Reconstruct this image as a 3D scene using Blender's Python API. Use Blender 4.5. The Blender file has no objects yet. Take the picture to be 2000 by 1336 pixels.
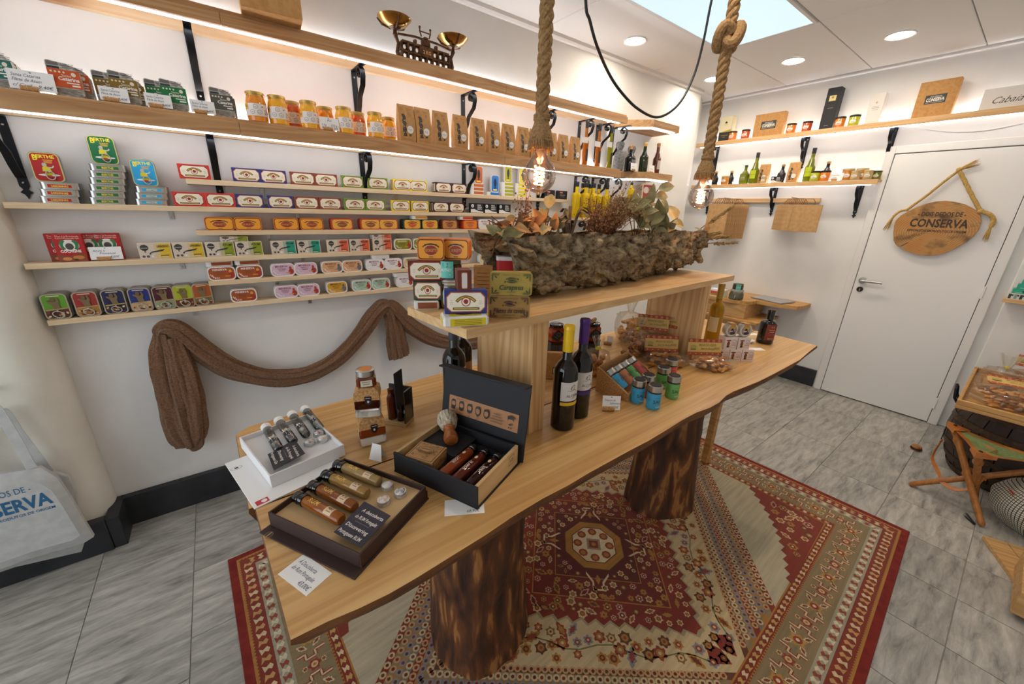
import bpy, math, random
from math import sin, cos, pi, radians, sqrt, atan2, hypot
from mathutils import Vector, Matrix, noise
random.seed(7)
S = bpy.context.scene
COL = S.collection
# ------------------------------------------------------------------ camera
R = ((0.80155921, -0.59727334, 0.02770192), (-0.17256196, -0.27544572, -0.94570187), (0.57247289, 0.75325574, -0.32385271))
F = 749.46
CAM = Vector((0, 0, 1.53))
cd = bpy.data.cameras.new('camera'); cam = bpy.data.objects.new('camera', cd); COL.objects.link(cam)
cd.sensor_width = 36.0; cd.lens = 36.0 * F / 2000.0; cd.clip_start = 0.02
cam.matrix_world = Matrix(((R[0][0], -R[1][0], -R[2][0], CAM.x), (R[0][1], -R[1][1], -R[2][1], CAM.y), (R[0][2], -R[1][2], -R[2][2], CAM.z), (0, 0, 0, 1)))
S.camera = cam
# ------------------------------------------------------------------ light and exposure
w = bpy.data.worlds.new('world'); S.world = w; w.use_nodes = True
bg = w.node_tree.nodes['Background']; bg.inputs['Color'].default_value = (0.82, 0.9, 1.0, 1); bg.inputs['Strength'].default_value = 2.5
S.view_settings.view_transform = 'Standard'; S.view_settings.look = 'None'; S.view_settings.gamma = 1.0
S.view_settings.use_curve_mapping = False
S.view_settings.exposure = 0.0
S.cycles.max_bounces = 8; S.cycles.diffuse_bounces = 4; S.cycles.transparent_max_bounces = 16; S.cycles.transmission_bounces = 6
S.cycles.caustics_reflective = False; S.cycles.caustics_refractive = False; S.cycles.sample_clamp_indirect = 4.0
LED_STRIP, LED_UP, DOWN, PANEL, WINDOW, BULB = 9.0, 25.0, 135.0, 6.0, 15.0, 90.0
def area(name, loc, rot, sx, sy, power, col):
    l = bpy.data.lights.new(name, 'AREA'); l.shape = 'RECTANGLE'; l.size = sx; l.size_y = sy; l.energy = power; l.color = col
    o = bpy.data.objects.new(name, l); COL.objects.link(o); o.location = loc; o.rotation_euler = rot
    return o
# daylight coming in through the shop window in the front wall, behind the photographer
area('window_daylight', (-2.2, 0.5, 1.35), (0, radians(-90), 0), 2.1, 2.6, WINDOW, (0.9, 0.95, 1.0))
# ------------------------------------------------------------------ pixels to places
def ray(u, v):
    d = ((u - 1000) / F, (v - 668) / F, 1.0)
    return Vector([sum(R[i][k] * d[i] for i in range(3)) for k in range(3)])
def _pl(u, v, ax, val):
    d = ray(u, v); return CAM + d * ((val - CAM[ax]) / d[ax])
def PX(u, v, x): return _pl(u, v, 0, x)
def PY(u, v, y): return _pl(u, v, 1, y)
def PZ(u, v, z): return _pl(u, v, 2, z)
YL, XB, ZC, T = 2.34, 4.395, 2.66, 0.88      # product wall, door wall, ceiling, table top
# ------------------------------------------------------------------ materials
def lin(h):
    if not isinstance(h, str): return tuple(h)
    h = h.lstrip('#'); o = []
    for i in (0, 2, 4):
        c = int(h[i:i + 2], 16) / 255; o.append(c / 12.92 if c <= 0.04045 else ((c + 0.055) / 1.055) ** 2.4)
    return tuple(o)
_M = {}
def nodes(name):
    m = bpy.data.materials.new(name); m.use_nodes = True; nt = m.node_tree
    return m, nt, nt.nodes['Principled BSDF'], nt.links
def N(nt, typ, **kw):
    n = nt.nodes.new(typ)
    for k, v in kw.items():
        if k in n.inputs: n.inputs[k].default_value = v
        else: setattr(n, k, v)
    return n
def ramp(nt, stops):
    r = N(nt, 'ShaderNodeValToRGB'); e = r.color_ramp.elements
    while len(e) < len(stops): e.new(0.5)
    for i, (p, c) in enumerate(stops):
        e[i].position = p; e[i].color = (*lin(c), 1)
    return r
def coords(nt, L, scale=(1, 1, 1), kind='Object', rot=(0, 0, 0)):
    t = N(nt, 'ShaderNodeTexCoord'); m = N(nt, 'ShaderNodeMapping'); m.inputs['Scale'].default_value = scale; m.inputs['Rotation'].default_value = rot
    L.new(t.outputs[kind], m.inputs['Vector']); return m
def bump(nt, L, b, height, strength, dist=0.002):
    k = N(nt, 'ShaderNodeBump'); k.inputs['Strength'].default_value = strength; k.inputs['Distance'].default_value = dist
    L.new(height, k.inputs['Height']); L.new(k.outputs['Normal'], b.inputs['Normal'])
def mat(key, base=None, rough=0.5, metal=0.0, trans=0.0, ior=1.45, coat=0.0, emit=None, power=0.0, alpha=1.0, vary=None, bmp=None, sheen=0.0, spec=None):
    """plain material; vary=(second colour, scale vector or number, detail) mixes two colours with noise; bmp=(scale, strength, distance)"""
    if key in _M: return _M[key]
    m, nt, b, L = nodes(key)
    b.inputs['Base Color'].default_value = (*lin(base), 1); b.inputs['Roughness'].default_value = rough; b.inputs['Metallic'].default_value = metal
    b.inputs['Transmission Weight'].default_value = trans; b.inputs['IOR'].default_value = ior; b.inputs['Coat Weight'].default_value = coat
    b.inputs['Alpha'].default_value = alpha; b.inputs['Sheen Weight'].default_value = sheen
    if spec is not None: b.inputs['Specular IOR Level'].default_value = spec
    if emit: b.inputs['Emission Color'].default_value = (*lin(emit), 1); b.inputs['Emission Strength'].default_value = power
    if vary:
        sc = vary[1] if isinstance(vary[1], tuple) else (vary[1],) * 3
        n = N(nt, 'ShaderNodeTexNoise'); n.inputs['Scale'].default_value = 1.0; n.inputs['Detail'].default_value = vary[2] if len(vary) > 2 else 4
        L.new(coords(nt, L, sc).outputs['Vector'], n.inputs['Vector'])
        r = ramp(nt, [(0.35, base), (0.65, vary[0])]); L.new(n.outputs['Fac'], r.inputs['Fac']); L.new(r.outputs['Color'], b.inputs['Base Color'])
    if bmp:
        n2 = N(nt, 'ShaderNodeTexNoise'); n2.inputs['Scale'].default_value = bmp[0]; n2.inputs['Detail'].default_value = 5
        L.new(coords(nt, L).outputs['Vector'], n2.inputs['Vector']); bump(nt, L, b, n2.outputs['Fac'], bmp[1], bmp[2])
    _M[key] = m; return m
def wood(key, c1, c2, c3=None, axis=0, grain=26.0, long=1.6, rough=0.5, rings=0.35, bstr=0.15, knots=None):
    """boards: fibres stretched along one axis, broad figure from a distorted noise, optional dark knots"""
    if key in _M: return _M[key]
    m, nt, b, L = nodes(key)
    sc = [grain] * 3; sc[axis] = long
    mp = coords(nt, L, tuple(sc))
    n = N(nt, 'ShaderNodeTexNoise'); n.inputs['Scale'].default_value = 1.0; n.inputs['Detail'].default_value = 6; n.inputs['Distortion'].default_value = 0.6
    L.new(mp.outputs['Vector'], n.inputs['Vector'])
    sc2 = [grain * 0.22] * 3; sc2[axis] = long * 0.5
    mp2 = coords(nt, L, tuple(sc2))
    n2 = N(nt, 'ShaderNodeTexNoise'); n2.inputs['Scale'].default_value = 1.0; n2.inputs['Detail'].default_value = 2; n2.inputs['Distortion'].default_value = 1.2
    L.new(mp2.outputs['Vector'], n2.inputs['Vector'])
    ml = N(nt, 'ShaderNodeMath', operation='MULTIPLY'); ml.inputs[1].default_value = 9.0; L.new(n2.outputs['Fac'], ml.inputs[0])
    fr = N(nt, 'ShaderNodeMath', operation='PINGPONG'); fr.inputs[1].default_value = 0.5; L.new(ml.outputs[0], fr.inputs[0])
    mx = N(nt, 'ShaderNodeMix'); mx.inputs['Factor'].default_value = rings
    L.new(n.outputs['Fac'], mx.inputs['A']); L.new(fr.outputs[0], mx.inputs['B'])
    r = ramp(nt, [(0.22, c2), (0.5, c1), (0.72, c3 or c1)]); L.new(mx.outputs['Result'], r.inputs['Fac'])
    out = r.outputs['Color']
    if knots:
        kc, ks = knots; sk = [ks] * 3; sk[axis] = ks * 0.45
        vo = N(nt, 'ShaderNodeTexVoronoi'); vo.inputs['Scale'].default_value = 1.0; L.new(coords(nt, L, tuple(sk)).outputs['Vector'], vo.inputs['Vector'])
        kr = ramp(nt, [(0.07, '#ffffff'), (0.13, '#000000')]); L.new(vo.outputs['Distance'], kr.inputs['Fac'])
        mk = N(nt, 'ShaderNodeMix', data_type='RGBA'); mk.inputs[7].default_value = (*lin(kc), 1); L.new(kr.outputs['Color'], mk.inputs[0]); L.new(out, mk.inputs[6]); out = mk.outputs[2]
    L.new(out, b.inputs['Base Color']); b.inputs['Roughness'].default_value = rough
    bump(nt, L, b, n.outputs['Fac'], bstr, 0.001)
    _M[key] = m; return m
def thin_glass(key, tint='#ffffff', gloss=0.12, rough=0.02, milky=0.0):
    """thin clear sheet: mostly see-through, mirror-like at grazing angles"""
    if key in _M: return _M[key]
    m, nt, b, L = nodes(key); o = nt.nodes['Material Output']
    t = N(nt, 'ShaderNodeBsdfTransparent'); t.inputs['Color'].default_value = (*lin(tint), 1)
    g = N(nt, 'ShaderNodeBsdfGlossy'); g.inputs['Roughness'].default_value = rough
    lw = N(nt, 'ShaderNodeLayerWeight'); lw.inputs['Blend'].default_value = 0.35
    mr = N(nt, 'ShaderNodeMapRange'); mr.inputs['To Min'].default_value = gloss * 0.4; mr.inputs['To Max'].default_value = min(1, gloss * 4)
    L.new(lw.outputs['Fresnel'], mr.inputs['Value'])
    x = N(nt, 'ShaderNodeMixShader'); L.new(mr.outputs['Result'], x.inputs['Fac']); L.new(t.outputs[0], x.inputs[1]); L.new(g.outputs[0], x.inputs[2])
    res = x
    if milky:
        d = N(nt, 'ShaderNodeBsdfDiffuse'); d.inputs['Color'].default_value = (0.9, 0.9, 0.9, 1)
        x2 = N(nt, 'ShaderNodeMixShader'); x2.inputs['Fac'].default_value = milky; L.new(x.outputs[0], x2.inputs[1]); L.new(d.outputs[0], x2.inputs[2]); res = x2
    L.new(res.outputs[0], o.inputs['Surface']); nt.nodes.remove(b)
    _M[key] = m; return m
def printed():
    """flat print: the colour of each printed patch is stored with the patch"""
    if 'print' in _M: return _M['print']
    m, nt, b, L = nodes('print'); a = N(nt, 'ShaderNodeVertexColor'); a.layer_name = 'Col'
    L.new(a.outputs['Color'], b.inputs['Base Color']); b.inputs['Roughness'].default_value = 0.5
    _M['print'] = m; return m
# ------------------------------------------------------------------ mesh building
def ident(p): return p
class MB:
    def __init__(s): s.v = []; s.f = []; s.m = []; s.c = []; s.mats = []
    def mi(s, m):
        if m not in s.mats: s.mats.append(m)
        return s.mats.index(m)
    def add(s, vs, fs, m, col=None, tf=None):
        o = len(s.v); k = s.mi(m)
        s.v += [tuple(tf @ Vector(p)) if tf is not None else tuple(p) for p in vs]
        for f in fs: s.f.append(tuple(i + o for i in f)); s.m.append(k); s.c.append(col)
        return s
    def box(s, x0, y0, z0, x1, y1, z1, m, b=0.0, tf=None):
        if b <= 0:
            vs = [(x, y, z) for z in (z0, z1) for y in (y0, y1) for x in (x0, x1)]
            return s.add(vs, [(0, 2, 3, 1), (4, 5, 7, 6), (0, 1, 5, 4), (2, 6, 7, 3), (0, 4, 6, 2), (1, 3, 7, 5)], m, None, tf)
        X, Y, Z = (x0, x1), (y0, y1), (z0, z1); vs = []; ix = {}
        for i in (0, 1):
            for j in (0, 1):
                for k in (0, 1):
                    for a in range(3):
                        p = [X[i], Y[j], Z[k]]; q = (i, j, k)
                        for e in range(3):
                            if e != a: p[e] += b if q[e] == 0 else -b
                        ix[i, j, k, a] = len(vs); vs.append(tuple(p))
        fs = []
        for a in range(3):
            b1, b2 = (a + 1) % 3, (a + 2) % 3
            for sd in (0, 1):
                q = []
                for (p1, p2) in ((0, 0), (1, 0), (1, 1), (0, 1)):
                    t = [0, 0, 0]; t[a] = sd; t[b1] = p1; t[b2] = p2; q.append(ix[t[0], t[1], t[2], a])
                fs.append(tuple(q if sd else q[::-1]))
            for p1 in (0, 1):
                for p2 in (0, 1):
                    t0 = [0, 0, 0]; t1 = [0, 0, 0]; t1[a] = 1
                    for t in (t0, t1): t[b1] = p1; t[b2] = p2
                    q = (ix[(*t0, b1)], ix[(*t1, b1)], ix[(*t1, b2)], ix[(*t0, b2)])
                    fs.append(q if (p1 == p2) == False else q[::-1])
        for i in (0, 1):
            for j in (0, 1):
                for k in (0, 1):
                    q = (ix[i, j, k, 0], ix[i, j, k, 1], ix[i, j, k, 2]); fs.append(q if (i + j + k) % 2 else q[::-1])
        return s.add(vs, fs, m, None, tf)
    def lathe(s, prof, m, n=20, tf=None, cap=True, sx=1.0, sy=1.0):
        vs = []; fs = []
        for r, z in prof:
            for i in range(n): a = 2 * pi * i / n; vs.append((r * cos(a) * sx, r * sin(a) * sy, z))
        for j in range(len(prof) - 1):
            for i in range(n): k = (i + 1) % n; fs.append((j * n + i, j * n + k, (j + 1) * n + k, (j + 1) * n + i))
        if cap: fs.append(tuple(range(n - 1, -1, -1))); fs.append(tuple(range((len(prof) - 1) * n, len(prof) * n)))
        return s.add(vs, fs, m, None, tf)
    def sph(s, c, r, m, n=12, k=8, tf=None):
        if not isinstance(r, (tuple, list)): r = (r, r, r)
        vs = [(c[0], c[1], c[2] - r[2])]; fs = []
        for j in range(1, k):
            t = -pi / 2 + pi * j / k
            for i in range(n): a = 2 * pi * i / n; vs.append((c[0] + r[0] * cos(t) * cos(a), c[1] + r[1] * cos(t) * sin(a), c[2] + r[2] * sin(t)))
        vs.append((c[0], c[1], c[2] + r[2])); e = len(vs) - 1
        for i in range(n):
            q = (i + 1) % n; fs.append((0, 1 + q, 1 + i)); fs.append((e, 1 + (k - 2) * n + i, 1 + (k - 2) * n + q))
            for j in range(k - 2): fs.append((1 + j * n + i, 1 + j * n + q, 1 + (j + 1) * n + q, 1 + (j + 1) * n + i))
        return s.add(vs, fs, m, None, tf)
    def tube(s, pts, r, m, n=8, tf=None, cap=True, prof=None, closed=False):
        pts = [Vector(p) for p in pts]; L = len(pts); vs = []; fs = []
        rr = r if isinstance(r, (list, tuple)) else [r] * L
        nrm = None
        for i, p in enumerate(pts):
            t = (pts[min(i + 1, L - 1)] - pts[max(i - 1, 0)]).normalized()
            if closed: t = (pts[(i + 1) % L] - pts[i - 1]).normalized()
            if nrm is None:
                nrm = t.cross(Vector((0, 0, 1)) if abs(t.z) < 0.9 else Vector((1, 0, 0))).normalized()
            nrm = (nrm - t * nrm.dot(t)).normalized(); bn = t.cross(nrm)
            for k in range(n):
                a = 2 * pi * k / n; q = prof(i / (L - 1), a) if prof else 1.0
                vs.append(p + (nrm * cos(a) + bn * sin(a)) * rr[i] * q)
        for j in range(L if closed else L - 1):
            j2 = (j + 1) % L
            for k in range(n): q = (k + 1) % n; fs.append((j * n + k, j * n + q, j2 * n + q, j2 * n + k))
        if cap and not closed: fs.append(tuple(range(n - 1, -1, -1))); fs.append(tuple(range((L - 1) * n, L * n)))
        return s.add(vs, fs, m, None, tf)
    def prism(s, poly, z0, z1, m, tf=None):
        n = len(poly); vs = [(x, y, z0) for x, y in poly] + [(x, y, z1) for x, y in poly]
        fs = [tuple(range(n - 1, -1, -1)), tuple(range(n, 2 * n))] + [(i, (i + 1) % n, n + (i + 1) % n, n + i) for i in range(n)]
        return s.add(vs, fs, m, None, tf)
    def strap(s, path, half, th, m, axis='x', tf=None):
        """flat iron strap: path in a plane (a, z), width along the third axis"""
        n = len(path); vs = []; fs = []
        for i, (a, z) in enumerate(path):
            p0 = path[max(i - 1, 0)]; p1 = path[min(i + 1, n - 1)]; dx, dz = p1[0] - p0[0], p1[1] - p0[1]; l = hypot(dx, dz) or 1
            nx, nz = -dz / l * th / 2, dx / l * th / 2
            for wv, sg in ((-half, 1), (half, 1), (half, -1), (-half, -1)):
                q = (a + nx * sg, z + nz * sg)
                vs.append((wv, q[0], q[1]) if axis == 'x' else (q[0], wv, q[1]))
        for i in range(n - 1):
            for k in range(4): fs.append((i * 4 + k, i * 4 + (k + 1) % 4, (i + 1) * 4 + (k + 1) % 4, (i + 1) * 4 + k))
        fs.append((3, 2, 1, 0)); fs.append(tuple(range(4 * n - 4, 4 * n)))
        return s.add(vs, fs, m, None, tf)
    def grid(s, nu, nv, fn, m, col=None, closeu=False):
        vs = [fn(i / (nu - (0 if closeu else 1)), j / (nv - 1)) for j in range(nv) for i in range(nu)]
        fs = [(j * nu + i, j * nu + (i + 1) % nu, (j + 1) * nu + (i + 1) % nu, (j + 1) * nu + i) for j in range(nv - 1) for i in range(nu if closeu else nu - 1)]
        return s.add(vs, fs, m, col)
    def mesh(s, name, angle=35):
        me = bpy.data.meshes.new(name); me.from_pydata(s.v, [], s.f)
        for m in s.mats: me.materials.append(m)
        me.polygons.foreach_set('material_index', s.m); me.polygons.foreach_set('use_smooth', [True] * len(s.f))
        if any(c is not None for c in s.c):
            at = me.color_attributes.new('Col', 'FLOAT_COLOR', 'CORNER'); buf = []
            for f, c in zip(s.f, s.c):
                q = (*(c or (0.8, 0.8, 0.8)), 1.0)
                buf += list(q) * len(f)
            at.data.foreach_set('color', buf)
        me.set_sharp_from_angle(angle=radians(angle)); me.update()
        return me
    def build(s, name, parent=None, loc=(0, 0, 0), rot=(0, 0, 0), angle=35):
        return ob(name, s.mesh(name, angle), parent, loc, rot)
def ob(name, me, parent=None, loc=(0, 0, 0), rot=(0, 0, 0)):
    o = bpy.data.objects.new(name, me); COL.objects.link(o); o.location = loc
    o.rotation_euler = rot if not isinstance(rot, (int, float)) else (0, 0, rot)
    if parent: o.parent = parent
    return o
def tag(o, label=None, cat=None, group=None, kind=None):
    if label: o['label'] = label
    if cat: o['category'] = cat
    if group: o['group'] = group
    if kind: o['kind'] = kind
    return o
def thing(name, label, cat, loc=(0, 0, 0), rot=0, group=None):
    o = bpy.data.objects.new(name, None); COL.objects.link(o); o.location = loc; o.empty_display_size = 0.05
    o.rotation_euler = rot if not isinstance(rot, (int, float)) else (0, 0, rot)
    return tag(o, label, cat, group)
def dup(root, loc, rot=None, label=None, group=None, scale=None):
    r = root.copy(); COL.objects.link(r); r.location = loc
    if rot is not None: r.rotation_euler = rot if not isinstance(rot, (int, float)) else (0, 0, rot)
    if scale: r.scale = scale if isinstance(scale, tuple) else (scale,) * 3
    if label: r['label'] = label
    if group: r['group'] = group
    for ch in root.children:
        c = ch.copy(); COL.objects.link(c); c.parent = r
        for g in ch.children:
            d = g.copy(); COL.objects.link(d); d.parent = c
    return r
class Kit:
    """one model used several times: the first call places the original, later calls place copies"""
    def __init__(s, make): s.make = make; s.o = None
    def put(s, loc, rot=0, label=None, group=None, scale=None):
        if s.o is None:
            s.o = s.make(); o = s.o; o.location = loc; o.rotation_euler = rot if not isinstance(rot, (int, float)) else (0, 0, rot)
            if scale: o.scale = scale if isinstance(scale, tuple) else (scale,) * 3
            if label: o['label'] = label
            if group: o['group'] = group
            return o
        o = dup(s.o, loc, rot, label, group, scale or (1.0, 1.0, 1.0))
        if not group and 'group' in o: del o['group']
        return o
# ------------------------------------------------------------------ print and lettering
_TX = {}
def glyphs(t, bold=0.0, shear=0.0):
    k = (t, bold, shear)
    if k not in _TX:
        c = bpy.data.curves.new('lettering', 'FONT'); c.body = t; c.size = 1.0; c.resolution_u = 2; c.offset = bold; c.shear = shear
        o = bpy.data.objects.new('lettering', c); me = bpy.data.meshes.new_from_object(o)
        vs = [(v.co.x, v.co.y) for v in me.vertices]; fs = [tuple(p.vertices) for p in me.polygons]
        bpy.data.objects.remove(o); bpy.data.meshes.remove(me); bpy.data.curves.remove(c)
        if not vs: vs = [(0, 0)]
        x0 = min(v[0] for v in vs); x1 = max(v[0] for v in vs); y0 = min(v[1] for v in vs); y1 = max(v[1] for v in vs)
        _TX[k] = (vs, fs, x0, x1, y0, y1)
    return _TX[k]
class Pr:
    """printed patches in a flat plane, laid over one another"""
    def __init__(s): s.sh = []; s.l = 0
    def poly(s, pts, c, fs=None): s.l += 1; s.sh.append((pts, fs or [tuple(range(len(pts)))], lin(c), s.l)); return s
    def rect(s, x, y, wd, h, c, n=1, m=1):
        vs = [(x - wd / 2 + wd * i / n, y - h / 2 + h * j / m) for j in range(m + 1) for i in range(n + 1)]
        return s.poly(vs, c, [(j * (n + 1) + i, j * (n + 1) + i + 1, (j + 1) * (n + 1) + i + 1, (j + 1) * (n + 1) + i) for j in range(m) for i in range(n)])
    def rrect(s, x, y, wd, h, r, c, k=4):
        p = []
        for cx, cy, a0 in ((1, 1, 0), (-1, 1, 90), (-1, -1, 180), (1, -1, 270)):
            for i in range(k + 1): a = radians(a0 + 90 * i / k); p.append((x + cx * (wd / 2 - r) + r * cos(a), y + cy * (h / 2 - r) + r * sin(a)))
        return s.poly(p, c)
    def oct(s, x, y, wd, h, r, c):
        a, b = wd / 2, h / 2
        return s.poly([(x + a - r, y + b), (x - a + r, y + b), (x - a, y + b - r), (x - a, y - b + r), (x - a + r, y - b), (x + a - r, y - b), (x + a, y - b + r), (x + a, y + b - r)], c)
    def ell(s, x, y, rx, ry, c, n=18, rot=0.0):
        return s.poly([(x + rx * cos(2 * pi * i / n) * cos(rot) - ry * sin(2 * pi * i / n) * sin(rot), y + rx * cos(2 * pi * i / n) * sin(rot) + ry * sin(2 * pi * i / n) * cos(rot)) for i in range(n)], c)
    def arc(s, x, y, r, wd, a0, a1, c, n=12):
        vs = [(x + q * cos(radians(a0 + (a1 - a0) * i / n)), y + q * sin(radians(a0 + (a1 - a0) * i / n))) for q in (r - wd / 2, r + wd / 2) for i in range(n + 1)]
        return s.poly(vs, c, [(i, i + 1, n + 2 + i, n + 1 + i) for i in range(n)])
    def line(s, pts, wd, c):
        for (x0, y0), (x1, y1) in zip(pts, pts[1:]):
            l = hypot(x1 - x0, y1 - y0) or 1e-6; nx, ny = -(y1 - y0) / l * wd / 2, (x1 - x0) / l * wd / 2
            s.poly([(x0 + nx, y0 + ny), (x0 - nx, y0 - ny), (x1 - nx, y1 - ny), (x1 + nx, y1 + ny)], c)
            s.l -= 1
        s.l += 1; return s
    def text(s, t, x, y, h, c, fit=None, bold=0.0, shear=0.0, align='C', rot=0.0):
        vs, fs, x0, x1, y0, y1 = glyphs(t, bold, shear)
        k = h / 0.72; kx = k
        if fit and (x1 - x0) * k > 0: kx = fit / (x1 - x0) if fit < (x1 - x0) * k or fit < 0 else k
        ox = {'C': (x0 + x1) / 2, 'L': x0, 'R': x1}[align]
        q = [((a - ox) * kx, (b - 0.36) * k) for a, b in vs]
        return s.poly([(x + a * cos(rot) - b * sin(rot), y + a * sin(rot) + b * cos(rot)) for a, b in q], c, fs)
    def to(s, mb, fn, eps=0.00015):
        p = printed()
        for pts, fs, c, l in s.sh: mb.add([fn(a, b, l * eps) for a, b in pts], fs, p, c)
        return mb
    def build(s, name, fn, parent=None, loc=(0, 0, 0), rot=(0, 0, 0), eps=0.00015): return s.to(MB(), fn, eps).build(name, parent, loc, rot)
def front(y0, ox=0.0, oz=0.0): return lambda a, b, l: (a + ox, y0 - l, b + oz)        # printed on a face that looks towards -y
def flat(z0, ox=0.0, oy=0.0): return lambda a, b, l: (a + ox, b + oy, z0 + l)          # printed on a face that looks up
def round_(r, oz=0.0, turn=0.0): return lambda a, b, l: ((r + l) * sin(a / r + turn), -(r + l) * cos(a / r + turn), b + oz)
# ================================================================== the room
plaster = mat('plaster', '#eceae7', 0.85, bmp=(55, 0.25, 0.003), vary=('#e6e4e0', 3.0, 3))
column_plaster = mat('column_plaster', '#efece2', 0.8, bmp=(14, 0.5, 0.006), vary=('#e6e2d4', 4.0, 4))
ceil_m = mat('ceiling_board', '#f4f3f0', 0.9, bmp=(160, 0.1, 0.001))
white_paint = mat('white_paint', '#eceae7', 0.45, bmp=(40, 0.05, 0.001))
black_iron = mat('black_iron', '#14161a', 0.38, 0.3)
steel = mat('steel', '#b9b8b4', 0.3, 1.0)
black_matte = mat('black_matte', '#17171a', 0.6)
black_gloss = mat('black_gloss', '#08080a', 0.12, coat=0.5)
white_card = mat('white_card', '#f1efec', 0.7)
grout = mat('grout', '#a8a198', 0.9)
def tile_mat():
    m, nt, b, L = nodes('slate_tile')
    g = N(nt, 'ShaderNodeNewGeometry'); oi = N(nt, 'ShaderNodeObjectInfo')
    ad = N(nt, 'ShaderNodeVectorMath', operation='MULTIPLY_ADD'); ad.inputs[1].default_value = (9, 17, 5)
    L.new(oi.outputs['Random'], ad.inputs[0]); L.new(g.outputs['Position'], ad.inputs[2])
    mp = N(nt, 'ShaderNodeMapping'); mp.inputs['Rotation'].default_value = (0, 0, radians(38)); mp.inputs['Scale'].default_value = (6.0, 30, 6)
    L.new(ad.outputs[0], mp.inputs['Vector'])
    n = N(nt, 'ShaderNodeTexNoise'); n.inputs['Scale'].default_value = 1.0; n.inputs['Detail'].default_value = 9; n.inputs['Roughness'].default_value = 0.66; n.inputs['Distortion'].default_value = 0.35
    L.new(mp.outputs['Vector'], n.inputs['Vector'])
    r = ramp(nt, [(0.27, '#64625d'), (0.42, '#96938c'), (0.56, '#aeaba3'), (0.72, '#c6c2ba')]); L.new(n.outputs['Fac'], r.inputs['Fac'])
    v = N(nt, 'ShaderNodeMix', data_type='RGBA', blend_type='MULTIPLY'); v.inputs[0].default_value = 1.0
    mr = N(nt, 'ShaderNodeMapRange'); mr.inputs['To Min'].default_value = 0.86; mr.inputs['To Max'].default_value = 1.06; L.new(oi.outputs['Random'], mr.inputs['Value'])
    L.new(r.outputs['Color'], v.inputs[6]); L.new(mr.outputs['Result'], v.inputs[7]); L.new(v.outputs[2], b.inputs['Base Color'])
    b.inputs['Roughness'].default_value = 0.42; bump(nt, L, b, n.outputs['Fac'], 0.25, 0.002)
    return m
slate = tile_mat()
dark_stone = mat('dark_stone', '#232528', 0.5, vary=('#33353a', 7.0, 6), bmp=(30, 0.2, 0.002))
def struct(mb, name, parent=None, label=None): 
    o = mb.build(name, parent)
    if not parent: tag(o, label, None, None, 'structure')
    return o
fl = struct(MB().box(-2.25, -1.45, -0.06, 4.5, 2.6, -0.004, grout), 'floor', None, 'grey slate tile floor with pale joints')
def lay(x0, x1, y0, y1):
    k = (round(x1 - x0, 3), round(y1 - y0, 3))
    if k not in tms: tms[k] = MB().box(-k[0] / 2 + 0.0016, -k[1] / 2 + 0.0016, -0.03, k[0] / 2 - 0.0016, k[1] / 2 - 0.0016, 0.0, slate, 0.001).mesh('tile')
    ob('tile', tms[k], fl, ((x0 + x1) / 2, (y0 + y1) / 2, 0))
tms = {}
for i in range(-4, 1):                                            # long tiles running away from the wall, near the pier
    x0 = -0.655 + 0.3275 * (i + 1)
    for y1 in (2.335, 1.99, 1.32, 0.65, -0.02, -0.69): lay(x0 - 0.3275, x0, y1 - (0.345 if y1 > 2.3 else 0.67), y1)
for j in range(-3, 8):
    y0 = -0.205 + 0.3365 * j; y1 = min(y0 + 0.3365, 2.336); st = 0.3275 if j in (-1, 0, -2) else 0.655
    x = -0.3275
    if j % 2 == 0 and st > 0.5: lay(x, x + 0.3275, y0, y1); x += 0.3275
    while x < 4.39:
        e = min(x + st, 4.394); lay(x, e, y0, y1); x = e
struct(MB().box(-0.62, YL, 0, 3.97, YL + 0.3, ZC + 0.05, plaster), 'wall_left', None, 'white plaster wall carrying the tin shelves')
mb = MB(); mb.box(XB, -1.45, 0, XB + 0.12, 2.75, ZC + 0.05, plaster); mb.box(3.9, 2.56, 0, 4.5, 2.66, ZC + 0.05, plaster)
struct(mb, 'wall_back', None, 'white plaster wall with the door')
struct(MB().box(XB - 0.03, -1.44, 0, XB + 0.01, 0.045, ZC, plaster, 0.008), 'trim_1', None, 'shallow white wall step beside the door')
struct(MB().box(4.06, 2.46, 0, 4.2, 2.6, ZC, white_paint, 0.006).box(4.22, 2.49, 0, 4.27, 2.6, ZC, white_paint, 0.006), 'trim_2', None, 'white boxed pipe casing in the wall corner')
struct(MB().box(-2.35, -1.55, 0, 4.5, -1.45, ZC, plaster), 'wall_right', None, 'white plaster side wall')
mb = MB()
for q in ((-1.55, 0, -0.85, ZC), (1.85, 0, 2.75, ZC), (-0.85, 0, 1.85, 0.25), (-0.85, 2.45, 1.85, ZC)): mb.box(-2.35, q[0], q[1], -2.25, q[2], q[3], plaster)
struct(mb, 'wall_front', None, 'white wall around the shop window')
wf = MB()
for q in ((-0.85, 0.25, -0.79, 2.45), (1.79, 0.25, 1.85, 2.45), (-0.79, 0.25, 1.79, 0.31), (-0.79, 2.39, 1.79, 2.45)): wf.box(-2.33, q[0], q[1], -2.27, q[2], q[3], white_paint)
wo = struct(wf, 'window_1', None, 'shop window with white frame')
MB().box(-2.305, -0.79, 0.31, -2.295, 1.79, 2.39, thin_glass('pane_glass')).build('pane', wo)
# plaster pier at the end of the product wall
poly = [(-2.25, 2.2), (-0.72, 2.2)] + [(-0.72 + 0.12 * sin(radians(a)), 2.32 - 0.12 * cos(radians(a))) for a in range(10, 91, 10)] + [(-0.6, 2.7), (-2.25, 2.7)]
struct(MB().prism(poly, 0, ZC, column_plaster), 'wall_pier', None, 'cream plaster pier with rounded corner')
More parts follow.
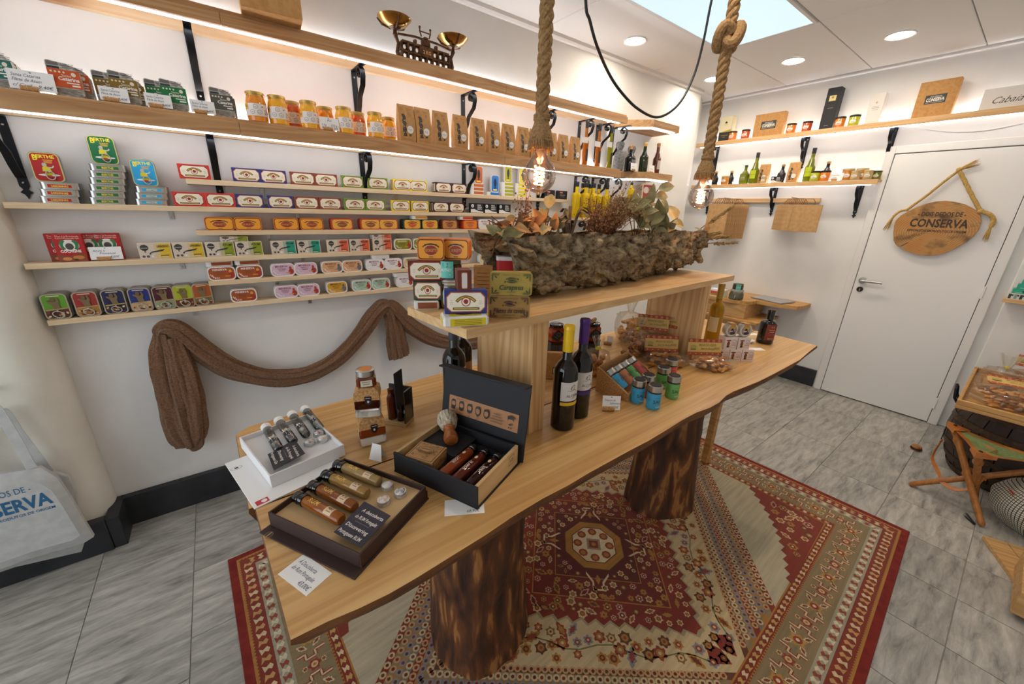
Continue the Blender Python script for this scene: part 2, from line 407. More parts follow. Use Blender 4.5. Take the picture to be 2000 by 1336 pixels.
# baseboards
struct(MB().box(-0.585, YL - 0.028, 0, 3.96, YL + 0.01, 0.165, dark_stone, 0.003), 'baseboard_left', None, 'dark stone baseboard under the tin shelves')
mb = MB().box(-2.2, 2.165, 0, -0.62, 2.21, 0.165, dark_stone, 0.003).box(-0.62, 2.172, 0, -0.575, 2.345, 0.165, dark_stone, 0.003)
struct(mb, 'baseboard_pier', None, 'dark stone baseboard around the plaster pier')
struct(MB().box(XB - 0.022, 0.945, 0, XB + 0.01, 2.5, 0.165, dark_stone, 0.003), 'baseboard_back', None, 'dark stone baseboard between corner and door')
struct(MB().box(XB - 0.052, -1.4, 0, XB - 0.02, 0.04, 0.165, dark_stone, 0.003), 'baseboard_right', None, 'dark stone baseboard behind the barrel')
# ceiling of loose panels
ce = struct(MB().box(-2.35, -1.55, ZC + 0.02, 4.5, 2.75, ZC + 0.08, mat('ceiling_gap', '#e6e2dc', 0.9)), 'ceiling', None, 'white suspended ceiling of large panels')
pm = MB().box(-0.5955, -0.292, 0, 0.5955, 0.292, 0.022, ceil_m, 0.003).mesh('ceiling_panel')
panel_xy = (2.5525, 1.465)
for i in range(-4, 3):
    for j in range(-4, 4):
        cx, cy = 1.955 + 1.1965 * (i + 0.5), 1.17 + 0.59 * (j + 0.5)
        if cx < -2.4 or cx > 4.9 or cy < -1.5 or cy > 2.7 or (abs(cx - panel_xy[0]) < 0.1 and abs(cy - panel_xy[1]) < 0.1): continue
        ob('ceiling_panel', pm, ce, (cx, cy, ZC))
struct(MB().box(-0.6, YL - 0.035, ZC - 0.03, 3.97, YL + 0.01, ZC + 0.01, white_paint, 0.01), 'trim_3', None, 'white cornice strip over the tin wall')
struct(MB().box(XB - 0.025, -1.45, ZC - 0.015, XB + 0.01, 2.56, ZC + 0.01, white_paint, 0.006), 'trim_4', None, 'white cornice strip over the door wall')
led_panel_m = mat('led_panel_light', '#dfeaf0', 0.6, emit='#dff2ff', power=PANEL * 0.35)
def glow(key, col, p): return mat(key, '#ffffff', 0.5, emit=col, power=p)
lp = thing('ceiling_light_panel', 'large square-edged luminous panel set in the ceiling', 'ceiling light', (panel_xy[0], panel_xy[1], ZC))
MB().box(-0.575, -0.272, -0.004, 0.575, 0.272, 0.01, mat('light_panel', '#303234', 0.4, emit='#cfe8f5', power=1.1)).build('diffuser', lp)
mb = MB()
for q in ((-0.595, -0.29, 0.595, -0.272), (-0.595, 0.272, 0.595, 0.29), (-0.595, -0.272, -0.575, 0.272), (0.575, -0.272, 0.595, 0.272)): mb.box(q[0], q[1], -0.006, q[2], q[3], 0.015, white_paint)
mb.build('frame', lp)
def make_down():
    o = thing('downlight', 'round recessed ceiling spotlight with white rim', 'ceiling light')
    MB().lathe([(0.078, 0.0), (0.08, -0.004), (0.076, -0.008), (0.066, -0.006), (0.064, 0.0)], white_paint, 28, cap=False).build('rim', o)
    MB().lathe([(0.064, -0.004), (0.0635, 0.004)], glow('downlight_lens', '#fff1dd', DOWN), 28).build('lens', o)
    return o
dk = Kit(make_down)
for x, y in ((2.544, 2.051), (3.70, 2.09), (3.724, 1.497), (3.723, 0.902), (2.55, 0.875), (1.36, 0.875), (2.55, -0.3)):
    dk.put((x, y, ZC - 0.001), 0, 'round recessed ceiling spotlight with white rim', 'recessed spotlights in the ceiling')
# door
do = thing('door_1', None, None); tag(do, 'plain white flush door with a lever handle', None, None, 'structure')
MB().box(XB - 0.035, 0.158, 0.008, XB + 0.0, 0.871, 2.026, white_paint, 0.002).build('door_leaf', do)
mb = MB(); fr = mat('door_frame', '#e8e5e1', 0.45); dark_gap = mat('door_gap', '#3a3d42', 0.9)
for q in ((0.1, 0, 0.154, 2.085), (0.875, 0, 0.93, 2.085), (0.154, 2.031, 0.875, 2.085)): mb.box(XB - 0.04, q[0], q[1], XB + 0.01, q[2], q[3], fr, 0.003)
mb.build('frame', do)
MB().box(XB - 0.006, 0.15, 0.0, XB + 0.004, 0.88, 2.032, dark_gap).build('gap', do)
h = MB(); hy, hz = 0.823, 1.05
rx = Matrix.Translation((XB - 0.035, hy, hz)) @ Matrix.Rotation(radians(-90), 4, 'Y')
h.lathe([(0.026, 0), (0.026, 0.008), (0.01, 0.009), (0.0095, 0.05)], steel, 20, rx)
h.tube([(XB - 0.083, hy + 0.004, hz), (XB - 0.083, hy - 0.05, hz), (XB - 0.083, hy - 0.135, hz)], 0.0095, steel, 12)
h.build('handle', do)
lk = MB(); rx2 = Matrix.Translation((XB - 0.035, hy, hz - 0.075)) @ Matrix.Rotation(radians(-90), 4, 'Y')
lk.lathe([(0.022, 0), (0.022, 0.006), (0.014, 0.007)], mat('bronze', '#3c3229', 0.4, 0.8), 16, rx2).box(XB - 0.046, hy - 0.003, hz - 0.088, XB - 0.04, hy + 0.003, hz - 0.068, steel)
lk.build('lock', do)
hm = MB().box(-0.012, -0.008, 0, 0.0, 0.008, 0.09, white_paint, 0.003).mesh('hinge')
for z in (0.13, 1.02, 1.84): ob('hinge', hm, do, (XB - 0.036, 0.154, z))
# ================================================================== shelves
fascia_m = wood('shelf_fascia', '#c59a6a', '#a9794b', '#d3ae80', 0, 30, 1.2, 0.55, 0.45, 0.1, ('#6a4628', 2.4))
pine_m = wood('pine_board', '#e6cda8', '#d9b98d', '#edd9ba', 0, 34, 1.3, 0.55, 0.3, 0.08, ('#a9805a', 1.7))
pine_y = wood('pine_board_y', '#dcb684', '#c99a62', '#e6c697', 1, 34, 1.3, 0.55, 0.35, 0.08, ('#8d6238', 1.9))
led_m = glow('led_tube', '#eaf4ff', LED_STRIP)
led_up_m = glow('led_strip', '#eff6ff', LED_UP)
def bracket_mesh(key, axis='x', sgn=-1, dep=0.17, ht=0.235):
    """wrought iron scroll bracket: wall strap with pointed end, arm, S-scroll; origin at wall under the shelf, arm goes to sgn*axis"""
    mb = MB(); hw = 0.013; g = sgn
    P = lambda pts: [(a * g, z) for a, z in pts]
    mb.strap(P([(0.003, 0.0), (0.003, -ht)]), hw, 0.005, black_iron, axis)
    mb.strap(P([(0.0, -0.003), (dep, -0.003)]), hw, 0.005, black_iron, axis)
    top = [(dep * 0.62 - 0.02, -0.03 + 0.008), (dep * 0.62 - 0.008, -0.012), (dep * 0.62 + 0.012, -0.009), (dep * 0.62 + 0.032, -0.024), (dep * 0.62 + 0.038, -0.05), (dep * 0.62 + 0.024, -0.088), (dep * 0.42, -0.125), (0.05, -ht + 0.07), (0.03, -ht + 0.045), (0.016, -ht + 0.03), (0.012, -ht + 0.045), (0.022, -ht + 0.055)]
    inner = [(dep * 0.62 - 0.004, -0.034), (dep * 0.62 + 0.006, -0.028), (dep * 0.62 + 0.01, -0.04), (dep * 0.62 - 0.002, -0.05), (dep * 0.62 - 0.016, -0.045), (dep * 0.62 - 0.022, -0.032)]
    mb.strap(P(inner + top), hw * 0.92, 0.0045, black_iron, axis)
    def pt(a, b, c): return (a, b * g, c) if axis == 'x' else (b * g, a, c)
    fin = [(-0.013, 0), (-0.006, -0.012), (-0.016, -0.022), (-0.006, -0.03), (0, -0.045), (0.006, -0.03), (0.016, -0.022), (0.006, -0.012), (0.013, 0)]
    n = len(fin); vs = [pt(a, 0.0005, -ht + c) for a, c in fin] + [pt(a, 0.0055, -ht + c) for a, c in fin]
    mb.add(vs, [tuple(range(n)), tuple(range(2 * n - 1, n - 1, -1))] + [(i, n + i, n + (i + 1) % n, (i + 1) % n) for i in range(n)], black_iron)
    for zz in (-0.03, -ht + 0.012):
        mb.sph(pt(0, 0.006, zz), (0.0045, 0.0045, 0.0045), steel, 8, 5)
    return mb.mesh(key, 40)
brk_l = bracket_mesh('bracket', 'x', -1)
brk_b = bracket_mesh('bracket', 'y', -1, 0.13, 0.235)
def wall_shelf(label, x0, x1, zt, zf, zb, brackets, dep=0.2):
    yf = YL - dep
    o = thing('wall_shelf', label, 'shelf', (0, 0, 0))
    MB().box(x0, yf, zf, x1, YL - 0.012, zt, fascia_m, 0.001).build('plank', o)
    xs = [x0] + [x for x in (0.16, 1.52) if x0 < x < x1] + [x1]
    for a, b in zip(xs, xs[1:]): MB().box(a + 0.0006, yf - 0.012, zb, b - 0.0006, yf + 0.008, zf - 0.0005, fascia_m, 0.001).build('fascia', o)
    MB().box(x0 + 0.03, YL - 0.03, zb + 0.005, x1 - 0.03, YL, zf - 0.0005, pine_m).build('batten', o)
    xs = [x0 + 0.02] + [x for x in (0.63,) if x0 < x < x1 - 1] + [x1 - 0.06]
    for a, b in zip(xs, xs[1:]): MB().box(a + 0.002, yf + 0.008, zb - 0.004, b - 0.002, yf + 0.026, zb + 0.012, led_m, 0.002).build('led_tube', o)
    MB().box(x0 + 0.02, YL - 0.026, zt, x1 - 0.02, YL - 0.012, zt + 0.012, led_up_m).build('led_strip', o)
    for x in brackets: ob('bracket', brk_l, o, (x, YL - 0.0005, zf - 0.0005 if dep < 0.1 else zb + 0.004))
    return o
Z1, Z2 = 2.236, 1.86
bx_ = (0.054, 0.711, 1.348, 1.98, 2.36, 2.56)
wall_shelf('uppermost long wooden wall shelf, holding the brass scale', -0.585, 2.657, Z1, 2.222, 2.178, bx_)
wall_shelf('long wooden wall shelf holding honey jars and kraft packets', -0.585, 2.648, Z2, 1.846, 1.797, (-0.54,) + bx_)
ROW = [1.6215, 1.509, 1.407, 1.29, 1.18, 1.068]
ends = [(-0.06, 2.231), (-0.59, 1.693), (-0.065, 1.643), (-0.595, 1.70), (-0.062, 1.70), (-0.591, 1.70)]
ordn = ['first', 'second', 'third', 'fourth', 'fifth', 'sixth']
ang = MB().box(-0.008, -0.035, -0.001, 0.008, 0, 0.0, steel).box(-0.008, -0.002, -0.035, 0.008, 0, 0, steel, 0).sph((0, -0.0025, -0.025), 0.0025, steel, 6, 4).mesh('angle_plate')
for i, (z, (a, b)) in enumerate(zip(ROW, ends)):
    o = thing('pine_shelf', 'narrow pale pine shelf, %s from the top of the tin display' % ordn[i], 'shelf')
    MB().box(a, 2.26, z - 0.022, b, YL - 0.0005, z, pine_m, 0.0015).build('plank', o)
    for x in (a + 0.28 + 0.17 * (i % 2), a + 0.95, b - 0.4): ob('angle_plate', ang, o, (x, YL - 0.001, z - 0.0225))
# chamfered little shelves in the corner
def corner_shelf(label, pts, zt, th, led=True):
    o = thing('corner_shelf', label, 'shelf')
    MB().prism(pts, zt - th, zt, fascia_m).build('board', o)
    if led:
        MB().tube([(pts[1][0] + 0.03, pts[1][1] + 0.01, zt - th - 0.0075), (pts[2][0] + 0.005, pts[2][1] + 0.02, zt - th - 0.0075), (pts[3][0] - 0.04, pts[3][1] + 0.02, zt - th - 0.0075)], 0.007, led_m, 8).build('led_tube', o)
    ob('bracket', brk_l, o, ((pts[0][0] + 0.03), YL - 0.0005, zt - th - 0.0005))
    return o
for lab, zt, th, led, u0 in (('small chamfered corner shelf, empty, level with the top shelf', Z1, 0.05, True, 1227), ('small chamfered corner shelf holding dark bottles', Z2, 0.05, True, 1217), ('small corner shelf holding the red framed notice', 1.625, 0.022, False, 1222)):
    xa = 2.72 if led else 2.8
    corner_shelf(lab, [(xa, YL), (xa, YL - 0.06), (xa + 0.2, YL - 0.26), (3.28 if led else 3.15, YL - 0.26), (3.28 if led else 3.15, YL)], zt, th, led)
# shelf for the oil bottles under the end of the wall shelf
ol = thing('oil_shelf', 'pale pine shelf under the yellow oil bottles', 'shelf')
MB().box(2.25, 2.17, 1.472, 2.70, YL - 0.0005, 1.494, pine_m, 0.002).build('plank', ol)
for x in (2.36, 2.56): ob('bracket', brk_l, ol, (x, YL - 0.0005, 1.4715))
# shelves on the door wall
def back_shelf(label, y0, y1, zt, zf, brs):
    o = thing('wall_shelf', label, 'shelf'); xf = 4.235
    MB().box(xf, y0, zf, XB - 0.012, y1, zt, pine_y, 0.001).build('plank', o)
    MB().box(xf - 0.002, y0, zf - 0.022, xf + 0.014, y1, zf - 0.0005, pine_y, 0.001).build('fascia', o)
    MB().box(xf + 0.015, y0 + 0.04, zf - 0.026, xf + 0.03, y1 - 0.04, zf - 0.012, led_m, 0.002).build('led_tube', o)
    MB().box(XB - 0.026, y0 + 0.03, zt, XB - 0.012, y1 - 0.03, zt + 0.012, led_up_m).build('led_strip', o)
    for y in brs: ob('bracket', brk_b, o, (XB - 0.0005, y, zf - 0.0005))
    return o
ZR1, ZR2 = 2.25, 1.843
back_shelf('long wooden shelf high over the door, holding gift boxes', 0.0, 2.46, ZR1, 2.232, (2.3, 1.5, 0.92))
back_shelf('wooden shelf beside the door holding bottles and small jars', 0.9, 2.44, ZR2, 1.827, (2.3, 1.66, 1.02))
# ================================================================== goods on the product wall
def rrect_pts(wd, h, r, k=4):
    p = []
    for cx, cy, a0 in ((1, 1, 0), (-1, 1, 90), (-1, -1, 180), (1, -1, 270)):
        for i in range(k + 1): a = radians(a0 + 90 * i / k); p.append((cx * (wd / 2 - r) + r * cos(a), cy * (h / 2 - r) + r * sin(a)))
    return p
UP = Matrix.Rotation(radians(90), 4, 'X')                        # a flat prism set on edge, face towards -y
def slab_up(mb, wd, h, d, r, m, k=4, z0=0.0, rim=0.0, mr=None):
    """upright tin: rounded rectangle, thickness d along y, standing on z0"""
    tf = Matrix.Translation((0, 0, z0 + h / 2)) @ UP
    if rim:
        mb.prism(rrect_pts(wd, h, r, k), d / 2 - 0.003, d / 2, mr or m, tf); mb.prism(rrect_pts(wd - rim, h - rim, r - rim / 2, k), -d / 2 + 0.002, d / 2 - 0.003, m, tf); mb.prism(rrect_pts(wd, h, r, k), -d / 2, -d / 2 + 0.002, mr or m, tf)
    else: mb.prism(rrect_pts(wd, h, r, k), -d / 2, d / 2, m, tf)
    return mb
def paper(c): return mat('paper_' + c.lstrip('#'), c, 0.5)
CREAM = '#f1e6cf'
def arch_label(p, wd, h, c):
    """cream eight-cornered panel, arched gold lettering, round red emblem, gold ribbon"""
    p.oct(0, 0, wd * 0.93, h * 0.88, h * 0.2, '#8f3a24').oct(0, 0, wd * 0.89, h * 0.8, h * 0.19, '#e0b8a0' if c != '#d8352c' else '#d8352c').oct(0, 0, wd * 0.86, h * 0.76, h * 0.18, CREAM)
    p.arc(0, -h * 0.3, h * 0.52, h * 0.13, 38, 142, '#6f5614').arc(0, -h * 0.3, h * 0.52, h * 0.05, 42, 138, '#c8a440', 9)
    p.ell(0, h * 0.02, h * 0.2, h * 0.2, '#a8322a').ell(0, h * 0.02, h * 0.165, h * 0.165, CREAM).ell(0, h * 0.03, h * 0.11, h * 0.1, '#9c2b26', 8).rect(0, -h * 0.05, h * 0.12, h * 0.03, '#7d2320')
    p.rect(0, -h * 0.27, wd * 0.62, h * 0.1, '#6b5312').rect(0, -h * 0.27, wd * 0.56, h * 0.03, '#d9bf63')
    for s in (-1, 1): p.rect(s * wd * 0.34, 0, wd * 0.07, h * 0.02, '#c9b795').rect(s * wd * 0.34, h * 0.07, wd * 0.05, h * 0.02, '#c9b795').rect(s * wd * 0.34, -h * 0.07, wd * 0.06, h * 0.02, '#c9b795')
    return p
BOXC = {'red': '#d8352c', 'navy': '#26357e', 'brown': '#8a4630', 'green': '#5f9a23', 'yellow': '#f2d41a', 'black': '#26211e', 'dark red': '#6f2a1f', 'deep green': '#2d4a2c'}
def make_boxed(cn, wd=0.108, h=0.058, d=0.024):
    def f():
        o = thing('boxed_tin', '', 'tin box')
        MB().box(-wd / 2, -d / 2, 0, wd / 2, d / 2, h, paper(BOXC[cn]), 0.0012).build('carton', o)
        p = arch_label(Pr(), wd, h, BOXC[cn]); mb = p.to(MB(), front(-d / 2, 0, h / 2))
        q = Pr().rect(0, 0, d * 0.62, h * 0.82, '#8f3a24').rect(0, 0, d * 0.5, h * 0.74, CREAM)
        for i in range(6): q.rect(0, h * (-0.28 + 0.11 * i), d * 0.26, h * 0.025, '#a58f70')
        for s in (-1, 1): q.to(mb, lambda a, b, l: (s * (wd / 2 + l), a, b + h / 2))
        mb.build('label', o); return o
    return f
def make_wrapped(c_wrap, c_face, c_line, c_oval, wd=0.108, h=0.058, d=0.022):
    """paper-wrapped tin with rounded corners, oval emblem"""
    def f():
        o = thing('wrapped_tin', '', 'tin')
        slab_up(MB(), wd, h, d, 0.012, paper(c_wrap)).build('wrapper', o)
        p = Pr().rrect(0, 0, wd * 0.95, h * 0.9, 0.012, c_line).rrect(0, 0, wd * 0.91, h * 0.82, 0.011, c_face)
        p.ell(0, -h * 0.04, wd * 0.25, h * 0.24, '#e8c87a').ell(0, -h * 0.04, wd * 0.24, h * 0.22, c_oval).text('GEORGETTE', 0, -h * 0.04, h * 0.15, '#e8b24a', fit=wd * 0.42)
        p.arc(0, -h * 0.95, h * 1.2, h * 0.05, 62, 118, c_line).rect(0, h * 0.22, wd * 0.45, h * 0.035, c_line).rect(0, -h * 0.34, wd * 0.16, h * 0.03, c_line)
        p.build('label', front(-d / 2, 0, h / 2), o); return o
    return f
def make_carton(c1, word, fish='tuna', wd=0.108, h=0.066, d=0.022):
    """pale card sleeve, tree emblem and fish drawing, coloured end"""
    def f():
        o = thing('sleeved_tin', '', 'tin box')
        MB().box(-wd / 2, -d / 2, 0, wd / 2, d / 2, h, paper('#d9c9b6'), 0.001).build('sleeve', o)
        p = Pr().rect(wd * 0.24, 0, wd * 0.46, h * 0.92, c1).rect(wd * 0.06, 0, wd * 0.14, h * 0.92, tuple(0.5 * a + 0.5 * b for a, b in zip(lin(c1), lin('#d9c9b6'))))
        p.ell(-wd * 0.31, h * 0.22, wd * 0.13, h * 0.2, '#3b3a35', 9).rect(-wd * 0.31, h * 0.02, wd * 0.03, h * 0.2, '#3b3a35').rect(-wd * 0.31, h * 0.2, wd * 0.2, h * 0.03, '#d9c9b6')
        p.text(word, wd * 0.25, h * 0.3, h * 0.14, '#2d2a20', fit=wd * 0.36, bold=0.02)
        p.poly([(-wd * 0.2, -h * 0.14), (-wd * 0.1, -h * 0.02), (wd * 0.12, h * 0.06), (wd * 0.3, h * 0.12), (wd * 0.22, h * 0.0), (wd * 0.05, -h * 0.06), (-wd * 0.12, -h * 0.1), (-wd * 0.18, -h * 0.24)], '#2f3532')
        for i in range(3): p.ell(-wd * 0.38 + i * wd * 0.13, -h * 0.33, wd * 0.045, h * 0.075, '#55504a' if i < 2 else '#efe6da', 10)
        p.rect(wd * 0.26, -h * 0.28, wd * 0.26, h * 0.05, '#5a4a1c').rect(wd * 0.26, -h * 0.38, wd * 0.2, h * 0.03, '#efe6da')
        mb = p.to(MB(), front(-d / 2, 0, h / 2)); mb.build('label', o); return o
    return f
def make_minerva(face, word_c, fig='#b9471f', wd=0.108, h=0.064, d=0.025):
    def f():
        o = thing('oval_tin', '', 'tin')
        slab_up(MB(), wd, h, d, 0.02, paper('#e9e4de'), 5, 0, 0.002).build('can', o)
        p = Pr().rrect(0, 0, wd * 0.96, h * 0.93, 0.019, '#efeae4', 5).rrect(0, 0, wd * 0.91, h * 0.85, 0.017, face, 5)
        p.text('MINERVA', -wd * 0.05, h * 0.28, h * 0.15, word_c, fit=wd * 0.56, bold=0.02)
        for i in range(3): p.rect(-wd * 0.05, h * (0.12 - 0.09 * i), wd * (0.36 - 0.06 * i), h * 0.03, '#6a4a3a')
        p.ell(wd * 0.31, h * 0.14, wd * 0.055, h * 0.13, fig, 9).ell(wd * 0.33, -h * 0.14, wd * 0.11, h * 0.22, '#a8352c' if fig != '#5a5f66' else '#6a6f74', 10).rect(wd * 0.2, -h * 0.2, wd * 0.2, h * 0.06, '#e0a23c' if fig != '#5a5f66' else '#8a8f94')
        for i in range(6): p.ell(-wd * 0.4 + 0.004 * (i % 2) + wd * 0.02 * i, -h * (0.06 + 0.05 * i), wd * 0.035, h * 0.025, '#f4efe8', 6, 0.8 - 0.5 * i)
        p.text('ASA', -wd * 0.18, -h * 0.3, h * 0.13, '#f4efe8', fit=wd * 0.16)
        p.build('label', front(-d / 2, 0, h / 2), o); return o
    return f
ring_m = mat('ring_pull', '#d9d7d2', 0.3, 0.9)
def ring(mb, x, z, y, s=1.0, rot=0.35):
    tf = Matrix.Translation((x, y, z)) @ UP @ Matrix.Rotation(rot, 4, 'Z')
    mb.tube([(0.012 * s * cos(2 * pi * i / 16), 0.016 * s * sin(2 * pi * i / 16), 0) for i in range(16)], 0.0019 * s, ring_m, 6, tf, closed=True)
    return mb.sph((x, y, z + 0.014 * s), (0.003 * s, 0.0015, 0.003 * s), ring_m, 8, 5)
def make_pin(c, lower, wd=0.072, h=0.103, d=0.022):
    """portrait tin with a statue figure over a photograph of food, ring pull"""
    def f():
        o = thing('portrait_tin', '', 'tin')
        slab_up(MB(), wd, h, d, 0.016, mat('can_edge', '#a49c90', 0.35, 0.6), 5, 0, 0.002).build('can', o)
        p = Pr().rrect(0, 0, wd * 0.93, h * 0.95, 0.014, '#cbb089', 5).rrect(0, 0, wd * 0.89, h * 0.92, 0.013, c, 5)
        p.poly([(-wd * 0.44, -h * 0.13), (wd * 0.44, -h * 0.08), (wd * 0.44, -h * 0.36), (wd * 0.34, -h * 0.45), (-wd * 0.34, -h * 0.45), (-wd * 0.44, -h * 0.36)], lower)
        rr = random.Random(hash(c) % 97)
        for i in range(14): p.ell(rr.uniform(-0.36, 0.36) * wd, -h * rr.uniform(0.2, 0.41), wd * 0.07, h * 0.035, ('#c9a06a', '#7d3a22', '#e3c9a0', '#5a2c1c')[i % 4], 7, i)
        p.poly([(-wd * 0.4, -h * 0.15), (wd * 0.44, -h * 0.1), (wd * 0.44, -h * 0.06), (-wd * 0.4, -h * 0.1)], '#b79a5a')
        p.poly([(-wd * 0.08, -h * 0.1), (-wd * 0.15, h * 0.12), (-wd * 0.28, h * 0.2), (-wd * 0.26, h * 0.26), (-wd * 0.12, h * 0.2), (wd * 0.02, h * 0.18), (wd * 0.1, h * 0.22), (wd * 0.06, h * 0.34), (wd * 0.14, h * 0.35), (wd * 0.2, h * 0.2), (wd * 0.14, h * 0.08), (wd * 0.17, -h * 0.08)], '#7a6440').ell(-wd * 0.06, h * 0.27, wd * 0.1, h * 0.09, '#6d5836', 9)
        p.rect(0, h * 0.41, wd * 0.5, h * 0.03, '#d8cbb0')
        mb = p.to(MB(), front(-d / 2, 0, h / 2)); mb.build('label', o)
        ring(MB(), wd * 0.02, h * 0.2, -d / 2 - 0.006, 1.0, 1.1).build('ring_pull', o); return o
    return f
def make_berthe_up(c, wd=0.078, h=0.102, d=0.02):
    def f():
        o = thing('lithographed_tin', '', 'tin')
        slab_up(MB(), wd, h, d, 0.016, steel, 5, 0, 0.002).build('can', o)
        p = Pr().rrect(0, 0, wd * 0.95, h * 0.96, 0.015, '#d8cf5a', 5).rrect(0, 0, wd * 0.9, h * 0.925, 0.014, c, 5)
        p.text('BERTHE', 0.0, h * 0.36, h * 0.11, '#efe22e', fit=wd * 0.72, bold=0.03).text('B', -wd * 0.28, h * 0.31, h * 0.16, '#efe22e', bold=0.03)
        for i, q in enumerate((0.24, 0.19, 0.15)): p.rect(wd * 0.1, h * q, wd * (0.32 - 0.04 * i), h * 0.022, '#e4b83a')
        p.ell(-wd * 0.05, h * 0.08, wd * 0.08, h * 0.075, '#b9b2aa', 10).poly([(-wd * 0.16, -h * 0.14), (-wd * 0.14, h * 0.0), (-wd * 0.02, h * 0.04), (wd * 0.1, h * 0.0), (wd * 0.14, -h * 0.14)], '#d8cb2a').line([(wd * 0.06, -h * 0.02), (wd * 0.2, h * 0.0), (wd * 0.24, h * 0.06)], wd * 0.05, '#cfc7be')
        p.ell(wd * 0.02, -h * 0.26, wd * 0.36, h * 0.04, '#e9e4da').ell(wd * 0.02, -h * 0.23, wd * 0.13, h * 0.06, '#d8cb2a').ell(wd * 0.02, -h * 0.3, wd * 0.1, h * 0.035, '#c03a2a')
        mb = p.to(MB(), front(-d / 2, 0, h / 2)); mb.build('label', o)
        ring(MB(), wd * 0.06, h * 0.23, -d / 2 - 0.006, 0.95, 0.2).build('ring_pull', o); return o
    return f
def make_berthe_flat(c, word, wd=0.106, dp=0.07, h=0.0245):
    def f():
        o = thing('flat_tin', '', 'tin')
        mb = MB().prism(rrect_pts(wd * 0.97, dp * 0.97, 0.015), 0.001, h - 0.002, steel).prism(rrect_pts(wd, dp, 0.016), h - 0.0025, h - 0.0005, steel).prism(rrect_pts(wd * 0.985, dp * 0.985, 0.016), 0, 0.0014, steel)
        mb.build('can', o)
        Pr().rect(0, 0, wd * 0.6, h * 0.52, '#d8b23a').rect(0, 0, wd * 0.585, h * 0.44, c).text(word, 0, 0, h * 0.28, '#f0cf52', fit=wd * 0.42, bold=0.02).build('label', front(-dp * 0.485, 0, h * 0.46), o)
        return o
    return f
def make_fish_up(c, fishc, wd=0.062, h=0.105, d=0.022):
    def f():
        o = thing('fish_tin', '', 'tin')
        slab_up(MB(), wd, h, d, 0.016, paper('#ebe6df'), 5, 0, 0.002).build('can', o)
        p = Pr().rrect(0, 0, wd * 0.9, h * 0.94, 0.014, c, 5).ell(0, h * 0.05, wd * 0.17, h * 0.26, fishc, 12).poly([(-wd * 0.14, -h * 0.28), (0, -h * 0.16), (wd * 0.14, -h * 0.28)], fishc).rect(0, -h * 0.36, wd * 0.5, h * 0.09, '#f0d24a')
        p.build('label', front(-d / 2, 0, h / 2), o); return o
    return f
def make_fish_flat(c, wd=0.1, dp=0.062, h=0.022):
    def f():
        o = thing('flat_fish_tin', '', 'tin')
        MB().prism(rrect_pts(wd, dp, 0.014), 0, h, paper('#ebe6df')).build('can', o)
        Pr().rect(0.006, 0, wd * 0.72, h * 0.7, c).build('label', front(-dp / 2, 0, h / 2), o); return o
    return f
def make_black(red=False, wd=0.1, h=0.06, d=0.024):
    def f():
        o = thing('black_carton', '', 'tin box')
        MB().box(-wd / 2, -d / 2, 0, wd / 2, d / 2, h, black_matte, 0.001).build('carton', o)
        p = Pr()
        if red: p.rrect(-wd * 0.12, h * 0.28, wd * 0.3, h * 0.2, 0.003, '#c8321f').text('MINOR', -wd * 0.12, h * 0.28, h * 0.11, '#f1e6d8', fit=wd * 0.24).text('BACALHAU', 0, 0, h * 0.12, '#d8d2c8', fit=wd * 0.55).text('EM AZEITE', 0, -h * 0.2, h * 0.1, '#a8a298', fit=wd * 0.5)
        else:
            p.poly([(-wd * 0.48, -h * 0.47), (-wd * 0.48, -h * 0.12), (-wd * 0.2, -h * 0.1), (wd * 0.1, -h * 0.3), (wd * 0.48, -h * 0.36), (wd * 0.48, -h * 0.47)], '#ece9e4')
            p.ell(-wd * 0.34, h * 0.22, h * 0.17, h * 0.17, '#ece9e4').ell(-wd * 0.34, h * 0.2, h * 0.06, h * 0.08, '#17171a')
            for i, t in enumerate(('PEIXE', 'ESPADA', 'PRETO')): p.text(t, wd * 0.02, h * (0.3 - 0.2 * i), h * 0.14, '#ece9e4', fit=wd * 0.34, bold=0.02, align='L')
        p.build('label', front(-d / 2, 0, h / 2), o); return o
    return f
def make_cocagne(wd=0.08, h=0.106, d=0.026):
    o = thing('tuna_carton', '', 'tin box')
    MB().box(-wd / 2, -d / 2, 0, wd / 2, d / 2, h, paper('#b3201f'), 0.001).build('carton', o)
    p = Pr().text('Thon à la Provençale', 0, h * 0.42, h * 0.06, '#f0d9c8', fit=wd * 0.8).text('Tuna in Provençale style', 0, h * 0.35, h * 0.05, '#f0d9c8', fit=wd * 0.8)
    p.ell(0, h * 0.1, wd * 0.34, h * 0.2, '#f1ece2').ell(-wd * 0.2, h * 0.12, wd * 0.12, h * 0.17, '#2f7a4a').ell(wd * 0.2, h * 0.12, wd * 0.12, h * 0.17, '#2f7a4a').ell(0, h * 0.1, wd * 0.2, h * 0.17, '#e5ddd0').ell(0, h * 0.06, wd * 0.14, h * 0.12, '#4a4540').text('COCAGNE', 0, -h * 0.11, h * 0.09, '#f6efe4', fit=wd * 0.7, bold=0.04)
    p.poly([(-wd * 0.48, -h * 0.49), (-wd * 0.48, -h * 0.2), (-wd * 0.1, -h * 0.3), (wd * 0.3, -h * 0.16), (wd * 0.48, -h * 0.24), (wd * 0.48, -h * 0.49)], '#8a3f1d').ell(-wd * 0.2, -h * 0.38, wd * 0.16, h * 0.06, '#c98a4a').ell(wd * 0.2, -h * 0.34, wd * 0.2, h * 0.07, '#c27a3a').ell(wd * 0.1, -h * 0.42, wd * 0.08, h * 0.035, '#33261a')
    p.build('label', front(-d / 2, 0, h / 2), o); return o
K = {}
def kit(key, make):
    if key not in K: K[key] = Kit(make)
    return K[key]
SHN = ['first', 'second', 'third', 'fourth', 'fifth', 'sixth']
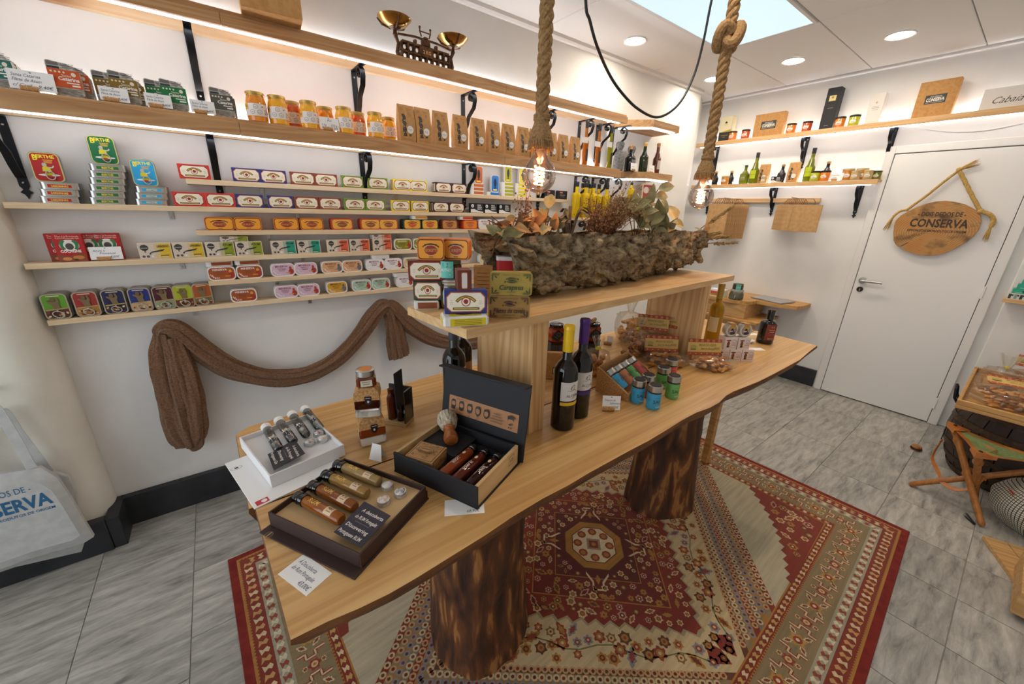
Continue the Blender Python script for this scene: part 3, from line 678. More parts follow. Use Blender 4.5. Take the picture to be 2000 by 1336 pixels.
def on_row(i, key, make, u0, u1, desc, d=0.024, deep=1, up=0, yoff=0.0, rz=0.0, grp=None, v=None):
    """put a tin on pine shelf i where its front spans pixels u0..u1; deep: how many one behind the other; up: lift"""
    yf = 2.266 + yoff; zc = ROW[i] + up + 0.03
    # pixel row of that height is found from the shelf itself
    best = None
    uc = (u0 + u1) / 2
    vv = v or 668
    for _ in range(12):
        p = PY(uc, vv, yf); vv -= (zc - p.z) * 300
    x = PY(uc, vv, yf).x
    k = kit(key, make)
    for n in range(deep):
        lab = desc if n == 0 else desc.replace(' on the ', ' in the rear rank of the ', 1)
        k.put((x + n * 0.0015, yf + d / 2 + n * (d + 0.0012), ROW[i] + up), rz, lab, (grp or desc)[:60])
    return x
def boxed(i, cn, spans, **kw):
    g = '%s boxed tins on the %s pine shelf' % (cn, SHN[i])
    for s in spans:
        dp = s[2] if len(s) > 2 else 1
        on_row(i, 'bx' + cn, make_boxed(cn), s[0], s[1], '%s tin box with cream emblem label on the %s pine shelf' % (cn, SHN[i]), 0.024, dp, grp=g)
boxed(0, 'red', [(347, 412)]); boxed(0, 'navy', [(455, 508), (508, 560)]); boxed(0, 'brown', [(568, 615), (616, 658)]); boxed(0, 'green', [(669, 709), (721, 756)])
boxed(0, 'yellow', [(770, 803, 2), (803, 832)]); boxed(0, 'black', [(851, 882, 2), (882, 912)])
boxed(1, 'red', [(337, 402), (402, 459)]); boxed(1, 'navy', [(460, 517), (522, 575)]); boxed(1, 'brown', [(576, 623), (624, 667)]); boxed(1, 'green', [(673, 714), (715, 752)])
boxed(1, 'yellow', [(765, 801), (804, 838)]); boxed(1, 'black', [(846, 877, 2), (878, 907)])
for u0, u1 in ((918, 946), (947, 971), (972, 1000)): on_row(1, 'blk', make_black(), u0, u1, 'black and white fish carton on the second pine shelf', grp='black fish cartons')
for u0, u1 in ((1062, 1086), (1087, 1110)): on_row(0, 'blkr', make_black(True), u0, u1, 'black cod carton with red badge on the first pine shelf', grp='black cod cartons')
# upright painted tins on stacks of silver tins
for cn, hexc, word, n, u0, u1, uu0, uu1 in (('red', '#b01c1c', 'SARDINHAS', 3, 76, 150, 70, 120), ('green', '#0f6a3c', 'BERTHE', 6, 170, 244, 176, 232), ('blue', '#2ba3d8', 'BERTHE', 3, 262, 326, 263, 305)):
    for k in range(n): on_row(1, 'bf' + cn, make_berthe_flat(hexc, word), u0, u1, 'flat silver tin with %s side label in the stack under the upright tin' % cn, 0.07, 1, k * 0.0247, -0.003, grp='stacked silver tins with %s labels' % cn)
    on_row(1, 'bu' + cn, make_berthe_up(hexc), uu0, uu1, 'upright painted %s tin with ring pull on top of its silver stack' % cn, 0.02, 1, n * 0.0247, 0.016)
# fish tins at the end of the first shelf
for cn, hexc, fc, n, u0, u1, uu0, uu1 in (('orange', '#cf6a2c', '#2a1d18', 3, 918, 949, 925, 945), ('blue', '#1f78c8', '#1a2540', 1, 951, 980, 957, 977), ('olive', '#b6b32a', '#2d2c18', 4, 980, 1006, 983, 1002), ('yellow', '#f0d92e', '#3b5a78', 4, 1007, 1031, 1012, 1030)):
    for k in range(n): on_row(0, 'ff' + cn, make_fish_flat(hexc), u0, u1, 'flat %s banded fish tin lying in a pile on the first pine shelf' % cn, 0.062, 1, k * 0.0222, 0.0, grp='%s banded fish tins' % cn)
    on_row(0, 'fu' + cn, make_fish_up(hexc, fc), uu0, uu1, 'upright %s fish tin leaning on the pile of its kind' % cn, 0.022, 1, n * 0.0222, 0.022)
# third shelf: paper-wrapped tins
W1 = ('#e07a1e', '#f0a02c', '#3a2430', '#9c2f26'); W2 = ('#d8502e', '#efb04a', '#8a2a20', '#8a3a2c'); W3 = ('#2c4a34', '#efa93a', '#23402c', '#c8452a'); W4 = ('#7a3022', '#c98a4a', '#5a2018', '#7a2c22'); W5 = ('#d8421c', '#ee8a2c', '#a8341c', '#d05a2a')
for u0, u1 in ((400, 457), (458, 511), (535, 584), (587, 631)): on_row(2, 'w1', make_wrapped(*W1), u0, u1, 'bright orange paper-wrapped tin with red oval on the third pine shelf', 0.022, 2, grp='bright orange wrapped tins on the third shelf')
for u0, u1 in ((648, 689), (706, 742), (742, 776)): on_row(2, 'w2', make_wrapped(*W2), u0, u1, 'coral-edged paper-wrapped tin with red oval on the third pine shelf', 0.022, 3 if u0 < 740 else 1, grp='coral wrapped tins')
for u0, u1 in ((789, 822), (825, 855)): on_row(2, 'w3', make_wrapped(*W3), u0, u1, 'green-edged orange wrapped tin on the third pine shelf', 0.022, 3 if u0 < 800 else 1, grp='green-edged wrapped tins')
on_row(2, 'w1f', make_fish_flat('#d8921e', 0.1, 0.055, 0.02), 803, 838, 'amber wrapped tin lying across the green-edged tins', 0.055, 1, 0.0585)
on_row(2, 'w4', make_wrapped(*W4), 865, 892, 'maroon paper-wrapped tin on the third pine shelf', 0.022, 2, grp='maroon wrapped tins')
on_row(2, 'w5', make_wrapped(*W5), 905, 932, 'scarlet paper-wrapped tin on the third pine shelf', 0.022, 3, grp='scarlet wrapped tins')
for k in range(1): on_row(2, 'w5f', make_fish_flat('#d8421c', 0.1, 0.055, 0.02), 898, 926, 'scarlet wrapped tin lying on top of the scarlet tins', 0.055, 1, 0.0585)
for u0, u1 in ((934, 962), (966, 992)): on_row(2, 'm_w', make_minerva('#eee6e0', '#b06a6a'), u0, u1, 'white illustrated tin at the end of the third pine shelf', 0.025, 1, grp='white tins ending the third shelf')
# fourth shelf
for dx, n in ((97, 0.012), (112, -0.022 * 0), (150, 0.012), (186, 0.012)):
    on_row(3, 'coc', make_cocagne, dx, dx + 58, 'red tuna carton standing upright behind the price card' if dx == 150 else ('red tuna carton standing in front of its neighbours' if dx == 112 else 'red tuna carton standing in the back rank on the fourth shelf'), 0.026, 1, 0, 0.03 if dx != 112 else 0.0, grp='red tuna cartons')
for key, c, word, sp in (('cy', '#dcb62c', 'LINGUEIRÃO', ((272, 336), (337, 401))), ('cg', '#8f9a1e', 'ATUM', ((403, 459), (461, 514))), ('ct', '#1f9a80', 'ATUM', ((530, 579), (581, 627))), ('cr', '#e0603c', 'MEXILHÃO', ((639, 682), (684, 722), (729, 766)))):
    cn = {'cy': 'yellow', 'cg': 'olive', 'ct': 'teal', 'cr': 'salmon'}[key]
    for u0, u1 in sp: on_row(3, key, make_carton(c, word), u0, u1, 'pale sleeved tin with %s end on the fourth pine shelf' % cn, 0.022, 2, grp='pale sleeved tins with %s ends' % cn)
for key, c, word, u0, u1, cn in (('cgt', '#8f9a1e', 'ATUM', 430, 482, 'olive'), ('crt', '#e0603c', 'MEXILHÃO', 728, 763, 'salmon')):
    on_row(3, key, make_carton(c, word, h=0.024, d=0.06), u0, u1, 'pale tin with %s end lying flat on top of the upright ones' % cn, 0.06, 1, 0.0662)
for u0, u1 in ((769, 806), (807, 840)): on_row(3, 'mo', make_minerva('#8f8a1c', '#e8dfa0'), u0, u1, 'olive oval-cornered tin on the fourth pine shelf', 0.025, 2, grp='olive oval-cornered tins')
# fifth and sixth shelves
def mrow(i, key, face, wc, fig, spans, cn, deep=2):
    for u0, u1 in spans: on_row(i, key, make_minerva(face, wc, fig), u0, u1, '%s oval-cornered tin on the %s pine shelf' % (cn, SHN[i]), 0.025, deep, grp='%s oval-cornered tins on the %s shelf' % (cn, SHN[i]))
mrow(4, 'mr', '#a8501c', '#f1ece4', '#e0a23c', ((407, 460), (463, 513)), 'rust brown', 2)
for u0, u1 in ((402, 452), (458, 506)): on_row(4, 'mrf', make_fish_flat('#9c4a1c', 0.104, 0.05, 0.022), u0, u1, 'rust banded tin lying on top of the rust brown tins', 0.05, 1, 0.0645, 0.012, grp='rust tins lying on top')
mrow(4, 'ml', '#d9b8cc', '#8a2c3c', '#b9471f', ((531, 575), (577, 619)), 'lilac', 3)
mrow(4, 'mp', '#e0a878', '#7a3a2c', '#5a5f66', ((630, 668), (671, 706)), 'peach', 2)
mrow(4, 'mw', '#efeaee', '#8a2c3c', '#b9471f', ((716, 750), (752, 785)), 'white', 2)
on_row(4, 'mwf', make_fish_flat('#e6dfe2', 0.104, 0.05, 0.022), 727, 762, 'white tin lying across the upright white tins', 0.05, 1, 0.0645)
mrow(4, 'mc', '#dcc78e', '#4a4434', '#8a7a4a', ((788, 822), (936, 962), (963, 985)), 'straw coloured', 1)
mrow(3, 'mc', '#dcc78e', '#4a4434', '#8a7a4a', ((936, 968),), 'straw coloured', 2)
mrow(5, 'mr', '#a8501c', '#e8d23c', '#e0a23c', ((452, 501),), 'rust brown', 2)
mrow(5, 'ml', '#d9b8cc', '#8a2c3c', '#b9471f', ((539, 581), (582, 624)), 'lilac', 2)
mrow(5, 'ma', '#d8a02c', '#6a3a1c', '#5a5f66', ((640, 677),), 'amber', 3)
mrow(5, 'mm', '#a8c8b0', '#7a2c2c', '#b9471f', ((688, 726), (728, 761)), 'mint green', 3)
mrow(5, 'mw', '#efeaee', '#8a2c3c', '#b9471f', ((774, 808), (810, 840)), 'white', 2)
for u0, u1 in ((770, 803), (806, 836)): on_row(5, 'mwf2', make_fish_flat('#e6dfe2', 0.104, 0.05, 0.022), u0, u1, 'white tin lying on the white tins of the lowest shelf', 0.05, 1, 0.0645, grp='white tins lying on the lowest shelf')
for cn, c, lo, u0, u1 in (('lime green', '#5f9a1e', '#5a2a1c', 86, 140), ('brick red', '#9a2a1e', '#a87a3a', 147, 198), ('dark navy', '#141c4a', '#1d2030', 203, 250), ('royal blue', '#1c2c7a', '#c9a878', 255, 299), ('plum', '#4a1420', '#8a9a7a', 303, 342), ('yellow-green', '#a8b41c', '#6a3a28', 342, 380), ('orange brown', '#a8521c', '#7a6a4a', 380, 416)):
    on_row(5, 'pin' + cn, make_pin(c, lo), u0, u1, '%s portrait tin with ring pull on the lowest pine shelf' % cn, 0.022, 3, grp='%s portrait tins' % cn)
# ------------------------------------------------------------------ price cards
cork_m = mat('cork', '#c89a64', 0.85, vary=('#a0713f', 190.0, 5), bmp=(400, 0.4, 0.001))
INK = '#4a5068'
def card(lines, wd, h, loc, rot, label, holder=True, tilt=-12, hole=True):
    o = thing('price_card', label, 'price card', loc, rot)
    c = MB().box(-wd / 2, -0.0004, 0, wd / 2, 0.0004, h, white_card); p = Pr()
    if hole: p.ell(0, h * 0.4, h * 0.045, h * 0.045, '#8a8680', 8)
    for i, (t, x, y) in enumerate(lines): p.text(t, x * wd, y * h, h * 0.17, INK, fit=wd * 0.62, shear=0.3, align='L' if x < 0 else 'R')
    p.to(c, front(-0.0004, 0, h / 2), 0.0001)
    q = c.build('card', o); q.rotation_euler = (radians(tilt), 0, 0); q.location = (0, 0, 0.005)
    if holder:
        tf = Matrix.Translation((-0.01, 0.002, 0.0085)) @ Matrix.Rotation(radians(90), 4, 'Y')
        MB().lathe([(0.0085, -0.02), (0.0085, 0.02)], cork_m, 12, tf).build('cork_holder', o)
    return o
def at_shelf(u, y, z):
    vv = 300
    for _ in range(14): p = PY(u, vv, y); vv -= (z - p.z) * 250
    return PY(u, vv, y).x
for u, kind, pr in ((62, 'Caril', '9,40€'), (222, 'Poejo', '9,40€'), (309, 'Manjericão', '9,40€'), (396, 'Tomilho', '9,40€')):
    card([('Santa Catarina', -0.42, 0.24), ('Filete de Atum', -0.42, 0.0), ('c/ ' + kind, -0.42, -0.28), (pr, 0.44, -0.28)], 0.105 if kind == 'Caril' else 0.078, 0.06 if kind == 'Caril' else 0.047, (at_shelf(u, 2.15, Z2 + 0.03), 2.15, Z2), 0, 'handwritten price card %s' % {'Caril': 'leaning before the teal and orange tuna tins', 'Poejo': 'leaning before the gold banded tuna tins', 'Manjericão': 'leaning before the emerald banded tuna tins', 'Tomilho': 'leaning beside the grey banded tuna tin'}[kind])
card([('Mel', -0.1, 0.25), ('1 kg', -0.4, -0.1), ('250 g', 0.4, -0.1), ('8,50€', -0.4, -0.32), ('4,50€', 0.44, -0.32)], 0.085, 0.055, (at_shelf(644, 2.15, Z2 + 0.03), 2.15, Z2), 0, 'price card marked Mel standing between honey jars')
card([('Chás', -0.4, 0.05), ('4,50€', 0.4, -0.25)], 0.085, 0.05, (at_shelf(864, 2.15, Z2 + 0.03), 2.15, Z2), 0, 'price card standing before the kraft tea packets')
card([('Atum à', -0.4, 0.2), ('Provençal', 0.3, 0.0), ('4,50€', 0.4, -0.28)], 0.095, 0.05, (PY(208, 500, 2.262).x, 2.2675, ROW[3]), 0, 'price card leaning on the red tuna cartons', True, -6)
# ------------------------------------------------------------------ tuna tins in newspaper wrap
def make_news(c, wd=0.076, h=0.108, d=0.034):
    def f():
        o = thing('news_tin', '', 'tin')
        pts = [(-wd / 2, -h / 2 + 0.01), (-wd / 2 + 0.012, -h / 2), (wd / 2 - 0.012, -h / 2), (wd / 2, -h / 2 + 0.012), (wd / 2, h / 2 - 0.03), (wd / 2 - 0.012, h / 2 - 0.012), (wd / 2 - 0.028, h / 2 - 0.004), (-wd / 2 + 0.004, h / 2), (-wd / 2, h / 2 - 0.004)]
        MB().prism(pts, -d / 2, d / 2, mat('newsprint', '#cfc9be', 0.7, vary=('#8f8a82', (60, 60, 160), 2)), Matrix.Translation((0, 0, h / 2)) @ UP).build('wrapper', o)
        p = Pr().rect(-wd * 0.28, h * 0.42, wd * 0.36, h * 0.1, '#6b6a68').rect(-wd * 0.28, h * 0.32, wd * 0.38, h * 0.06, '#2a3038').rect(wd * 0.16, h * 0.4, wd * 0.4, h * 0.02, '#55534f').rect(wd * 0.2, h * 0.35, wd * 0.4, h * 0.02, '#77746f').text('ATUM BOM', wd * 0.18, h * 0.44, h * 0.05, '#44413d', fit=wd * 0.4)
        p.rect(0, h * 0.03, wd * 0.995, h * 0.5, c).text('Santo', wd * 0.06, h * 0.12, h * 0.07, '#efe9dd', fit=wd * 0.3).text('Catarina', wd * 0.12, h * 0.03, h * 0.1, '#f6f1e8', fit=wd * 0.66, bold=0.03).ell(wd * 0.3, h * 0.17, wd * 0.08, h * 0.06, '#efe0cc', 9).rect(wd * 0.22, -h * 0.08, wd * 0.4, h * 0.03, '#f6f1e8').rect(wd * 0.3, -h * 0.15, wd * 0.26, h * 0.045, '#f6f1e8')
        for i in range(4): p.ell(-wd * 0.38 + i * wd * 0.13, h * 0.2, wd * 0.04, h * 0.028, '#efe0cc', 8)
        for i in range(5): p.rect(0, -h * (0.27 + 0.035 * i), wd * 0.84, h * 0.012, '#77726a')
        p.build('label', front(-d / 2, 0, h / 2), o); return o
    return f
for cn, c, spots in (('teal', '#1c6a5e', ((-2, 0), (10, 1))), ('orange', '#d0561c', ((131, 0), (152, 1))), ('gold', '#8a6a1c', ((246, 0), (216, 1), (262, 2))), ('emerald', '#11793f', ((342, 0), (314, 1))), ('grey', '#55564e', ((435, 0), (440, 1)))):
    for n, (u, back) in enumerate(spots):
        y = 2.185 + 0.04 * back
        kit('news' + cn, make_news(c)).put((at_shelf(u, y, Z2 + 0.05), y, Z2), random.uniform(-0.1, 0.1), '%s banded newspaper-wrapped tuna tin on the long wall shelf' % cn, '%s banded tuna tins' % cn)
# ------------------------------------------------------------------ honey
gold_lid = mat('gold_lid', '#c9a860', 0.3, 0.8)
def make_honey(c1, c2):
    def f():
        o = thing('honey_jar', '', 'jar'); hm_ = mat('honey_' + c1.lstrip('#'), c1, 0.12, coat=0.6, vary=(c2, (30, 30, 60), 3))
        MB().lathe([(0.034, 0), (0.0395, 0.004), (0.041, 0.03), (0.041, 0.062), (0.0395, 0.082), (0.035, 0.1), (0.0335, 0.104)], hm_, 24).build('glass', o)
        MB().lathe([(0.034, 0.104), (0.034, 0.11), (0.0365, 0.1105), (0.0365, 0.1195), (0.035, 0.121), (0.0, 0.121)], gold_lid, 24, cap=False).build('lid', o)
        p = Pr().rect(0, 0, 0.112, 0.048, '#efe7e0', 12).rect(-0.044, 0.012, 0.024, 0.024, '#f2b01c', 3).text('Mel', -0.044, 0.014, 0.012, '#3a2a14', fit=0.018, shear=0.2)
        for hx, hy_ in ((0.0, 0.012), (-0.014, -0.009), (0.014, -0.009)):
            hp = lambda r: [(hx + r * cos(radians(60 * i + 30)), hy_ + r * sin(radians(60 * i + 30))) for i in range(6)]
            p.poly(hp(0.0095), '#5a4632').poly(hp(0.0082), '#efe7e0').rect(hx, hy_, 0.008, 0.0012, '#8a7a68').rect(hx, hy_ - 0.003, 0.006, 0.001, '#8a7a68')
        p.rect(0.026, 0.013, 0.006, 0.004, '#b02a2a')
        for i in range(8): p.ell(0.036 + 0.006 * (i % 3), -0.014 + 0.005 * (i // 2), 0.0022, 0.0022, ('#8a3a2a', '#e0a02c')[i % 2], 6)
        p.build('label', round_(0.0414, 0.048, 0.15), o, eps=0.00012); return o
    return f
HC = {'amber': ('#e07a10', '#f0981c'), 'golden': ('#f0a008', '#f8b824'), 'reddish': ('#c8481a', '#dd6a28')}
for n, (u, hc, back) in enumerate(((501, 'amber', 0), (543, 'golden', 0), (571, 'reddish', 1), (604, 'golden', 0), (636, 'amber', 1), (672, 'golden', 0), (699, 'reddish', 1), (733, 'golden', 0), (759, 'golden', 1))):
    y = 2.186 + 0.066 * back
    kit('hon' + hc, make_honey(*HC[hc])).put((at_shelf(u, y, Z2 + 0.06), y, Z2), -0.35 , '%s honey jar with hexagon label, %s' % (hc, ('beside the grey banded tuna tin', 'between an amber and a reddish jar', 'set back between two golden jars', 'beside the Mel price card', 'behind the Mel price card', 'between price card and reddish jar', 'between the last golden jars', 'second before the tea packets', 'set back against the first tea packet')[n]), 'honey jars on the long shelf', scale=0.96)
# ------------------------------------------------------------------ tea packets
kraft = mat('kraft_paper', '#c3935c', 0.75, vary=('#b58449', 60.0, 4))
def make_tea(name, wc='#55504c', wd=0.088, h=0.172, d=0.046):
    def f():
        o = thing('tea_packet', '', 'packet')
        vs = [(sx * wd / 2, sy * d / 2, 0) for sy in (-1, 1) for sx in (-1, 1)] + [(sx * wd / 2, sy * d / 2, h * 0.45) for sy in (-1, 1) for sx in (-1, 1)] + [(sx * wd / 2, sy * 0.002, h) for sy in (-1, 1) for sx in (-1, 1)]
        fs = [(0, 2, 3, 1)]
        for a in (0, 4): fs += [(a, a + 1, a + 5, a + 4), (a + 3, a + 2, a + 6, a + 7), (a + 2, a, a + 4, a + 6), (a + 1, a + 3, a + 7, a + 5)]
        fs.append((8, 9, 11, 10)); MB().add(vs, fs, kraft).build('bag', o, angle=20)
        def fn(a, b, l):
            z = b + h / 2; t = max(0, (z - h * 0.45) / (h * 0.55)); return (a, -d / 2 + t * (d / 2 - 0.002) - l - 0.0003, z)
        p = Pr()
        strip = [(-0.026 + 0.003 * sin(i * 1.7), -h * 0.36 + h * 0.06 * i) for i in range(11)]; right = [(-0.008 + 0.0045 * sin(i * 2.3 + 1), -h * 0.36 + h * 0.06 * i) for i in range(11)]
        p.poly([q for pr_ in zip(strip, right) for q in pr_], '#3a2e22', [(2 * i, 2 * i + 1, 2 * i + 3, 2 * i + 2) for i in range(10)])
        for i in range(9): p.ell(-0.018 + 0.004 * sin(i * 4), -h * 0.32 + h * 0.055 * i, 0.003, 0.002, ('#7a5a3c', '#d0c4b4', '#5a4630')[i % 3], 6, i)
        p.ell(0.017, 0.0, 0.016, 0.016, '#b48452', 16).ell(0.012, -h * 0.17, 0.018, 0.018, '#ece8e4', 18).text(name, 0.012, -h * 0.165, 0.006, wc, fit=0.026).rect(0.012, -h * 0.2, 0.016, 0.0012, '#a8a29c')
        p.rect(0.012, -h * 0.32, 0.012, 0.009, '#2f4a2a').ell(-0.026, h * 0.38, 0.009, 0.009, '#a97845', 12).rect(0.014, h * 0.4, 0.03, 0.002, '#94683a').rect(0.016, h * 0.37, 0.024, 0.002, '#94683a').rect(0.018, h * 0.28, 0.01, 0.014, '#a97845').rect(0, -h * 0.44, 0.07, 0.002, '#a97845')
        p.build('label', fn, o); return o
    return f
tea = [(793, 'Poejo'), (825, 'Poejo'), (860, 'Cidreira'), (898, 'Cidreira'), (933, 'Camomila'), (963, 'Camomila'), (992, 'Hortelã'), (1021, 'Hortelã'), (1044, 'Lúcia-lima'), (1076, 'Lúcia-lima'), (1099, 'Perpétua'), (1122, 'Perpétua')]
for u, nm in tea:
    kit('tea' + nm, make_tea(nm, '#b0402c' if nm == 'Camomila' else '#55504c')).put((at_shelf(u, 2.165, Z2 + 0.08), 2.167, Z2), 0.04, 'kraft tea packet with round white sticker reading %s' % nm, 'kraft tea packets reading %s' % nm)
# ------------------------------------------------------------------ bottles
def bottle_prof(h, r, rn, shoulder, neck0):
    return [(r * 0.9, 0), (r, 0.005), (r, h * shoulder), (r * 0.93, h * (shoulder + 0.04)), (r * 0.7, h * (shoulder + 0.085)), (rn * 1.25, h * (neck0 - 0.02)), (rn, h * neck0), (rn, h)]
def make_bottle(name, cat, body, cap_m, h=0.3, r=0.037, rn=0.0145, shoulder=0.58, neck0=0.72, cap=0.2, label=None, liquid=None, n=24, sq=False, label_at=0.3, wrap=True):
    """turned bottle: glass, cap over the neck, printed label; cap is the share of the height it covers"""
    def f():
        o = thing(name, '', cat); pr = bottle_prof(h, r, rn, shoulder, neck0)
        MB().lathe(pr, body, 4 if sq else n, tf=Matrix.Rotation(radians(45), 4, 'Z') if sq else None, angle=30) if False else MB().lathe(pr, body, n, sx=1, sy=1).build('glass', o)
        zc = h * (1 - cap)
        MB().lathe([(rn + 0.0012, zc), (rn + 0.0016, h - 0.012), (rn + 0.0026, h - 0.011), (rn + 0.0026, h - 0.003), (rn + 0.001, h + 0.0015), (0, h + 0.0015)], cap_m, n, cap=False).build('cap', o)
        if label: label(o, h, r)
        return o
    return f
oil_m = mat('olive_oil', '#fbd010', 0.05, trans=0.3, ior=1.3)
amber_oil = mat('amber_liquor', '#c8701c', 0.06, trans=0.4, ior=1.3)
green_oil = mat('green_oil', '#a8a020', 0.06, trans=0.5, ior=1.3)
dark_glass = mat('dark_glass', '#0c0a09', 0.06, coat=0.3)
dark_green = mat('dark_green_glass', '#1d2a10', 0.06, coat=0.3)
brown_glass = mat('brown_glass', '#5a2410', 0.07, coat=0.3)
olive_glass = mat('olive_glass', '#6f7518', 0.08, trans=0.25, ior=1.3)
black_cap = mat('black_cap', '#1b1c20', 0.4)
def lab_strip(c, wd, hh, z, text=None, tc='#d8cfc0', turn=0.0, extra=None):
    def f(o, h, r):
        p = Pr().rect(0, 0, wd, hh, c, 10)
        if text: p.text(text, 0, 0, min(wd * 0.5, 0.012), tc, fit=hh * 0.8 if wd < 0.02 else wd * 0.8, rot=pi / 2 if wd < 0.02 else 0)
        if extra: extra(p, wd, hh)
        p.build('label', round_(r + 0.0003, z * h, turn), o, eps=0.00012)
    return f
oilk = make_bottle('oil_bottle', 'bottle', oil_m, black_cap, 0.252, 0.034, 0.0125, 0.62, 0.72, 0.13, lab_strip('#1d1a17', 0.014, 0.11, 0.36, 'AZEITE', '#d8c47a', 0.35))
for u, back in ((1124, 0), (1135, 1.6), (1141, 0), (1149, 1.6), (1156, 0), (1166, 1.0), (1182, 0.2)):
    y = 2.2 + 0.045 * back; kit('oil', oilk).put((at_shelf(u, y, 1.55), y, 1.4945), 0, 'yellow olive oil bottle with black cap on the oil shelf', 'yellow oil bottles')
for u, m_, cn in ((1143, amber_oil, 'amber'), (1168, amber_oil, 'tawny'), (1191, green_oil, 'golden green')):
    kit('slim' + cn, make_bottle('slim_bottle', 'bottle', m_, black_cap, 0.295, 0.021, 0.0105, 0.5, 0.66, 0.16, lab_strip('#1d1a17', 0.03, 0.08, 0.24, None, turn=0.2))).put((at_shelf(u, 2.19, Z2 + 0.1), 2.19, Z2), 0, 'tall slim %s liqueur bottle with black cap and hanging tag' % cn, 'slim liqueur bottles')
    tgx = at_shelf(u + 6, 2.16, Z2 + 0.2)
    hz_ = Z2 + 0.165 - (0.012 if cn == 'tawny' else 0)
    o = thing('hang_tag', 'small white tag hanging on the %s liqueur bottle' % cn, 'price tag', (at_shelf(u, 2.1645, Z2 + 0.18), 2.1645, hz_)); MB().box(-0.03, -0.0004, -0.018, 0.03, 0.0004, 0.018, white_card).build('card', o)
    MB().tube([(-0.02, 0, 0.018), (-0.012, 0.02, 0.035), (0.012, 0.02, 0.035), (0.02, 0, 0.018)], 0.0006, mat('string', '#b9a27a', 0.9), 5).build('string', o)
# corner shelf bottles
xs = lambda u: at_shelf(u, 2.2, Z2 + 0.06)
grey_net = mat('grey_net', '#8f8c8a', 0.9, vary=('#6a6866', 90.0, 3), alpha=1.0)
def make_wrapped_bottle():
    o = thing('wrapped_bottle', 'bottle swathed in grey gauze on the corner shelf', 'bottle')
    MB().lathe([(0.036, 0), (0.041, 0.01), (0.042, 0.09), (0.036, 0.125), (0.018, 0.145), (0.02, 0.15), (0.03, 0.17), (0.034, 0.19), (0.026, 0.205), (0.0, 0.205)], grey_net, 16).build('gauze', o, angle=60); return o
kw = Kit(make_wrapped_bottle); kw.put((xs(1208), 2.2, Z2), 0, 'bottle swathed in grey gauze at the edge of the corner shelf'); kw.put((xs(1244), 2.27, Z2), 0, 'bottle swathed in grey gauze behind the dark round bottle')
lab_small = lab_strip('#d8d2c8', 0.05, 0.05, 0.3, None)
kit('rnd', make_bottle('round_bottle', 'bottle', dark_glass, cork_m, 0.19, 0.042, 0.013, 0.5, 0.74, 0.14, lab_strip('#77736e', 0.05, 0.06, 0.3, None))).put((xs(1228), 2.19, Z2), 0, 'round dark flask with cork on the corner shelf')
kit('wg', make_bottle('wine_bottle', 'bottle', dark_green, gold_lid, 0.235, 0.036, 0.0135, 0.52, 0.72, 0.12, lab_strip('#26241c', 0.06, 0.06, 0.3, None))).put((xs(1256), 2.2, Z2), 0, 'dark green bottle with gold cap on the corner shelf')
kit('wb', make_bottle('wine_bottle', 'bottle', brown_glass, mat('tan_cap', '#a8763c', 0.4), 0.25, 0.033, 0.0135, 0.5, 0.72, 0.12, lab_strip('#c9bdb0', 0.05, 0.07, 0.32, None))).put((xs(1281), 2.2, Z2), 0, 'brown glass bottle with tan cap on the corner shelf')
card([('Vinho', -0.3, 0.0)], 0.085, 0.055, (xs(1227), 2.135, Z2), 0, 'white card leaning before the dark round flask', True, -8)
card([('Porto', -0.3, 0.0)], 0.07, 0.06, (xs(1262), 2.135, Z2), 0, 'white card leaning before the dark green bottle', True, -8)
# red framed notice with two cards and an oil bottle on the lowest corner shelf
zz = 1.625; x1, x2 = at_shelf(1254, 2.24, zz + 0.06), at_shelf(1279, 2.24, zz + 0.06)
o = thing('framed_notice', 'red notice in a pale wooden frame on the corner shelf', 'notice', ((x1 + x2) / 2, 2.25, zz)); wd_ = x2 - x1
MB().box(-wd_ / 2, -0.006, 0, wd_ / 2, 0.006, 0.165, pine_m, 0.001).build('frame', o)
p = Pr().rect(0, 0, wd_ * 0.86, 0.145, '#b03a34').ell(-wd_ * 0.22, 0.03, wd_ * 0.2, 0.028, '#e9d8cc').ell(wd_ * 0.28, -0.05, wd_ * 0.14, 0.02, '#e9d8cc')
for i in range(4): p.rect(wd_ * 0.15, 0.05 - 0.012 * i, wd_ * 0.4, 0.003, '#e9d8cc'); p.rect(-wd_ * 0.15, -0.03 - 0.01 * i, wd_ * 0.4, 0.003, '#e9d8cc')
p.build('notice', front(-0.006, 0, 0.082), o)
kit('oil', oilk).put((at_shelf(1232, 2.2, 1.7), 2.2, zz), 0, 'lone yellow oil bottle on the lowest corner shelf', scale=(0.8, 0.8, 0.62))
card([('Azeite', -0.3, 0.0)], 0.055, 0.07, (at_shelf(1244, 2.16, zz + 0.03), 2.16, zz), 0, 'white card on the lowest corner shelf', True, -8)
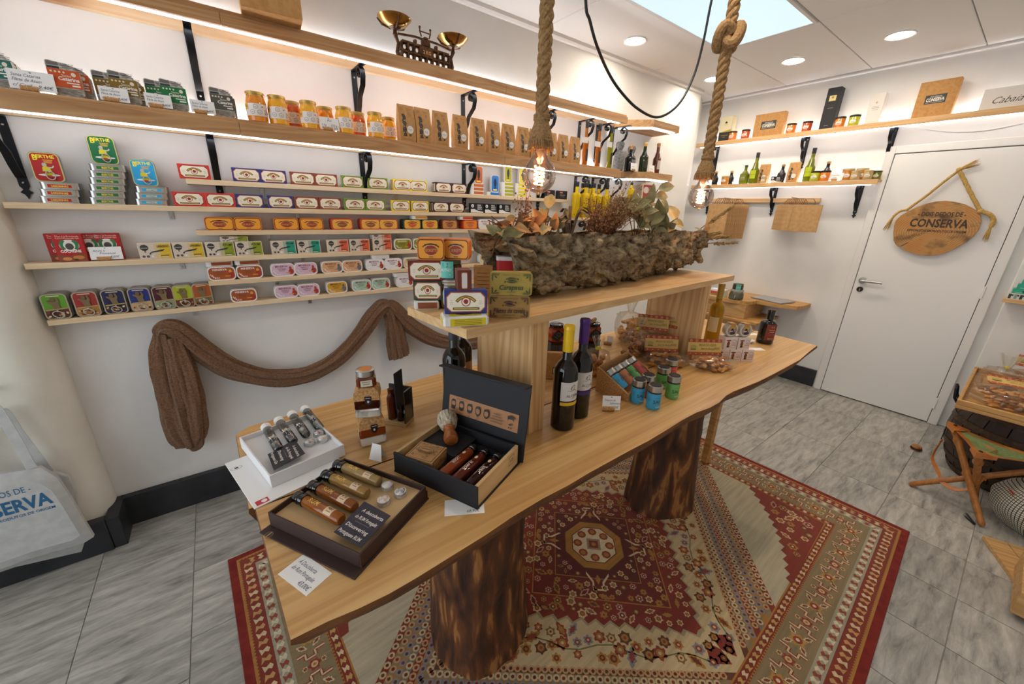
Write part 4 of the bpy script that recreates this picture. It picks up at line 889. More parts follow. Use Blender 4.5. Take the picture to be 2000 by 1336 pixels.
# ------------------------------------------------------------------ on the uppermost shelf: carton and scale
o = thing('gift_carton', 'brown cardboard carton overhanging the uppermost wall shelf', 'carton', (0.345, 2.185, Z1), -0.1)
MB().box(-0.105, -0.14, 0, 0.105, 0.13, 0.26, kraft, 0.002).build('carton', o)
Pr().rect(0, 0, 0.13, 0.075, '#17171a').text('DOIS DEDOS DE', 0, 0.022, 0.012, '#ece6da', fit=0.075).text('CONSERVA', 0, -0.003, 0.026, '#ece6da', fit=0.115, bold=0.02).rect(0, -0.026, 0.11, 0.004, '#ece6da').build('label', front(-0.14, -0.01, 0.13), o)
bronze = mat('cast_bronze', '#6a4526', 0.45, 0.55, vary=('#3a2414', 60.0, 5), bmp=(220, 0.6, 0.002)); brass = mat('brass', '#b58a45', 0.22, 0.95)
def lathe_scale():
    o = thing('counter_scale', 'antique brass balance scale with two pans on the uppermost shelf', 'scale', (1.05, 2.2, Z1), 0.05)
    b = MB(); L_ = 0.145; tf = UP
    def bar(x0, z0, x1, z1, t=0.008): b.box(min(x0, x1), -0.012, min(z0, z1), max(x0, x1), 0.012, max(z0, z1), bronze, 0.002)
    bar(-L_, 0, L_, 0.012); bar(-L_, 0.036, L_, 0.046); bar(-L_ + 0.01, 0.076, L_ - 0.01, 0.088)
    for i in range(9): x = -L_ + 0.008 + i * (2 * L_ - 0.016) / 8; bar(x - 0.005, 0, x + 0.005, 0.08)
    for i in range(8):
        x = -L_ + 0.008 + (i + 0.5) * (2 * L_ - 0.016) / 8
        for z in (0.024, 0.061): b.tube([(x + 0.012 * cos(2 * pi * k / 12), 0, z + 0.0135 * sin(2 * pi * k / 12)) for k in range(12)], 0.0045, bronze, 6, closed=True)
    b.box(-0.034, -0.014, 0.036, 0.034, 0.014, 0.088, bronze, 0.003)
    Pr().text('2 KG', 0, 0, 0.016, '#c9a060', fit=0.045, bold=0.03).to(b, front(-0.0145, 0, 0.06))
    bar(-0.022, 0.088, 0.022, 0.118); b.box(-0.012, -0.012, 0.118, 0.012, 0.012, 0.128, bronze, 0.002)
    for s in (-1, 1):
        b.tube([(s * L_, 0, 0.0), (s * (L_ + 0.014), 0, 0.03), (s * (L_ + 0.006), 0, 0.07), (s * (L_ + 0.02), 0, 0.1)], [0.014, 0.01, 0.008, 0.01], bronze, 8)
        b.box(s * 0.06 - 0.007, -0.01, 0.088, s * 0.06 + 0.007, 0.01, 0.105, bronze, 0.002)
        b.tube([(s * 0.022, 0, 0.128), (s * 0.03, 0, 0.15), (s * 0.03, 0, 0.165)], 0.0035, bronze, 6); b.sph((s * 0.03, 0, 0.167), 0.006, bronze, 8, 6)
    b.tube([(-0.03, 0, 0.15), (0.03, 0, 0.15)], 0.003, bronze, 6)
    b.build('frame', o)
    bm = MB().tube([(-0.15, 0, 0.108), (-0.06, 0, 0.118), (0.06, 0, 0.118), (0.15, 0, 0.108)], 0.006, bronze, 8).build('beam', o)
    for s in (-1, 1):
        MB().lathe([(0.0, 0.0), (0.03, 0.001), (0.058, 0.014), (0.078, 0.034), (0.081, 0.038), (0.079, 0.04), (0.074, 0.036), (0.054, 0.017), (0.0, 0.006)], brass, 28, Matrix.Translation((s * 0.165, 0, 0.128)), cap=False).build('pan', o)
        pb = MB().lathe([(0.014, 0.098), (0.01, 0.106), (0.009, 0.118), (0.03, 0.128)], bronze, 12, Matrix.Translation((s * 0.165, 0, 0)))
        for a in (0.4, 2.5, 4.6): pb.tube([(s * 0.165 + 0.02 * cos(a), 0.02 * sin(a), 0.124), (s * 0.165 + 0.062 * cos(a), 0.062 * sin(a), 0.14), (s * 0.165 + 0.083 * cos(a), 0.083 * sin(a), 0.166)], 0.004, bronze, 6)
        pb.build('pan_holder', o)
    return o
lathe_scale()
# ================================================================== the door wall
BK = -pi / 2                                                     # goods on this wall face -x
def at_back(u, x, z):
    vv = 330
    for _ in range(16): p = PX(u, vv, x); vv -= (z - p.z) * 170
    return PX(u, vv, x).y
def make_jar(c, lidc, labc, h=0.082, r=0.036):
    def f():
        o = thing('preserve_jar', '', 'jar')
        MB().lathe([(r * 0.9, 0), (r, 0.004), (r, h * 0.78), (r * 0.95, h * 0.83)], mat('preserve_' + c.lstrip('#'), c, 0.15, coat=0.5), 20).build('glass', o)
        MB().lathe([(r * 0.97, h * 0.83), (r * 1.03, h * 0.84), (r * 1.03, h * 0.98), (r * 0.98, h), (0, h)], mat('lid_' + lidc.lstrip('#'), lidc, 0.35, 0.4), 20, cap=False).build('lid', o)
        p = Pr()
        for dx in (-0.008, 0, 0.008): p.ell(dx, 0, 0.014, 0.013, labc, 12)
        p.text('Doce', 0, 0.001, 0.007, '#8a5a4a', fit=0.02).rect(0, -0.006, 0.016, 0.001, '#a88a7a')
        p.build('label', round_(r + 0.0003, h * 0.42), o); return o
    return f
JAR = {'orange': ('#d8741c', '#2a2a28', '#efe0cc'), 'rusty': ('#b8491c', '#2a2a28', '#efe0cc'), 'lime': ('#b0b41c', '#2a2a28', '#efe8d8'), 'amber': ('#b8741c', '#c9b48a', '#efece6'), 'pale': ('#b59a6a', '#c9b48a', '#e9dccb'), 'olive': ('#6d6a1c', '#4a5040', '#d8d4b0')}
def jar(u, x, z, cn, label, sc=1.0): return kit('jar' + cn, make_jar(*JAR[cn])).put((x, at_back(u, x, z + 0.04), z), BK, label, None, sc)
jar(1431, 4.3, ZR1, 'orange', 'orange preserve jar beside the ship carton on the high shelf'); jar(1456, 4.3, ZR1, 'rusty', 'rusty red preserve jar against the smaller kraft box')
jar(1545, 4.3, ZR1, 'orange', 'orange preserve jar between smaller kraft box and rusty jar'); jar(1576, 4.3, ZR1, 'rusty', 'rusty red preserve jar beside the tall black box')
jar(1640, 4.3, ZR1, 'orange', 'orange preserve jar between black box and lime jar'); jar(1668, 4.3, ZR1, 'lime', 'lime green preserve jar beside the white box on the high shelf')
def gift(name, u0, u1, x, z, h, d, m, label, prt, tilt=0.0):
    ya, yb = at_back(u0, x, z + 0.02), at_back(u1, x, z + 0.02); wd = ya - yb
    o = thing(name, label, 'box', (x + d / 2, (ya + yb) / 2, z), BK)
    MB().box(-wd / 2, -d / 2, 0, wd / 2, d / 2, h, m, 0.0015).build('carton', o)
    p = Pr(); prt(p, wd, h); p.build('label', front(-d / 2, 0, h / 2), o); return o
def brand(p, wd, h, k=1.0):
    s = wd * 0.52 * k
    p.rect(0, 0, s, s * 0.52, '#1b1a19').text('- DOIS DEDOS DE -', 0, s * 0.15, s * 0.09, '#ece6da', fit=s * 0.6).text('CONSERVA', 0, -0.02 * s, s * 0.2, '#f1ece2', fit=s * 0.86, bold=0.03).text('ESPECIALISTAS EM PRODUTOS DE ORIGEM', 0, -s * 0.185, s * 0.05, '#d8d2c4', fit=s * 0.84)
gift('ship_carton', 1402, 1424, 4.29, ZR1, 0.225, 0.09, mat('cream_card', '#e6dcb4', 0.6), 'tall cream and black carton with a ship on the high shelf', lambda p, w_, h: (p.rect(0, -h * 0.3, w_ * 0.99, h * 0.39, '#1c1a17'), p.poly([(-w_ * 0.49, -h * 0.12), (w_ * 0.49, -h * 0.02), (w_ * 0.49, -h * 0.12)], '#b9a04a'), p.ell(0, h * 0.25, w_ * 0.12, h * 0.03, '#2a2a28', 8), p.poly([(-w_ * 0.06, h * 0.27), (0, h * 0.33), (w_ * 0.06, h * 0.27)], '#2a2a28'), p.text('PORTO', 0, h * 0.17, h * 0.03, '#4a463c', fit=w_ * 0.6), p.text('AGUARDENTE', 0, -h * 0.25, h * 0.035, '#c9a84a', fit=w_ * 0.7), p.text('VELHA', 0, -h * 0.32, h * 0.03, '#c9a84a', fit=w_ * 0.4)))
gift('kraft_box', 1469, 1526, 4.29, ZR1, 0.195, 0.06, kraft, 'smaller square kraft box with black shop label on the high shelf', lambda p, w_, h: brand(p, w_, h, 0.98))
gift('black_box', 1599, 1625, 4.29, ZR1, 0.31, 0.08, black_matte, 'tall narrow black box with small gold label on the high shelf', lambda p, w_, h: (p.rect(0, h * 0.25, w_ * 0.5, h * 0.13, '#dcca86'), p.ell(0, h * 0.27, w_ * 0.09, h * 0.025, '#8a7428', 8), p.rect(0, h * 0.02, w_ * 0.4, h * 0.012, '#8a877f'), p.rect(0, -h * 0.4, w_ * 0.3, h * 0.012, '#8a877f')))
gift('white_box', 1688, 1716, 4.29, ZR1, 0.215, 0.075, mat('white_carton', '#e3ddd6', 0.55), 'slim white carton with gold crest on the high shelf', lambda p, w_, h: (p.ell(0, h * 0.2, w_ * 0.07, h * 0.035, '#b9a46a', 8), p.rect(0, h * 0.08, w_ * 0.4, h * 0.01, '#8a8680'), p.text('PREMIUM', 0, h * 0.03, h * 0.035, '#55514c', fit=w_ * 0.5), p.rect(0, -h * 0.03, w_ * 0.4, h * 0.01, '#8a8680'), p.rect(0, -h * 0.42, w_ * 0.5, h * 0.008, '#a8a49c')))
gift('kraft_box', 1779, 1857, 4.29, ZR1, 0.235, 0.06, kraft, 'larger kraft box with black shop label over the door', lambda p, w_, h: brand(p, w_, h, 1.02))
gift('white_gift_box', 1911, 2060, 4.29, ZR1, 0.13, 0.06, mat('white_carton', '#e3ddd6', 0.55), 'wide white gift box with handwritten brand over the door', lambda p, w_, h: p.text('Cabaia', -w_ * 0.12, -h * 0.05, h * 0.3, '#4a4642', fit=w_ * 0.42, shear=0.5))
# lower shelf
xb2 = 4.3
def bt(key, u, label, h, r, body, capm, lab=None, cap=0.12, rn=0.0125, sh=0.5, nk=0.72, x=xb2): return kit(key, make_bottle('bottle', 'bottle', body, capm, h, r, rn, sh, nk, cap, lab)).put((x, at_back(u, x, ZR2 + h * 0.4), ZR2), BK, label)
bt('v1', 1397, 'short dark vinegar bottle with cork by the casing', 0.13, 0.03, dark_glass, cork_m, lab_strip('#2c2a2a', 0.03, 0.04, 0.35)); bt('v1', 1427, 'dark vinegar bottle behind the amber jar', 0.13, 0.03, dark_glass, cork_m, x=4.345)
jar(1416, 4.28, ZR2, 'amber', 'amber jar with white label before a dark bottle')
bt('ol', 1454, 'squat olive green bottle with long neck', 0.17, 0.042, olive_glass, black_cap, lab_strip('#77793a', 0.05, 0.05, 0.33, 'AZEITE', '#d8d8a0'), 0.1)
wine_lab = lab_strip('#b8c41c', 0.052, 0.075, 0.3, 'Verde', '#5a6a10')
bt('wv', 1474, 'green wine bottle with lime label beside the squat bottle', 0.275, 0.037, olive_glass, black_cap, wine_lab, 0.16, 0.014, 0.42, 0.7); bt('wv', 1582, 'green wine bottle with lime label beside the kraft packet', 0.275, 0.037, olive_glass, black_cap, wine_lab, 0.16, 0.014, 0.42, 0.7, x=4.32)
for u, nm in ((1492, 'Lima'), (1550, 'Perpétua')): kit('tea' + nm, make_tea(nm)).put((4.335, at_back(u, 4.335, ZR2 + 0.08), ZR2), BK, 'kraft tea packet %s on the door wall shelf' % ('behind the pale jar' if u < 1500 else 'beside the green wine bottle'))
jar(1492, 4.275, ZR2, 'pale', 'pale small jar before the kraft packet', 0.72)
fl_lab = lab_strip('#2a2c34', 0.045, 0.05, 0.28)
bt('fk', 1526, 'clear-necked square flask of dark liqueur behind the black box', 0.16, 0.034, mat('liqueur', '#1c1a24', 0.08, coat=0.4), cork_m, fl_lab, 0.1, x=4.34); bt('fk', 1614, 'flask of dark liqueur behind the orange jar', 0.18, 0.034, mat('liqueur', '#1c1a24', 0.08, coat=0.4), cork_m, fl_lab, 0.1, x=4.345)
o = kit('blk', make_black()).put((4.275, at_back(1517, 4.275, ZR2 + 0.03), ZR2), BK, 'black and white fish carton on the door wall shelf', scale=0.9)
jar(1592, 4.268, ZR2, 'lime', 'lime green preserve jar before the wine bottle'); jar(1611, 4.272, ZR2, 'orange', 'orange preserve jar before the liqueur flask')
for u, t in ((1633, 'Compotas'),): card([('Compota Doce', -0.4, 0.2), ('3,50€', -0.3, -0.15)], 0.09, 0.055, (4.265, at_back(1633, 4.265, ZR2 + 0.03), ZR2), BK, 'white price card between orange jar and amber jars', True, -10)
jar(1655, 4.31, ZR2, 'amber', 'amber jar beside the white price card', 1.12); jar(1682, 4.335, ZR2, 'amber', 'amber jar standing behind the pale jars', 1.12)
jar(1671, 4.262, ZR2, 'pale', 'pale jar of pâté in front of the amber pair', 0.85); jar(1696, 4.265, ZR2, 'pale', 'pale jar of pâté near the shelf end', 0.85); jar(1713, 4.3, ZR2, 'olive', 'olive coloured jar at the very end of the shelf', 0.8)
# rail with paper bags
rail = thing('bag_rail', 'thin wooden rail carrying paper bags', 'rail')
y0, y1 = at_back(1602, 4.375, 1.69), at_back(1390, 4.375, 1.69)
MB().box(4.362, y0, 1.672, 4.394, y1, 1.712, pine_y, 0.002).build('batten', rail)
peg = MB().tube([(4.365, 0, 0), (4.08, 0, 0.004)], 0.004, steel, 8).mesh('peg')
bagp = mat('bag_paper', '#c39a6a', 0.8, vary=('#b58c5a', 40.0, 4)); cordm = mat('paper_cord', '#8a6238', 0.9)
def make_bag(wd, h, d):
    def f():
        o = thing('paper_bag', '', 'paper bag')
        mb = MB().prism([(-wd / 2, -d / 2), (wd / 2, -d / 2), (wd / 2 - 0.035, 0), (wd / 2, d / 2), (-wd / 2, d / 2), (-wd / 2 + 0.035, 0)], -h, 0, bagp); mb.box(-wd / 2 + 0.001, -d / 2 - 0.0008, -h + 0.001, wd / 2 - 0.001, -d / 2, -h * 0.74, bagp); mb.build('body', o)
        MB().tube([(-wd * 0.22, 0, -0.02), (-wd * 0.22, 0, 0.02), (-wd * 0.12, 0, 0.05), (wd * 0.12, 0, 0.05), (wd * 0.22, 0, 0.02), (wd * 0.22, 0, -0.02)], 0.003, cordm, 6).build('handle', o)
        return o
    return f
rb_ = random.Random(8)
for key, wd, h, n, u0, zt, step, desc in (('bagl', 0.2, 0.33, 10, 1398, 1.655, 0.009, 'large flat kraft bag hanging in the fanned row'), ('bags', 0.21, 0.225, 7, 1528, 1.655, 0.024, 'small flat kraft bag hanging in the short bundle')):
    yy = at_back(u0 + 10, 4.3 if key == 'bags' else 4.15, 1.6)
    ob('peg', peg, rail, (0, yy - step * n / 2, 1.703))
    for k in range(n):
        far = k if key == 'bagl' else n - 1 - k                  # the fanned row recedes to one side, the bundle to the other
        kit(key, make_bag(wd, h, 0.014 if key == 'bagl' else 0.011)).put((4.1 + 0.0255 * far if key == 'bagl' else 4.19 + 0.022 * far, yy - step * k - (0.045 if key == 'bags' and k == n - 1 else 0), zt - rb_.uniform(0, 0.008)), BK + rb_.uniform(-0.02, 0.02), desc, 'kraft bags in the %s' % ('fanned row' if key == 'bagl' else 'short bundle'))
# wooden sign on the door
sg = thing('wooden_sign', 'oval wood slice sign with burnt lettering hanging on the door', 'sign')
out = [(870, 850), (885, 805), (930, 760), (1000, 720), (1075, 685), (1150, 657), (1235, 638), (1320, 632), (1400, 641), (1480, 660), (1545, 690), (1600, 725), (1622, 765), (1628, 810), (1605, 880), (1560, 940), (1500, 990), (1410, 1040), (1300, 1090), (1225, 1106), (1150, 1108), (1080, 1100), (1020, 1085), (965, 1062), (922, 1042), (1010, 985), (905, 1030), (885, 1010), (866, 975), (866, 900)]
pts = [PX(1550 + a / 4.444, 250 + b / 4.444, 4.325) for a, b in out]
def slice_mat():
    m, nt, b, L = nodes('wood_slice'); c0 = sum((p for p in pts), Vector()) / len(pts)
    t = N(nt, 'ShaderNodeNewGeometry'); mp = N(nt, 'ShaderNodeMapping'); mp.inputs['Location'].default_value = (0, -c0.y * 3.2, -(c0.z - 0.02) * 4.6); mp.inputs['Scale'].default_value = (0, 3.2, 4.6); L.new(t.outputs['Position'], mp.inputs['Vector'])
    wv = N(nt, 'ShaderNodeTexWave', wave_type='RINGS', rings_direction='SPHERICAL'); wv.inputs['Scale'].default_value = 7.0; wv.inputs['Distortion'].default_value = 2.5; wv.inputs['Detail'].default_value = 2; L.new(mp.outputs['Vector'], wv.inputs['Vector'])
    n = N(nt, 'ShaderNodeTexNoise'); n.inputs['Scale'].default_value = 2.6; n.inputs['Detail'].default_value = 5; L.new(mp.outputs['Vector'], n.inputs['Vector'])
    r = ramp(nt, [(0.0, '#a4763c'), (0.5, '#b48446'), (1.0, '#bc8d4e')]); L.new(wv.outputs['Fac'], r.inputs['Fac'])
    r2 = ramp(nt, [(0.3, '#5c4a2c'), (0.48, '#ffffff'), (0.7, '#ffe6c8')]); L.new(n.outputs['Fac'], r2.inputs['Fac'])
    x = N(nt, 'ShaderNodeMix', data_type='RGBA', blend_type='MULTIPLY'); x.inputs[0].default_value = 0.85; L.new(r.outputs['Color'], x.inputs[6]); L.new(r2.outputs['Color'], x.inputs[7]); L.new(x.outputs[2], b.inputs['Base Color']); b.inputs['Roughness'].default_value = 0.5
    return m
n = len(pts); mb = MB(); vs = [(4.325, p.y, p.z) for p in pts] + [(4.355, p.y, p.z) for p in pts]
mb.add(vs, [tuple(range(n)), tuple(range(2 * n - 1, n - 1, -1))] + [((i + 1) % n, i, n + i, n + (i + 1) % n) for i in range(n)], slice_mat()); mb.build('slab', sg)
def wc(a, b): q = PX(1550 + a / 4.444, 250 + b / 4.444, 4.3245); return q
p = Pr(); bc = '#3a2410'
for t, a, b, hh, a0, a1 in (('- DOIS DEDOS DE -', 1285, 748, 0.03, 1075, 1495), ('CONSERVA', 1257, 826, 0.058, 1000, 1515), ('ESPECIALISTAS EM PRODUTOS DE ORIGEM', 1232, 894, 0.016, 975, 1490)):
    q = wc(a, b); fitw = abs(wc(a0, b).y - wc(a1, b).y); p.text(t, -q.y, q.z, hh, bc, fit=fitw, bold=0.03 if hh < 0.06 else 0.035)
q = wc(1090, 815); 
for dx, dz in ((-0.012, 0.014), (0.012, 0.014)): p.ell(-q.y + dx, q.z + dz, 0.0, 0.0, bc)
p.build('lettering', lambda a, b, l: (4.3245 - l, -a, b), sg)
sisal = mat('sisal', '#c9a764', 0.9, vary=('#a98545', 120.0, 3))
def twist(mb, path, r, m, turns, n=15, strands=3, amp=0.2):
    """laid rope: lobed section that turns along its length"""
    L = len(path); return mb.tube(path, r, m, n, prof=lambda t, a: 1 - amp + amp * abs(cos(1.5 * (a - turns * 2 * pi * t))) ** 0.6 * 1.6)
def spline(pts, k=8):
    pts = [Vector(p) for p in pts]; out_ = []
    for i in range(len(pts) - 1):
        p0, p1, p2, p3 = pts[max(i - 1, 0)], pts[i], pts[i + 1], pts[min(i + 2, len(pts) - 1)]
        for j in range(k):
            t = j / k; out_.append(0.5 * ((2 * p1) + (-p0 + p2) * t + (2 * p0 - 5 * p1 + 4 * p2 - p3) * t * t + (-p0 + 3 * p1 - 3 * p2 + p3) * t ** 3))
    return out_ + [pts[-1]]
def rp(l, x=4.335): return [PX(1550 + a / 4.444, 250 + b / 4.444, x) for a, b in l]
ro = MB(); twist(ro, spline(rp([(1425, 375), (1300, 470), (1150, 590), (990, 705)]), 14), 0.008, sisal, 16); ro.build('cord', sg)
ro = MB(); twist(ro, spline(rp([(1440, 375), (1490, 470), (1550, 590), (1620, 720)]), 14), 0.0115, sisal, 12); ro.build('cord', sg)
def frays(mb, a, b, r0, r1, n=16, m=None, seed=1):
    rr = random.Random(seed); a, b = Vector(a), Vector(b); d = (b - a).normalized(); u = d.cross(Vector((1, 0, 0.1))).normalized(); v = d.cross(u)
    for i in range(n):
        t = 2 * pi * rr.random(); q = u * cos(t) + v * sin(t) * 0.5; e = rr.uniform(0.75, 1.05)
        mb.tube([a + q * r0, a.lerp(b, 0.5 * e) + q * (r0 + (r1 - r0) * 0.6), a.lerp(b, e) + q * r1], [0.0028, 0.0024, 0.001], m or sisal, 5)
    return mb
kn = rp([(1440, 360)])[0]
mb = MB().sph(tuple(kn), (0.013, 0.017, 0.015), sisal, 12, 8); frays(mb, kn, rp([(1625, 290)])[0], 0.004, 0.02, 22); mb.build('knot', sg)
for l, e, s_, rr_ in ([(985, 710), (920, 725), (865, 770)], (790, 890), 3, 0.008), ([(1625, 725), (1700, 750), (1735, 800), (1710, 860)], (1655, 990), 4, 0.0125):
    t_ = MB(); twist(t_, spline(rp(l, 4.33), 8), rr_, sisal, 5); frays(t_, rp([l[-1]], 4.33)[0], rp([e], 4.33)[0], 0.004, 0.015, 16, sisal, s_); t_.sph(tuple(rp([l[0]], 4.33)[0]), rr_ * 1.5, sisal, 10, 7); t_.build('tail', sg)
MB().lathe([(0.02, 0), (0.02, 0.004), (0.017, 0.007)], white_paint, 18, Matrix.Translation((XB, 1.29, 0.745)) @ Matrix.Rotation(radians(-90), 4, 'Y')).build('wall_button'); tag(bpy.data.objects['wall_button'], 'small round white wall button under the laptop board', 'button')
tag(MB().tube(spline([(4.39, 0.75, 2.19), (4.388, 0.6, 2.155), (4.388, 0.45, 2.145), (4.388, 0.3, 2.165), (4.388, 0.1, 2.2)]), 0.003, white_paint, 6).build('white_cable'), 'thin white cable drooping under the high shelf', 'cable')
# ------------------------------------------------------------------ counter against the door wall
cz = 0.78
birch = wood('honey_pine', '#c99a5c', '#a9773c', '#d8ad70', 1, 24, 1.4, 0.5, 0.4, 0.12)
crate_m = wood('crate_pine', '#c9a068', '#b1834a', '#d6b27e', 1, 30, 1.6, 0.6, 0.4, 0.12)
cb = thing('laptop_board', 'wooden board with the laptop, cantilevered before the door wall', 'counter')
MB().prism([(4.05, 1.5), (4.05, 1.46), (4.06, 1.3), (4.12, 1.16), (4.2, 1.14), (4.392, 1.14), (4.392, 1.95), (4.05, 1.95)], cz - 0.032, cz, birch).build('board', cb)
cb2 = thing('jar_board', 'rounded wooden board under the olive jar', 'counter')
MB().prism([(3.86, 1.95), (3.87, 1.62), (3.92, 1.5), (4.0, 1.47), (4.046, 1.48), (4.046, 1.95)], cz - 0.032, cz, birch).build('board', cb2)
def crate(label, x0, y0, x1, y1, z0, z1, m=None):
    m = m or crate_m; o = thing('wine_crate', label, 'crate'); t = 0.012
    MB().box(x0, y0, z0, x1, y1, z0 + t, m, 0.001).build('bottom', o)
    for q in ((x0, y0, x0 + t, y1), (x1 - t, y0, x1, y1), (x0 + t, y0, x1 - t, y0 + t), (x0 + t, y1 - t, x1 - t, y1)): MB().box(q[0], q[1], z0 + t, q[2], q[3], z1 - t, m, 0.001).build('side', o)
    MB().box(x0, y0, z1 - t, x1, y1, z1, m, 0.001).build('lid', o)
    return o
crate('wooden wine crate under the rounded counter board', 3.9, 1.5, 4.3, 1.95, 0.61, cz - 0.0325)
st = thing('side_table', 'low wooden side table carrying the crate by the door wall', 'table')
MB().box(3.86, 1.36, 0.585, 4.36, 2.0, 0.6095, birch, 0.004).build('table_top', st)
for x in (3.9, 4.28):
    for y in (1.4, 1.92): MB().box(x, y, 0, x + 0.045, y + 0.045, 0.585, birch, 0.002).build('leg', st)
MB().box(3.91, 1.42, 0.5, 3.93, 1.94, 0.5845, birch).build('apron', st)
# laptop
lt = thing('laptop', 'closed silver laptop lying on the wooden board', 'laptop', (4.2, 1.4, cz), radians(78))
alu = mat('aluminium', '#b9bcc0', 0.35, 0.7)
MB().box(-0.15, -0.105, 0.003, 0.15, 0.105, 0.01, alu, 0.002).build('base', lt); MB().box(-0.15, -0.105, 0.0105, 0.15, 0.105, 0.016, alu, 0.002).build('lid', lt); MB().box(-0.13, -0.09, 0, 0.13, 0.09, 0.003, black_matte).build('underside', lt)
glassm = thin_glass('jar_glass', '#f2f5f0', 0.22)
olive_m = mat('olives', '#7d7416', 0.25, vary=('#5a5210', 70.0, 3), coat=0.4)
wire_m = mat('wire', '#a9a9a6', 0.3, 1.0)
def clip_jar(o, r, h, fill):
    MB().lathe([(r * 0.86, 0.003), (r * 0.95, 0.008), (r * 0.95, h * 0.5), (r * 0.8, h * 0.66)], fill, 24).build('filling', o)
    MB().lathe([(r * 0.88, 0), (r, 0.006), (r, h * 0.54), (r * 0.84, h * 0.72), (r * 0.84, h * 0.78), (r * 0.9, h * 0.79)], glassm, 28, cap=False).build('glass', o)
    MB().lathe([(r * 0.9, h * 0.81), (r * 0.92, h * 0.84), (r * 0.9, h * 0.92), (r * 0.74, h * 0.96), (0, h * 0.97)], mat('lid_glass', '#cfd3cc', 0.1, trans=0.5), 28, cap=False).build('lid', o)
    wb = MB(); c = lambda z, q: [(q * cos(2 * pi * i / 24), q * sin(2 * pi * i / 24), z) for i in range(24)]
    wb.tube(c(h * 0.75, r * 0.88), 0.0014, wire_m, 5, closed=True).tube(c(h * 0.86, r * 0.95), 0.0014, wire_m, 5, closed=True)
    for s in (-1, 1): wb.tube([(s * r * 0.95, 0, h * 0.9), (s * r * 1.06, 0, h * 0.78), (s * r * 0.98, 0, h * 0.6)], 0.0014, wire_m, 5)
    wb.build('clip', o)
    return o
oj = thing('clip_jar', 'wide clip-top jar of olives on the rounded counter board', 'jar', (3.93, 1.62, cz))
clip_jar(oj, 0.062, 0.1, olive_m)
def chutney(label, loc, rot, body='#3a140c', c2='#5fb8a8', h=0.052, r=0.047):
    o = thing('chutney_jar', label, 'jar', loc, rot)
    MB().lathe([(r * 0.9, 0), (r, 0.004), (r, h * 0.72), (r * 0.9, h * 0.78), (r * 0.93, h * 0.8), (r * 0.93, h), (0, h)], mat('chutney_' + body.lstrip('#'), body, 0.12, coat=0.5), 24, cap=False).build('glass', o)
    MB().lathe([(r * 0.94, h * 0.8), (r * 0.95, h * 0.98), (r * 0.9, h * 1.005), (0, h * 1.005)], mat('chutney_lid', '#4a5a3a', 0.4, 0.3), 24, cap=False).build('lid', o)
    p = Pr().rect(0, 0, 0.044, h * 0.98, c2, 8).rrect(0, h * 0.28, 0.014, 0.012, 0.002, '#1c2c3c').text('CHUTNEY', 0, 0, 0.008, '#ece8dc', fit=0.034).rect(0, -h * 0.16, 0.036, 0.001, '#ece8dc').rect(0, -h * 0.28, 0.028, 0.003, '#d8e8e0')
    p.build('label', round_(r + 0.0004, h * 0.5), o); return o
chutney('dark chutney jar with teal label on the olive jar', (3.93, 1.62, cz + 0.0975), BK + 0.5)
pb_ = thing('tile_box', 'white box with red and green food pictures on the counter', 'box', (3.93, 1.79, cz), BK)
MB().box(-0.07, -0.04, 0, 0.07, 0.04, 0.07, white_card, 0.001).build('carton', pb_); Pr().rect(0.0, -0.006, 0.12, 0.045, '#c8503c').rect(-0.02, -0.02, 0.07, 0.016, '#8a9a1c').ell(0.03, 0.0, 0.02, 0.012, '#e0a080').build('label', front(-0.04, 0, 0.035), pb_)
# ------------------------------------------------------------------ small shelf beyond the door
sh = thing('corner_rack', 'small wooden shelf with teal cartons beyond the door', 'shelf')
MB().box(4.2, -0.6, 1.035, 4.364, 0.052, 1.058, pine_y, 0.002).build('plank', sh)
for k in range(3):
    o = thing('teal_carton', 'teal tin carton, %s of the stack beyond the door' % ('lowest', 'middle', 'topmost')[k], 'tin box', (4.27, -0.02 - 0.012 * k, 1.101 + 0.03 * k), BK, None)
    MB().box(-0.05, -0.055, 0, 0.05, 0.035, 0.0295, paper('#2aa888'), 0.001).build('carton', o); Pr().ell(0.0, 0, 0.008, 0.006, '#2a3a34').rect(-0.02, -0.008, 0.03, 0.002, '#bfe8d8').build('label', front(-0.055, 0, 0.015), o)
o = thing('patterned_box', 'black and cream patterned box under the teal cartons', 'box', (4.27, -0.03, 1.0585), BK)
mb = MB().box(-0.07, -0.055, 0, 0.07, 0.035, 0.042, paper('#d8d2c0'), 0.001); mb.build('carton', o)
p = Pr()
for i in range(6): p.rect(-0.06 + 0.024 * i, 0.0, 0.012, 0.03, ('#26302e', '#7a9a98')[i % 2]).rect(-0.05 + 0.024 * i, 0.008, 0.008, 0.01, '#26302e')
p.build('label', front(-0.055, 0, 0.021), o)
